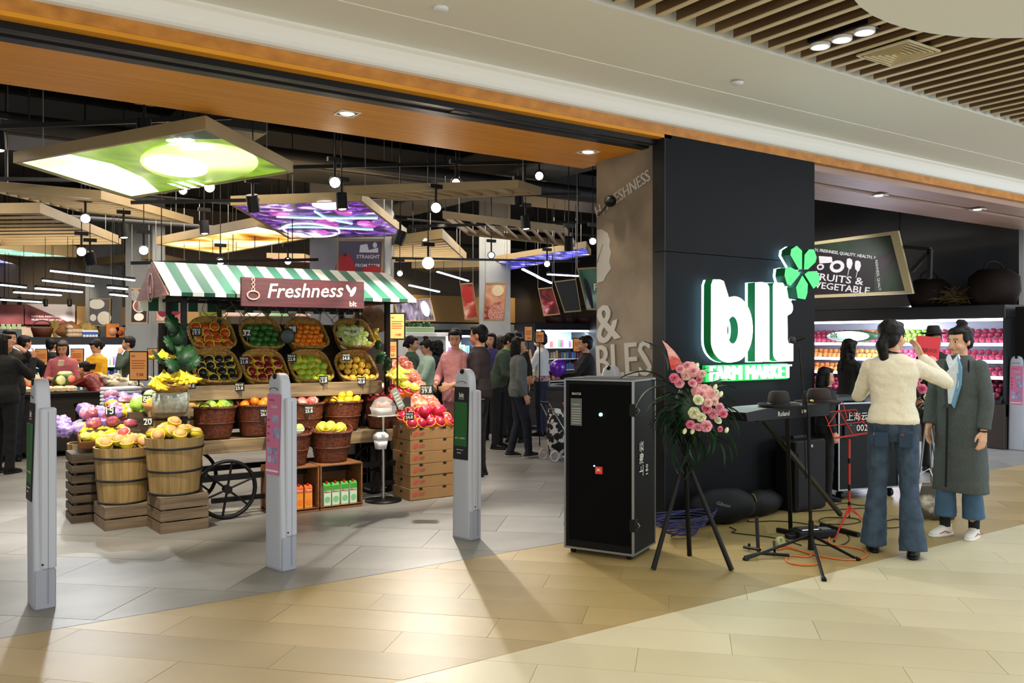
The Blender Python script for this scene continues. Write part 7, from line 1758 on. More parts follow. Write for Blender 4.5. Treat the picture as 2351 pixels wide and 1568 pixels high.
poster('salami and ham poster beside the grey far pillar', [(1114, 649), (1164, 649), (1158, 737), (1109, 737)], 14.2, ramp_art('salami_art', [(.3, '#d9b08f'), (.55, '#c98a6a'), (.7, '#8a2a2a')], 5, rough=.5), lambda p, t: (p('salami_picture', E(.6, .82, .42, .24), mat('salami_red', '#a04038', .6, ns=60, na=0, col2='#e0b0a0')), p('seal_ring', E(.62, .18, .30, .16), mat('seal_beige', '#e0cba8', .6)), t('NUTRITION', .4, .22, .45, redink), t('blt', .7, .95, .15, white2)))
poster('small dark red pepper poster before the tan back band', [(1235, 662), (1268, 659), (1286, 722), (1248, 726)], 15.0, ramp_art('pepper_art', [(.4, '#3c0c10'), (.6, '#8c1c24'), (.72, '#e0a0a8')], 6, rough=.4))
poster('dark hanging board with a pale rim beside the pepper poster', [(1272, 646), (1322, 640), (1334, 715), (1296, 718)], 14.0, mat('dark_board', '#1b1e22', .6))
poster('leaning aubergine poster with white letter F beside the concrete pillar', [(1325, 616), (1385, 612), (1390, 712), (1347, 712)], 10.6, ramp_art('green_purple_art', [(.35, '#1d4a34'), (.6, '#5c8a78'), (.7, '#c9ddd8')], 2, rough=.5), lambda p, t: (p('aubergine_picture', E(.25, .62, .12, .40, -8), mat('aubergine', '#241630', .3)), t('F', .52, .55, .16, white2, bold=.02), t('S', .6, .72, .06, white2)))
poster('poster of cut figs with a pale rim behind the awning posts', [(358, 690), (423, 691), (423, 737), (357, 738)], 13.0, ramp_art('fig_art', [(.35, '#a34a5c'), (.6, '#d08a90'), (.7, '#e9d9c8')], 5, rough=.5), lambda p, t: (p('fig_picture', E(.70, .35, .24, .38), mat('fig_red', '#7c1a34', .5)), p('fig_picture', E(.25, .45, .2, .35), mat('fig_red', '#7c1a34', .5)), p('fig_core', E(.70, .35, .12, .2), mat('fig_pink', '#d8a0a8', .6))))
poster('dark poster with three white bowls of nuts beside the far pillar', [(303, 661), (342, 663), (339, 743), (301, 743)], 14.6, mat('poster_dark', '#241f22', .6), lambda p, t: (p('bowl_picture', E(.5, .5, .42, .20), white2), p('nut_picture', E(.5, .5, .34, .16), mat('nut_red', '#8a4a44', .7, ns=30, na=.4), .03), p('bowl_picture', E(.5, .84, .32, .12), white2), p('rice_picture', E(.25, .18, .3, .2), mat('rice_grey', '#8a8688', .7, ns=40, na=.2))))
poster('grey and white poster of cream bowls on the far pillar', [(206, 685), (255, 685), (254, 750), (205, 748)], 15.6, mat('poster_grey2', '#615a5e', .6), lambda p, t: (p('bowl_picture', E(.35, .18, .4, .2), white2), p('bowl_picture', E(.75, .72, .35, .26), white2), p('spoon_picture', E(.18, .72, .16, .14), white2), p('cream_picture', E(.75, .75, .2, .15), mat('cream_y', '#e9dfc0', .6), .03)))
poster('dark poster with a lime green edge behind the trays', [(458, 690), (524, 690), (522, 728), (458, 728)], 12.6, mat('poster_olive', '#14160f', .6), lambda p, t: p('green_field', [(.02, .55), (.98, .55), (.98, .98), (.02, .98)], mat('olive_green', '#7c8a2a', .6)))
# fruits & vegetable sign in the second entrance (parallel to the side wall)
def pxp(u, v, X=11.2): return PX(u, v, X)
P = [pxp(1790, 567), pxp(2066, 530), pxp(2100, 674), pxp(1790, 688)]
fv = thing('tractor_sign', 'large framed dark sign with tractor reading FRUITS and VEGETABLE above the fruit wall', 'sign', sum(P, V())/4)
c = sum(P, V())/4; I = [p.lerp(c, .0)+(c-p).normalized()*.12 for p in P]; nn = V((-1, 0, 0))
for i in range(4): j = (i+1) % 4; MB().prism([P[i], P[j], I[j], I[i]], nn*.05).build('frame_side', mat('sign_frame', '#cbbd93', .6), fv, world=True)
MB().prism([p+nn*.012 for p in I], nn*.006).build('picture', ramp_art('leafy_dark_art', [(.35, '#10241a'), (.5, '#1d3a28'), (.6, '#1a1420'), (.75, '#4a1c50')], 1.2, rough=.5), fv, world=True)
MB().prism([p-nn*.02 for p in P], nn*.03).build('back_board', dark, fv, world=True)
sgl = mat('sign_white_print', '#e6e4ec', .6); sgd = mat('sign_dark_plate', '#16101c', .6, emit=.0)
def q(u, v, dx=.022): p = pxp(u, v); return p+V((-dx, 0, 0))
MB().prism([q(1870, 575, .018), q(2010, 594, .018), q(2008, 668, .018), q(1870, 674, .018)], (-.003, 0, 0)).build('dark_plate', sgd, fv, world=True)
def ft_(s_, u0, v0, u1, v1, h=None, **k):
    a, e_ = q(u0, v0, .024), q(u1, v1, .024); dd = e_-a; up = V((-1,0,0)).cross(dd); up = up if up.z > 0 else -up
    hh = None if h is None else h*a.dot(V((ST, CT, 0)))/F
    text(s_, sgl, fv, a, dd, up, width=dd.length, height=hh, ex=.003, **k)
ft_('HEALTH, FRESHNESS, QUALITY. HEALTH, F', 1850, 575, 2012, 597, 8, bold=.01)
ft_('FRUITS &', 1871, 642, 1984, 655, 16, bold=.012); ft_('VEGETABLE', 1872, 661, 1998, 676, 15, bold=.012)
a_, b_ = q(2011, 598, .024), q(2019, 668, .024); text('RESHNESS, QUALIT', sgl, fv, a_+V((0, .05, 0)), b_-a_, V((0, -1, 0)), width=(b_-a_).length, ex=.003) if False else text('RESHNESS, QUALIT', sgl, fv, a_, b_-a_, V((0, -1, 0)), width=(b_-a_).length, ex=.003)
MB().prism([q(u, v) for u, v in ((1882, 588), (1912, 590), (1914, 603), (1884, 605))], (-.004, 0, 0)).build('tractor_body', sgl, fv, world=True)
for (u, v, r) in ((1886, 613, 7), (1924, 612, 14)):
    k_ = pxp(u, v).dot(V((ST, CT, 0)))/F*r; cc_ = q(u, v)
    MB().prism([cc_+V((0, 1.35*k_*math.cos(a), k_*math.sin(a))) for a in [2*PI*i/24 for i in range(24)]], (-.004, 0, 0)).build('tractor_wheel', sgl, fv, world=True)
    MB().prism([cc_+V((-.005, .7*k_*math.cos(a), .5*k_*math.sin(a))) for a in [2*PI*i/24 for i in range(24)]], (-.004, 0, 0)).build('wheel_centre', sgd, fv, world=True)
for (u, v) in ((1952, 605), (1971, 610)): MB().prism([q(u+a, v+b_) for a, b_ in ((-6, 0), (-5, -10), (0, -12), (6, -9), (8, 0), (4, 12), (0, 14), (-3, 28), (-4, 28), (-1, 12), (-5, 8))], (-.004, 0, 0)).build('vegetable_print', sgl, fv, world=True)
for k in (1, 2):
    p = P[k] if k == 1 else P[0]
    MB().cone(p, V((p.x, p.y, 4.3)), .01, n=6).build('hanger', black, fv, world=True)
MB().bar(pxp(2078, 567), pxp(2136, 572), .05, .05).bar(pxp(2136, 572), pxp(2134, 640), .05, .05).bar(pxp(2134, 578), pxp(2094, 622), .05, .05).build('bracket', black, fv, world=True)
spot('sign_fill_spot', (9.6, 7.6, 2.95), (11.2, 7.9, 2.2), 60, (1, .97, .92), 80, .6, .04)  # added spot without a lamp body, brightens the tractor sign
# ---- fruit wall: tall refrigerated display on the side wall ----
XF = 12.15
a0, a1 = PX(1840, 800, XF), PX(2308, 800, XF)
y0, y1 = a1.y, a0.y+.3
fr = thing('refrigerated_display', 'long lit refrigerated fruit wall with dark canopy in the second entrance', 'refrigerator', (XF+.35, (y0+y1)/2, 0))
zt, zb = PX(2303, 698, XF).z, PX(2303, 730, XF).z
fdk = mat('fridge_dark', '#22252b', .4); glowb = mat('fridge_backlight', '#dfe6ff', .5, emit=1.4); strip = mat('fridge_strip', '#eef2ff', .5, emit=6)
MB().bbox((XF, y0, zb), (XF+.75, y1, zt), .01).build('canopy', fdk, fr, world=True)
MB().box((XF+.03, y0+.02, zb-.035), (XF+.10, y1-.02, zb-.001)).build('light_strip', strip, fr, world=True)
MB().box((XF+.68, y0, .1), (XF+.75, y1, zb)).build('back_panel', mat('fridge_inner', '#c7cde0', .5), fr, world=True)
for yy in (y0, y1-.04): MB().box((XF+.02, yy, .45), (XF+.68, yy+.04, zb)).build('end_panel', fdk, fr, world=True)
MB().bbox((XF-.02, y0, 0), (XF+.68, y1, .62), .01).build('plinth', mat('brown_box_front', '#2e251d', .6), fr, world=True)
MB().box((XF-.003, a0.y-.1, zt-.15), (XF, a0.y+.15, zt-.06)).build('notice', white, fr, world=True)
sh = [(1.44, .40), (1.20, .30), (.98, .18)]
for z, dx in sh:
    MB().box((XF+dx-.10, y0+.05, z-.03), (XF+.68, y1-.05, z)).build('shelf', mat('shelf_white', '#cfd6e6', .4), fr, world=True)
    MB().box((XF+dx-.12, y0+.05, z-.03), (XF+dx-.10, y1-.05, z+.015)).build('shelf_edge_light', mat('shelf_edge', '#eef0ff', .5, emit=2.6), fr, world=True)
MB().prism([V((XF-.02, y0+.05, .66)), V((XF+.35, y0+.05, .92)), V((XF+.35, y0+.05, .62)), V((XF-.02, y0+.05, .62))], (0, y1-y0-.1, 0)).build('sloped_bin', fdk, fr, world=True)
fp_ = fm('packed_apple_skin', '#b0224c', '#d85a7a', .3); fo_ = fm('packed_orange_skin', '#d8742a', '#e89a50', .3); fg_ = fm('packed_green_skin', '#6a9a2a', '#93bb4a', .3); fd_ = fm('deep_plum_skin', '#6a1230', '#8c2a48', .3)
am_ = {k: MB().lathe([(.001, -.036), (.028, -.028), (.040, 0), (.030, .028), (.001, .030)], 9).mesh('apple', m) for k, m in (('p', fp_), ('o', fo_), ('g', fg_), ('d', fd_))}
L_ = y1-y0
def row(z, x, n, keyf, lab, grp, dz=0, sc_=1.0):
    for i in range(n):
        y = y0+.08+(L_-.16)*(i+.5)/n; k = keyf((y-y0)/L_); nm = {'p': 'apple', 'o': 'orange', 'g': 'green_apple', 'd': 'plum'}[k]
        w_ = {'p': 'pink-red apple', 'o': 'orange', 'g': 'green apple', 'd': 'dark red plum'}[k]
        o = inst(nm, am_[k], None, (x+RN.uniform(-.01, .01), y, z+RN.uniform(0, .012)), (RN.uniform(-.3, .3), RN.uniform(-.3, .3), 0), sc_)
        tag(o, w_+' '+lab, w_.split()[-1], w_+'s '+grp)
kf = lambda f: 'p' if f < .38 else ('g' if f < .5 else ('o' if .62 < f < .8 else 'p'))
row(1.49, XF+.36, 38, kf, 'in the front of the top shelf of the fruit wall', 'top shelf front', sc_=1.15)
row(1.56, XF+.46, 36, kf, 'in the heaped back of the top shelf of the fruit wall', 'top shelf back', sc_=1.15)
row(1.62, XF+.56, 34, kf, 'against the rear of the top shelf of the fruit wall', 'top shelf rear', sc_=1.1)
row(1.245, XF+.26, 38, lambda f: 'p' if f < .55 else 'o', 'in the front of the middle shelf of the fruit wall', 'middle shelf front', sc_=1.1)
row(1.31, XF+.38, 36, lambda f: 'p' if f < .5 else 'o', 'heaped on the middle shelf of the fruit wall', 'middle shelf back', sc_=1.1)
row(1.02, XF+.16, 38, lambda f: 'p' if f < .6 else 'o', 'in the front of the lowest shelf of the fruit wall', 'lowest shelf front', sc_=1.1)
row(1.08, XF+.28, 36, lambda f: 'p' if f < .6 else 'o', 'heaped on the lowest shelf of the fruit wall', 'lowest shelf back', sc_=1.1)
for k in range(4): row(.73+k*.06, XF+.02+k*.085, 34, lambda f: 'd', 'in sloped bin row %s of the fruit wall' % ['nearest the aisle', 'second from the aisle', 'third from the aisle', 'under the shelf'][k], 'bin row '+'abcd'[k], sc_=1.2)
area('fridge_lamp', (XF+.10, (y0+y1)/2, zb-.05), (.10, L_-.2), 80, (.86, .88, 1), (XF+.5, (y0+y1)/2, .8))
area('fridge_lamp', (XF-.15, (y0+y1)/2, 1.3), (.8, L_-.2), 36, (.72, .78, 1), (XF-3, (y0+y1)/2-1.0, .2))
# watermelon advert cushion in the fridge
wm = thing('melon_advert', 'oval green and white melon-shaped advert on the top shelf of the fruit wall', 'advert', PX(1947, 772, XF+.25))
MB().ell((0, 0, 0), (.06, .40, .085), 24, 12).build('panel', mat('melon_white', '#cfeadf', .5), wm); MB().ell((.03, -.05, 0), (.06, .48, .10), 24, 12).build('rind', mat('melon_rind', '#14361f', .5), wm)
text('blt', greenb, wm, wm.location+V((-.065, .28, -.02)), (0, -1, 0), (0, 0, 1), width=.13, ex=.002, bold=.01)
# baskets and straw on top of the fridge
for (u, v, w_, h_, l, m) in ((2133, 670, .30, .42, 'dark wicker basket on the fruit wall nearest the tractor sign', darkw), (2282, 660, .34, .50, 'largest dark wicker basket standing on top of the fruit wall', darkw)):
    p = PX(u, 780, XF+.30); t = thing('wicker_basket', l, 'basket', (p.x, p.y, zt)); MB().lathe([(w_*.8, 0), (w_, h_*.4), (w_*.95, h_*.8), (w_*.6, h_)], 20, mod=lambda a, k, r: .01*math.sin(10*a+PI*k)).build('basket_wall', mat('black_wicker', '#1c110c', .7, spec=.2), t)
    MB().tube([(w_*.8*math.cos(a), 0, h_+.12*math.sin(a)) for a in [PI*i/10 for i in range(11)]], .012, 6).build('handle', mat('black_wicker', '#1c110c'), t)
p = PX(2205, 780, XF+.35); t = thing('straw_bundle', 'heap of straw between the two dark baskets on the fruit wall', 'straw', (p.x, p.y, zt)); b = MB()
for k in range(140): a = RN.uniform(0, 6.28); b.bar((RN.uniform(-.3, .3), RN.uniform(-.3, .3), RN.uniform(.01, .2)), (RN.uniform(-.35, .35), RN.uniform(-.35, .35), RN.uniform(.05, .3)), .006, .006)
stuff(b.build('straw', mat('straw', '#6b5a30', .8), t))
# dark shelf unit at the picture edge
p = G(2318, 1022); su = thing('shelf_unit', 'dark open shelf unit with small coloured packs at the picture edge', 'shelf', (12.3, y0-.66, 0))
MB().box((0, 0, 0), (.04, .6, 1.95)).box((.6, 0, 0), (.64, .6, 1.95)).build('upright', black, su)
for z in (.3, .7, 1.05, 1.35, 1.62, 1.92): MB().box((.04, 0, z), (.60, .6, z+.02)).build('shelf', black, su)
for z, cl in ((1.37, '#2a4a34'), (1.64, '#8c2a1e'), (1.07, '#4a3a2a')):
    for k in range(4):
        o = MB().bbox((12.30+.08+k*.13, y0-.6, z), (12.30+.18+k*.13, y0-.5, z+.2), .004).build('product_pack', mat('pack_'+cl[1:], cl, .6)); tag(o, 'small %s pack on the dark shelf unit, %s level' % ({'#2a4a34': 'green', '#8c2a1e': 'red', '#4a3a2a': 'brown'}[cl], {1.37: 'middle', 1.64: 'upper', 1.07: 'lower'}[z]), 'pack', 'packs on the %s shelf' % cl[1:])
# ---- low refrigerated cabinets on the far side ----
def chiller(label, u0, u1, Y, vt, vb, H0=None, rows=3, cols=26, seed=1, glow=1.6):
    a, c = PY(u0, 780, Y), PY(u1, 780, Y); zt_ = PY((u0+u1)/2, vt, Y).z; zb_ = PY((u0+u1)/2, vb, Y).z; L = c.x-a.x
    t = thing('chiller_cabinet', label, 'refrigerator', ((a.x+c.x)/2, Y, 0))
    MB().bbox((a.x, Y, zb_), (c.x, Y+.8, zt_), .01).build('canopy', fdk, t, world=True)
    MB().box((a.x, Y+.7, .3), (c.x, Y+.8, zb_)).build('back_panel', mat('chiller_back', '#a8bccf', .5), t, world=True)
    MB().bbox((a.x, Y-.05, 0), (c.x, Y+.7, .50), .01).build('plinth', fdk, t, world=True)
    MB().box((a.x+.02, Y+.04, zb_-.04), (c.x-.02, Y+.12, zb_)).build('light_strip', mat('chiller_strip', '#e8f4ff', .5, emit=6), t, world=True)
    for x in (a.x, c.x-.05): MB().box((x, Y, .5), (x+.05, Y+.7, zb_)).build('end_panel', fdk, t, world=True)
    area('chiller_lamp', ((a.x+c.x)/2, Y+.12, zb_-.06), (L-.2, .12), 13*L, (.85, .93, 1), ((a.x+c.x)/2, Y+.5, .5))
    r_ = random.Random(seed); cols_ = ['#c9d6e4', '#5f86b5', '#e0e6ee', '#8a3a52', '#3f6a4a', '#d0b05a', '#5a3f7a']
    for k in range(rows):
        z = .55+(zb_-.15-.55)*k/rows
        MB().box((a.x+.05, Y+.15, z-.02), (c.x-.05, Y+.7, z)).build('shelf', mat('chiller_shelf', '#dfe8f4', .4), t, world=True)
        b = MB(); n = cols
        mats_ = [mat('pack_'+x[1:], x, .4) for x in cols_]
        for i in range(n):
            x = a.x+.08+(L-.16)*(i+.5)/n; w_ = (L-.16)/n*.38; h_ = (zb_-.6)/rows*r_.uniform(.45, .68)
            b.box((x-w_, Y+.25, z), (x+w_, Y+.5, z+h_), r_.randrange(7))
        stuff(b.build('packed_goods', mats_, t, world=True))
    return t
chiller('long bright chiller along the far side behind the women with phones', -120, 396, 16.8, 774, 792, rows=3, cols=60, seed=3)
chiller('bright chiller beside the pillar with open salad shelves behind the balloon', 1228, 1420, 15.6, 742, 758, rows=4, cols=30, seed=5)
chiller('small bright chiller behind the man in glasses', 1018, 1098, 17.2, 757, 770, rows=3, cols=12, seed=7)
# goods on the long chiller: baskets, boxes, bread
def top_item(u, v, Y, name, label, cat, mk):
    p = PY(u, v, Y); t = thing(name, label, cat, p); mk(t); return t
tanw = mat('dry_straw', '#a58a4c', .8, ns=30, na=.3); bread = mat('crust', '#8a5a34', .7, ns=8, na=.3); breadl = mat('pale_dough', '#cbb296', .7)
ZC = PY(138, 776, 17.0)
top_item(97, 776, 17.1, 'wicker_basket', 'dark wicker basket with a hoop handle on the far chiller', 'basket', lambda t: (MB().lathe([(.13, 0), (.18, .17), (.175, .18)], 18, mod=lambda a, k, r: .006*math.sin(9*a+PI*k)).build('basket_wall', brownw, t), MB().tube([(.16*math.cos(a), 0, .17+.14*math.sin(a)) for a in [PI*i/12 for i in range(13)]], .010, 6).build('handle', brownw, t)))
top_item(128, 776, 17.1, 'wheat_sheaf', 'pale sheaf of dried stalks leaning beside the dark basket', 'straw', lambda t: stuff((lambda b: [b.bar((RN.uniform(-.03, .03), 0, 0), (RN.uniform(-.10, .06), RN.uniform(-.05, .05), RN.uniform(.25, .33)), .012, .012) for _ in range(40)] and b)(MB()).build('stalks', tanw, t)))
top_item(163, 776, 17.1, 'bread_sack', 'open brown sack spilling pale bread rolls on the far chiller', 'bread', lambda t: (inst('sack', lump('sack', bread, .22, .15, .15, 3, .3), t, (-.05, .05, .14)), [inst('bread_roll', lump('roll', breadl, .06, .05, .045, k, .2, 12, 8), t, (.02+.06*(k % 4)-.05, -.10, .05+.07*(k//4))) for k in range(9)]))
top_item(206, 776, 17.1, 'straw_bundle', 'round straw nest behind the blue milk cartons', 'straw', lambda t: inst('straw', lump('straw', tanw, .20, .14, .16, 5, .3), t, (0, .15, .13)))
blu = mat('carton_blue', '#2f5fb0', .5); whc = mat('carton_white', '#e4e8ec', .5)
for k in range(5):
    t = top_item(193+k*7, 776, 16.95, 'milk_carton', 'small blue and white milk carton standing on the far chiller', 'milk carton', lambda t: (MB().bbox((-.028, -.028, 0), (.028, .028, .11), .003).build('carton_body', blu, t), MB().prism([(-.028, -.028, .11), (.028, -.028, .11), (.028, 0, .14), (-.028, 0, .14)], (0, .028, 0)).build('gable_top', whc, t), MB().box((-.02, -.030, .02), (.02, -.0285, .06)).build('label_patch', whc, t)))
    t['group'] = 'blue milk cartons on the far chiller'
for (u, w_, h_, c1, c2, l) in ((258, .22, .26, '#cf7a3a', '#e0a070', 'tall orange fruit gift box on the far chiller'), (275, .16, .20, '#d88a4a', '#b5502a', 'second orange gift box, beside the tall one'), (294, .16, .15, '#dfe0d0', '#e9e2b0', 'pale gift box with a yellow melon picture'), (318, .16, .15, '#d8d5c8', '#c9c95a', 'pale gift box with a green edge, next to the fruit bowl'), (305, .22, .08, '#a82028', '#e0d0d0', 'flat red gift box behind the pale ones')):
    top_item(u, 776 if 'flat' not in l else 756, 17.0 if 'flat' not in l else 17.3, 'gift_box', l, 'box', lambda t: (MB().bbox((-w_/2, -.05, 0), (w_/2, .08, h_), .005).build('box_body', mat('gift_'+c1[1:], c1, .5), t), MB().lathe([(.001, 0), (min(w_, h_)*.33, 0), (min(w_, h_)*.33, .002), (.001, .002)], 16, M=Matrix.Translation((0, -.052, h_*.45)) @ Matrix.Rotation(PI/2, 4, 'X')).build('fruit_print', mat('gift_'+c2[1:], c2, .5), t)))
bx_ = bpy.data.objects
top_item(305, 772, 17.32, 'box_riser', 'plain carton under the flat red gift box', 'box', lambda t: MB().bbox((-.1, 0, -.04), (.1, .15, .10), .004).build('box_body', card, t))
top_item(343, 776, 17.0, 'fruit_bowl', 'small pale bowl with an orange melon half at the end of the chiller top', 'bowl', lambda t: (MB().lathe([(.05, 0), (.11, .05), (.12, .09), (.11, .09), (.05, .02)], 18).build('bowl_wall', breadl, t), inst('melon_half', lump('melon', orange_m, .08, .07, .05, 2, .1), t, (0, 0, .09))))
top_item(24, 776, 17.0, 'sign_box', 'grey letter board with green packs on top near the picture edge', 'box', lambda t: (MB().bbox((-.20, 0, 0), (.17, .12, .15), .006).build('box_body', mat('grey_board', '#5b6268', .6), t), [MB().bbox((-.14+.08*k, 0, .15), (-.08+.08*k, .06, .24), .004).build('green_pack', mat('pack_pale_green', '#b9d0a0', .5), t) for k in range(4)]))
# ---- far fascia bands ----
redw = mat('maroon_wall_panel', '#6a1418', .5)
def wallpanel(name, label, u0, u1, v0, v1, Y, m, cat='wall panel', dep=.06):
    a, c = PY(u0, v1, Y), PY(u1, v0, Y); zt_ = PY((u0+u1)/2, v0, Y).z; zb_ = PY((u0+u1)/2, v1, Y).z
    t = thing(name, label, cat, ((a.x+c.x)/2, Y, zb_)); MB().bbox((a.x, Y, zb_), (c.x, Y+dep, zt_), .01).build('panel', m, t, world=True); return t, a.x, c.x, zb_, zt_
wallpanel('wall_panel', 'maroon back wall panel lit by small lamps near the picture edge', -140, 56, 698, 746, 18.7, redw)
t, xa, xc, za, zc = wallpanel('shop_banner', 'white and maroon banner about natural ingredients on the back wall', 58, 173, 698, 745, 18.68, mat('banner_white', '#cfc5c8', .6))
MB().prism([(xa, 18.66, zc), (xa+(xc-xa)*.55, 18.66, za+(zc-za)*.45), (xa+(xc-xa)*.98, 18.66, za), (xa, 18.66, za)], (0, -.01, 0)).build('maroon_field', redw, t, world=True)
text('NATURAL INGREDIENTS', white2, t, (xa+(xc-xa)*.12, 18.64, za+(zc-za)*.34), (1, 0, 0), (0, 0, 1), width=(xc-xa)*.6, ex=.004, bold=.02); text('FROM FOREST AND FIELD', white2, t, (xa+(xc-xa)*.12, 18.64, za+(zc-za)*.18), (1, 0, 0), (0, 0, 1), width=(xc-xa)*.6, ex=.004, bold=.02)
tanp = mat('tan_fascia', '#b58c52', .5)
wallpanel('wall_panel', 'tan wooden fascia band high on the back wall beyond the aisle', 946, 1420, 684, 742, 18.7, tanp)
wallpanel('wall_panel', 'tan wooden fascia band behind the fig poster', 176, 520, 706, 748, 18.72, tanp)
wallpanel('wall_panel', 'pale lit wall strip above the far chiller', -140, 520, 750, 777, 18.74, mat('pale_lit_wall', '#9c8a74', .6))
wallpanel('wall_panel', 'pale grey lit wall under the tan fascia', 946, 1420, 745, 800, 18.74, mat('pale_grey_wall', '#9aa0a3', .6))
for (u, v, l, c) in ((10, 698, 'over the maroon panel at the picture edge', 0), (45, 698, 'over the middle of the maroon panel', 0), (105, 702, 'over the white banner', 1), (160, 702, 'at the end of the white banner', 1)):
    p = PY(u, v, 18.2); t = thing('wall_washer', 'small black lamp '+l, 'spotlight', p); MB().cone(p, p+V((0, .05, .12)), .04, n=10).build('lamp_head', black, t, world=True); MB().cone(p+V((0, .03, .1)), V((p.x, p.y+.05, 4.3)), .008, n=4).build('drop_rod', black, t, world=True)
    spot('wash', p+V((0, -.02, -.03)), p+V((0, .45, -.6)), 14, (1, .85, .8), 75, .6, .03)
for x in (5, 8, 11): spot('wash', (x+4.5, 17.6, 2.9), (x+4.5, 18.8, 2.1), 30, (1, .85, .65), 90, .8, .05)
for x in (2.2, 4.6): spot('wash', (x, 17.6, 2.6), (x, 18.8, 2.1), 20, (1, .85, .65), 90, .8, .05)
# ---- counters near the carving man ----
cwm = wood('counter_wood', '#8a7763', '#6d5c4b', (14, 14, 1.2), .6, .2)
def counter(label, u0, v0, u1, v1, vt, dep=.55, mm=cwm):
    a, c = G(u0, v0), G(u1, v1); dirv = (c-a); L = dirv.length; an = math.atan2(dirv.y, dirv.x); da = a.dot(V((ST, CT, 0))); H_ = CAM+(HZ-vt)*da/F
    t = thing('counter', label, 'counter', a, an); f = .04
    MB().box((f, .02, f), (L-f, dep-.02, H_-.05)).build('panel_front', mm, t)
    for x in (0, L-f): 
        for y in (0, dep-f): MB().box((x, y, 0), (x+f, y+f, H_-.04)).build('leg', black, t)
    MB().bbox((-.02, -.02, H_-.04), (L+.02, dep, H_), .004).build('counter_top', black, t); MB().box((f, 0, .02), (L-f, .03, .12)).build('bottom_rail', black, t)
    return t, a, dirv.normalized(), H_
t, a, dv, Hc1 = counter('dark framed wooden counter carrying the carved watermelons', 50, 1046, 157, 1040, 906)
nv = V((-dv.y, dv.x, 0))
t2, a2, dv2, Hc2 = counter('black framed side table with white paper and plastic bags', 178, 1046, 285, 1028, 926)
nv2 = V((-dv2.y, dv2.x, 0))
wmel = mat('watermelon_rind', '#1c4a1e', .35, ns=10, na=0, col2='#2d6a2c', stretch=(1, 1, .2)); wflesh = mat('melon_flesh', '#e07a5c', .5); wpale = mat('melon_pale', '#d6dfa0', .5)
m1 = thing('watermelon', 'dark green watermelon being carved, with pale and pink cut flower on top', 'watermelon', a+dv*.50+nv*.2+V((0, 0, Hc1)))
MB().ell((0, 0, .14), (.15, .15, .14), 24, 14).build('rind', wmel, m1); MB().lathe([(.09, .235), (.10, .25), (.07, .285), (.001, .29)], 14).build('carved_lid', wpale, m1); MB().lathe([(.001, 0), (.07, .01), (.05, .03), (.001, .035)], 8, M=Matrix.Translation((-.06, -.115, .17)) @ Matrix.Rotation(1.2, 4, 'X')).build('carved_petal', wpale, m1); MB().lathe([(.001, 0), (.06, .01), (.04, .03), (.001, .035)], 8, M=Matrix.Translation((.06, -.115, .18)) @ Matrix.Rotation(1.2, 4, 'X')).build('carved_petal', wflesh, m1)
m2 = thing('carved_melon', 'carved melon covered in orange flower rosettes beside the dark post', 'watermelon', a+dv*.12+nv*.2+V((0, 0, Hc1)))
MB().ell((0, 0, .13), (.12, .12, .13), 20, 12).build('melon_body', mat('carved_rind', '#c9a27a', .6), m2)
for k in range(16):
    ph = k*2.4; zz = .03+.012*k; rr = .12*math.sqrt(max(.05, 1-((zz-.13)/.14)**2)); MB().lathe([(.001, .02), (.014, .022), (.02, .008), (.032, .010), (.03, 0)], 9, M=Matrix.Translation((rr*math.cos(ph), rr*math.sin(ph), zz)) @ V((math.cos(ph), math.sin(ph), .2)).to_track_quat('Z', 'Y').to_matrix().to_4x4()).build('carved_rosette', wflesh, m2)
o = MB().bbox((0, 0, 0), (.62, .34, .012), .003).build('paper_sheet', white, None, loc=a2+dv2*.02+nv2*.1+V((0, 0, Hc2))); o.rotation_euler = (0, 0, math.atan2(dv2.y, dv2.x)); tag(o, 'white cutting sheet laid on the black framed side table', 'sheet')
plast = mat('white_plastic_bag', '#d9dde0', .3, alpha=.85)
for k, (f, s_, l) in enumerate(((.14, .085, 'crumpled white plastic bag on the side table, nearest the carved melons'), (.34, .07, 'crumpled white plastic bag in the middle of the side table'), (.50, .08, 'crumpled clear bag at the end of the side table beside the trays'))):
    o = inst('plastic_bag', lump('bag', plast, s_, s_*.8, s_*.75, k+3, .55, 20, 12, freq=18), None, a2+dv2*f+nv2*.16+V((0, 0, Hc2+s_*.7))); tag(o, l, 'plastic bag')
# styrofoam trays stack
for k in range(5):
    p = PY(278, 905, 8.9)+V((0, 0, -.10+k*.035)); o = MB().bbox((-.16, -.10, 0), (.16, .10, .03), .008).build('foam_tray', white, None, loc=p); o.rotation_euler = (0, 0, .3); tag(o, 'white foam tray in the stack behind the pink bags, '+['lowest', 'second from the bottom', 'middle', 'second from the top', 'topmost'][k], 'foam tray')
slat_crate(V((PY(278, 905, 8.9).x, 8.9, 0)), .5, .35, 1, 'dark crate stand under the white foam trays', m=dslat, hh=PY(278, 905, 8.9).z-.125, gap=0)
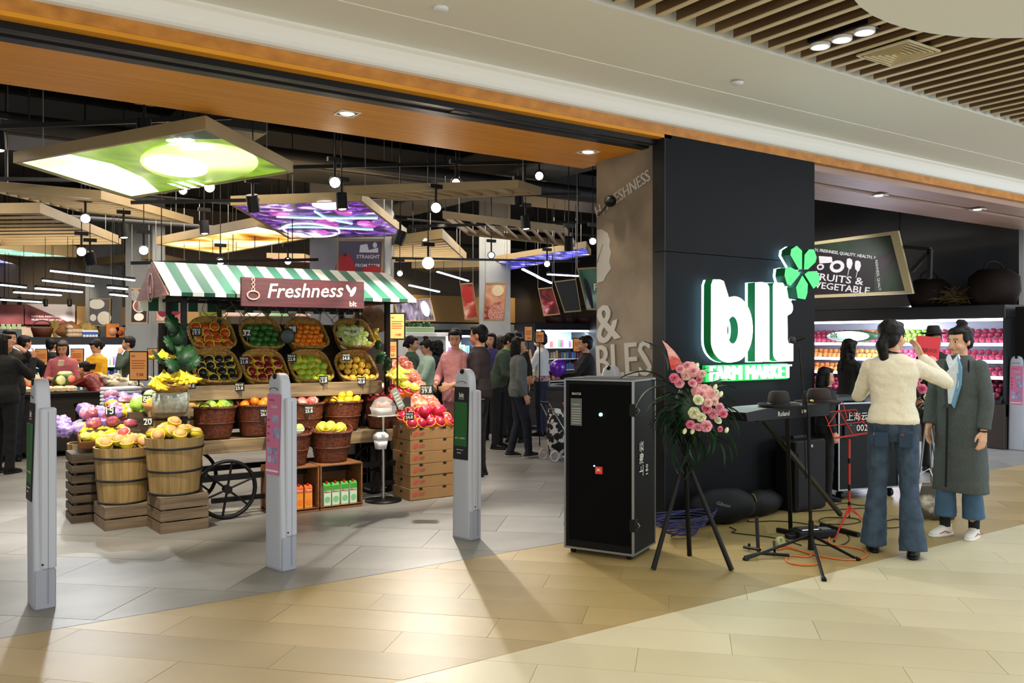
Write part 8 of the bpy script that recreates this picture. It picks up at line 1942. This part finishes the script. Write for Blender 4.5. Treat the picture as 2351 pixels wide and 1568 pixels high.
# ---- price sign boards on poles ----
def signboard(label, u, v, d, w_, h_, price_, pole=0, lean_=0):
    p = D(u, v, d); t = thing('price_sign', label, 'price sign', p, yaw(180)+PI)
    MB().bbox((-w_/2-.012, 0, -h_/2-.012), (w_/2+.012, .012, h_/2+.012), .003).build('frame', black, t)
    MB().box((-w_/2, -.003, -h_/2), (w_/2, 0, h_/2)).build('sheet', paperO, t)
    R_ = t.matrix_basis.to_3x3(); X = lambda x, z: t.matrix_basis @ V((x, -.0045, z))
    text(price_, redink, t, X(-w_*.12, -h_*.38), R_ @ V((1, 0, 0)), (0, 0, 1), width=w_*.42, ex=.001, bold=.015)
    text('特价', redink, t, X(-w_*.42, h_*.33), R_ @ V((1, 0, 0)), (0, 0, 1), width=w_*.22, ex=.001)
    for k in range(4): MB().box((-w_*.40, -.0045, h_*(.18-.09*k)), (w_*(.40-.07*(k % 2)), -.003, h_*(.18-.09*k)+.006)).build('text_line', redink, t)
    if pole: MB().cone((0, .006, -h_/2), (0, .006, -p.z+pole), .008, n=8).build('pole', black, t)
signboard('orange price sign reading 7.90 in black frame beside the stall gable', 318, 840, 9.4, .185, .30, '7.90', .02)
signboard('orange price sign reading 14.80 on a black pole at the end of the trays', 912, 749, 7.9, .125, .225, '14.80', .86)
signboard('orange price sign reading 10.50 over the lit egg trays', 95, 820, 12.6, .17, .225, '10.50', .02)
signboard('orange price sign reading 9.90 behind the woman in yellow', 177, 818, 12.8, .18, .21, '9.90', .02)
signboard('orange price sign behind the 14.80 sign, near the packed peaches', 898, 803, 8.9, .12, .17, '12.8', .02)
signboard('small orange price sign above the salad table, taller one', 1213, 766, 11.8, .10, .19, '8.90', .02)
signboard('small orange price sign above the salad table, lower one', 1239, 774, 11.9, .11, .14, '6.90', .02)
signboard('small orange price sign before the chiller behind the balloon', 1323, 792, 12.2, .08, .18, '5.80', .02)
signboard('small dim price sign before the long chiller', 352, 812, 12.5, .16, .14, '4.50', .02)
signboard('narrow orange price sign just behind the cart post', 372, 798, 11.0, .10, .25, '3.90', .02)
# ---- heaps on tables ----
def table(label, c, w_, d_, h_, rz=0, m=black):
    t = thing('display_table', label, 'table', c, rz)
    MB().bbox((-w_/2, -d_/2, h_-.05), (w_/2, d_/2, h_), .005).build('table_top', m, t); MB().box((-w_/2+.04, -d_/2+.04, .08), (w_/2-.04, d_/2-.04, h_-.05)).build('body_panel', darkw, t)
    for sx_ in (-1, 1):
        for sy_ in (-1, 1): MB().box((sx_*(w_/2-.03)-.02, sy_*(d_/2-.03)-.02, 0), (sx_*(w_/2-.03)+.02, sy_*(d_/2-.03)+.02, h_-.05)).build('leg', black, t)
    return t
peachp = lump('fruit_pack', mat('packed_peach', '#e07a5a', .25, ns=22, na=0, col2='#f2c8a8', spec=.9, bump=.3, bs=30), .085, .07, .06, 3, .25, 14, 9, freq=30)
redp = lump('fruit_pack', mat('packed_red', '#c2412e', .25, ns=22, na=0, col2='#eea890', spec=.9, bump=.3, bs=30), .085, .07, .06, 8, .25, 14, 9, freq=30)
TX = V((4.15, 8.15, 0)); 
pt = thing('display_stand', 'tiered dark stand under the piled packs of peaches behind the cardboard boxes', 'display stand', TX)
for k in range(5): MB().box((-.45, -.25+.20*k, 0), (.45, -.05+.20*k, .62+.13*k)).build('tier', darkw, pt)
for k in range(5):
    for i in range(6):
        for r2 in (0, 1):
            o = inst('fruit_pack', RN.choice((peachp, peachp, redp)), None, (TX.x-.39+i*.155+RN.uniform(-.01, .01), TX.y-.20+.20*k+.10*r2-.03, .62+.13*k+.055+.05*r2+RN.uniform(0, .01)), (RN.uniform(.2, .6), RN.uniform(-.2, .2), RN.uniform(-.4, .4)), 1.0)
            tag(o, 'film-wrapped pack of peaches on the stand behind the boxes, %s tier' % ['lowest', 'second', 'third', 'fourth', 'highest'][k], 'fruit pack', 'packed peaches, tier %s' % 'abcde'[k])
price(980, 895, 8.0, '39.8', 'chalk price tag on the pile of packed peaches', w=.12, h=.09, d=8.0)
lt = thing('grey_price_card', 'long tilted grey price card leaning between samples and dragon fruit', 'price tag', D(913, 915, 7.9))
MB().bbox((-.035, -.003, -.10), (.035, .003, .10), .001, M=Matrix.Rotation(-.45, 4, 'Y')).build('card', mat('card_grey', '#8a8f88', .7), lt)
for k in range(5): MB().box((-.025, -.0045, -.075+.032*k), (.022, -.003, -.068+.032*k), M=Matrix.Rotation(-.45, 4, 'Y')).build('text_line', chalk, lt)
for (u, v, k) in ((905, 893, 'dragon'), (920, 902, 'dragon'), (938, 898, 'dragon'), (930, 884, 'pomelo'), (950, 890, 'pomelo'), (912, 878, 'greenap'), (925, 868, 'greenap')):
    d_ = 8.15 if v > 850 else 9.2; p = D(u, v, d_); put(k, Matrix.Translation(p) @ Matrix.Rotation(.5, 4, 'X'), {'dragon': 'crimson dragon fruit in orange foam behind the tilted grey price card', 'pomelo': 'pale yellow mango behind the tilted grey price card', 'greenap': 'green apple beside the price sign pole, over the red fruit', 'mango': 'yellow mango at the top of the packed peach pile'}[k], k, k+' behind boxes', 1.0)
st2 = thing('display_stand', 'dark stand with the loose fruit between the cart end and the packed peaches', 'display stand', (3.98, 7.83, 0)); MB().bbox((-.28, -.17, 0), (.22, .14, .80), .01).build('body', darkw, st2); MB().bbox((-.28, .14, 0), (.22, .30, 1.0), .01).build('body_step', darkw, st2)
# salad / cauliflower table in the aisle
sal = G(1225, 1010); table('dark wheeled table heaped with cauliflowers at the end of the aisle', V((sal.x+.9, sal.y+1.5, 0)), 1.3, .9, .72, rz=-.3)
cauli = lump('cauliflower', mat('cauliflower_white', '#cfd3b0', .8, ns=30, na=0, col2='#8fa860', bump=.6, bs=50), .095, .095, .08, 4, .28, 18, 12, freq=35)
base_ = V((sal.x+.9, sal.y+1.5, .72))
for k in range(42):
    lay = 0 if k < 22 else (1 if k < 36 else 2); a = RN.uniform(0, 6.28); rr = RN.uniform(0, .55-.17*lay)
    o = inst('cauliflower', cauli, None, base_+V((rr*math.cos(a), rr*.7*math.sin(a), .08+.14*lay)), (RN.uniform(-.5, .5), RN.uniform(-.5, .5), a), 1.0); tag(o, 'pale cauliflower heaped on the dark wheeled table, %s layer' % ['bottom', 'middle', 'top'][lay], 'cauliflower', 'cauliflowers, layer %s' % 'abc'[lay])
sb_ = thing('recipe_board', 'brown kraft board standing among the cauliflowers', 'sign', base_+V((.1, .2, .42))); MB().bbox((-.20, 0, -.05), (.22, .02, .20), .004, M=Matrix.Rotation(-.3, 4, 'X')).build('board', mat('kraft_board', '#b58c62', .8), sb_)
tb2 = G(1130, 1010); table('black table with bagged melons behind the man in glasses', V((tb2.x-.1, tb2.y+1.2, 0)), 1.3, .8, .74, rz=-.2)
for k in range(14):
    p = V((tb2.x-.1, tb2.y+1.2, .74))+V((-.55+.085*k, -.2+.2*(k % 3), .07)); o = inst('bagged_fruit', RN.choice((peachp, lump('gb', fm('bag_orange', '#d89a4a', '#e8c9a0', .4), .09, .08, .07, k, .2, 12, 8))), None, p, (0, 0, k), 1.0); tag(o, 'bagged orange fruit on the black table behind the man in glasses', 'fruit bag', 'bagged fruit on the black table')
# stroller at the speaker's side
stp = G(1285, 1055); sl = thing('stroller', 'folded stroller with black and white patterned fabric beside the loudspeaker case', 'stroller', stp, yaw(60))
pat = mat('black_white_fabric', '#0e0e10', .7, ns=9, na=0, col2='#d8d8da', lo=.53, hi=.56, detail=3)
MB().loft([(.06, 0, 0, .09, .14), (.3, 0, 0, .13, .17), (.5, 0, -.03, .13, .14), (.64, 0, -.08, .07, .07)], 20, pw=2.5).build('seat', pat, sl)
for (x, y) in ((-.13, .16), (.13, .16), (-.13, -.16), (.13, -.16)): MB().tube([(x, y+.06*math.cos(a), .066+.06*math.sin(a)) for a in [2*PI*i/18 for i in range(18)]], .012, 6, closed=True).build('wheel', mat('wheel_white', '#c9c9cb', .5), sl)
for x in (-.13, .13): MB().tube([(x, .16, .07), (x, 0, .35), (x*.8, -.22, .72)], .010, 6).build('tube_frame', steel, sl)
MB().cone((-.10, -.22, .72), (.10, -.22, .72), .014, n=8).build('handle', black, sl)
# red plastic baskets stack behind
for k in range(3): 
    p = D(1335, 925+k*38, 11.6); o = MB().loft([(0, 0, 0, .14, .20), (.16, 0, 0, .19, .25)], 20, pw=5).build('shopping_basket', mat('basket_red', '#a01c22', .4), None, loc=(p.x, p.y, .08+.20*(2-k))); tag(o, 'red plastic shopping basket, %s of the pile behind the patterned stroller' % ['topmost', 'middle', 'lowest'][k], 'basket')
o = MB().box((-.18, -.2, 0), (.18, .2, .075)).build('basket_dolly', black, None, loc=(D(1335, 925, 11.6).x, D(1335, 925, 11.6).y, .0)); tag(o, 'black base under the pile of red shopping baskets', 'dolly')
# egg trays / glowing sweet counter behind the carved melons, mushrooms
eg = PY(80, 870, 12.6); table('lit table of packed eggs behind the carved melon', V((eg.x+.1, eg.y, 0)), 1.5, .6, .82)
eggm = mat('egg_pack', '#e8b878', .4, ns=30, na=0, col2='#fff0d0'); 
for k in range(24): o = inst('egg_pack', MB().bbox((-.06, -.05, 0), (.06, .05, .07), .015).mesh('pack', eggm) if k == 0 else bpy.data.meshes['pack'], None, (eg.x-.5+.13*(k % 8), eg.y-.15+.12*(k//8), .822+.0*(k//8)), (0, 0, 0)); tag(o, 'pack of eggs on the lit table behind the carved melons', 'egg pack', 'egg packs on the lit table')
spot('egg_lamp', (eg.x, eg.y-.3, 2.4), (eg.x, eg.y, .8), 40, (1, .8, .5), 60, .6, .03)
mu = PY(286, 880, 12.6); table('table with the heap of pale radishes behind the 7.90 sign', V((mu.x, mu.y+.3, 0)), .9, .8, .80)
rad = MB().tube([(0, 0, 0), (.03, 0, .005), (.08, 0, .008), (.12, 0, .0), (.15, 0, -.01)], lambda f: [.010, .024, .026, .018, .005][min(4, int(round(f*4)))], 7).mesh('radish', mat('radish_white', '#d9cfb8', .6, ns=12, na=.1))
for k in range(60):
    f = k/60; o = inst('radish', rad, None, (mu.x-.33+.66*RN.random(), mu.y+RN.uniform(-.0, .6), .83+.26*RN.random()*(1-.3)), (RN.uniform(-.3, .3), RN.uniform(-.3, .3), RN.uniform(0, 6)), 1.0); tag(o, 'pale radish in the heap behind the 7.90 price sign', 'radish', 'pale radishes in the heap')
MB().loft([(.80, 0, 0, .30, .28), (.92, 0, 0, .22, .22), (.97, 0, 0, .1, .1)], 20).build('radish_mound', mat('radish_white', '#d9cfb8', .6)); o = COL.objects[-1]; o.name = 'radish_mound'; o.location = (mu.x, mu.y+.3, 0); tag(o, 'lower part of the radish heap on its table', 'radishes'); o['kind'] = 'stuff'
# herbs on a shelf
hb_ = D(958, 755, 14.0); t = thing('herb_crate', 'white crate of leafy green herbs below the aubergine poster', 'crate', hb_); MB().bbox((-.26, -.12, -.06), (.26, .12, .03), .01).build('crate_body', mat('herb_green_tray', '#8fae7a', .5), t)
for k in range(40): inst('leaf', LB[2], t, (RN.uniform(-.22, .22), RN.uniform(-.1, .1), .02), aim(V((RN.uniform(-1, 1), RN.uniform(-1, 1), RN.uniform(.6, 1.6)))), RN.uniform(.8, 1.3))
t = thing('shelf_unit', 'pale shelf carrying the herb crate by the price sign', 'shelf', (hb_.x, hb_.y, 0)); MB().bbox((-.5, -.2, 1.55), (.5, .2, hb_.z-.06), .005).build('shelf_board', white, t); MB().box((-.45, -.15, 0), (.45, .15, 1.55)).build('body_panel', mat('pale_grey_wall', '#9aa0a3', .6), t)
# black baskets with loops on the far chiller by the pillar
cz = PY(1325, 742, 15.8).z
for u in (1275, 1300, 1340):
    p = PY(u, 735, 15.8); t = thing('wicker_basket', 'dark looped wicker basket on the chiller beside the pillar, %s' % {1275: 'farthest from the pillar', 1300: 'in the middle', 1340: 'nearest the pillar'}[u], 'basket', (p.x, p.y, cz)); MB().lathe([(.20, 0), (.26, .12), (.25, .13)], 18).build('basket_wall', mat('dark_red_wicker', '#3a1414', .6), t); MB().tube([(.22*math.cos(a), 0, .12+.28*math.sin(a)) for a in [PI*i/12 for i in range(13)]], .010, 6).build('handle', black, t)
# ---- red meat and vegetable shelf behind the trays seen under the awning ----
for k, (u, l) in enumerate(((535, 'nearest the gable'), (585, 'second'), (640, 'third'), (700, 'fourth'), (755, 'fifth'))):
    p = PY(u, 724, 12.0); t = thing('pendant_shade', 'pale round pendant lamp glimpsed through the rope net, %s from the gable' % l if k else 'pale round pendant lamp glimpsed through the rope net nearest the gable', 'lamp', p)
    MB().lathe([(.04, .10), (.14, .0), (.13, -.01), (.04, .08)], 16).build('shade', mat('shade_%d' % (k % 3), ('#c9a090', '#d8c9b8', '#8fae7a')[k % 3], .5, emit=.5), t); MB().cone((0, 0, .09), (0, 0, 4.3-p.z), .006, n=4).build('cord', black, t)
# brown jute cushion with leather hanging at the far post
p = PY(850, 735, 8.4); t = thing('jute_sack', 'brown jute sack hanging over the cart end behind the last tray', 'sack', p); inst('sack_body', lump('sack', mat('jute', '#5c4228', .9, ns=40, na=.2), .20, .08, .15, 6, .2), t)
p = PY(838, 800, 8.4); MB().box((p.x-.1, 8.38, 1.0), (p.x+.25, 8.42, p.z+.05)).build('sack_rack', darkw); tag(COL.objects[-1], 'dark board behind the last tray carrying the jute sack', 'board')
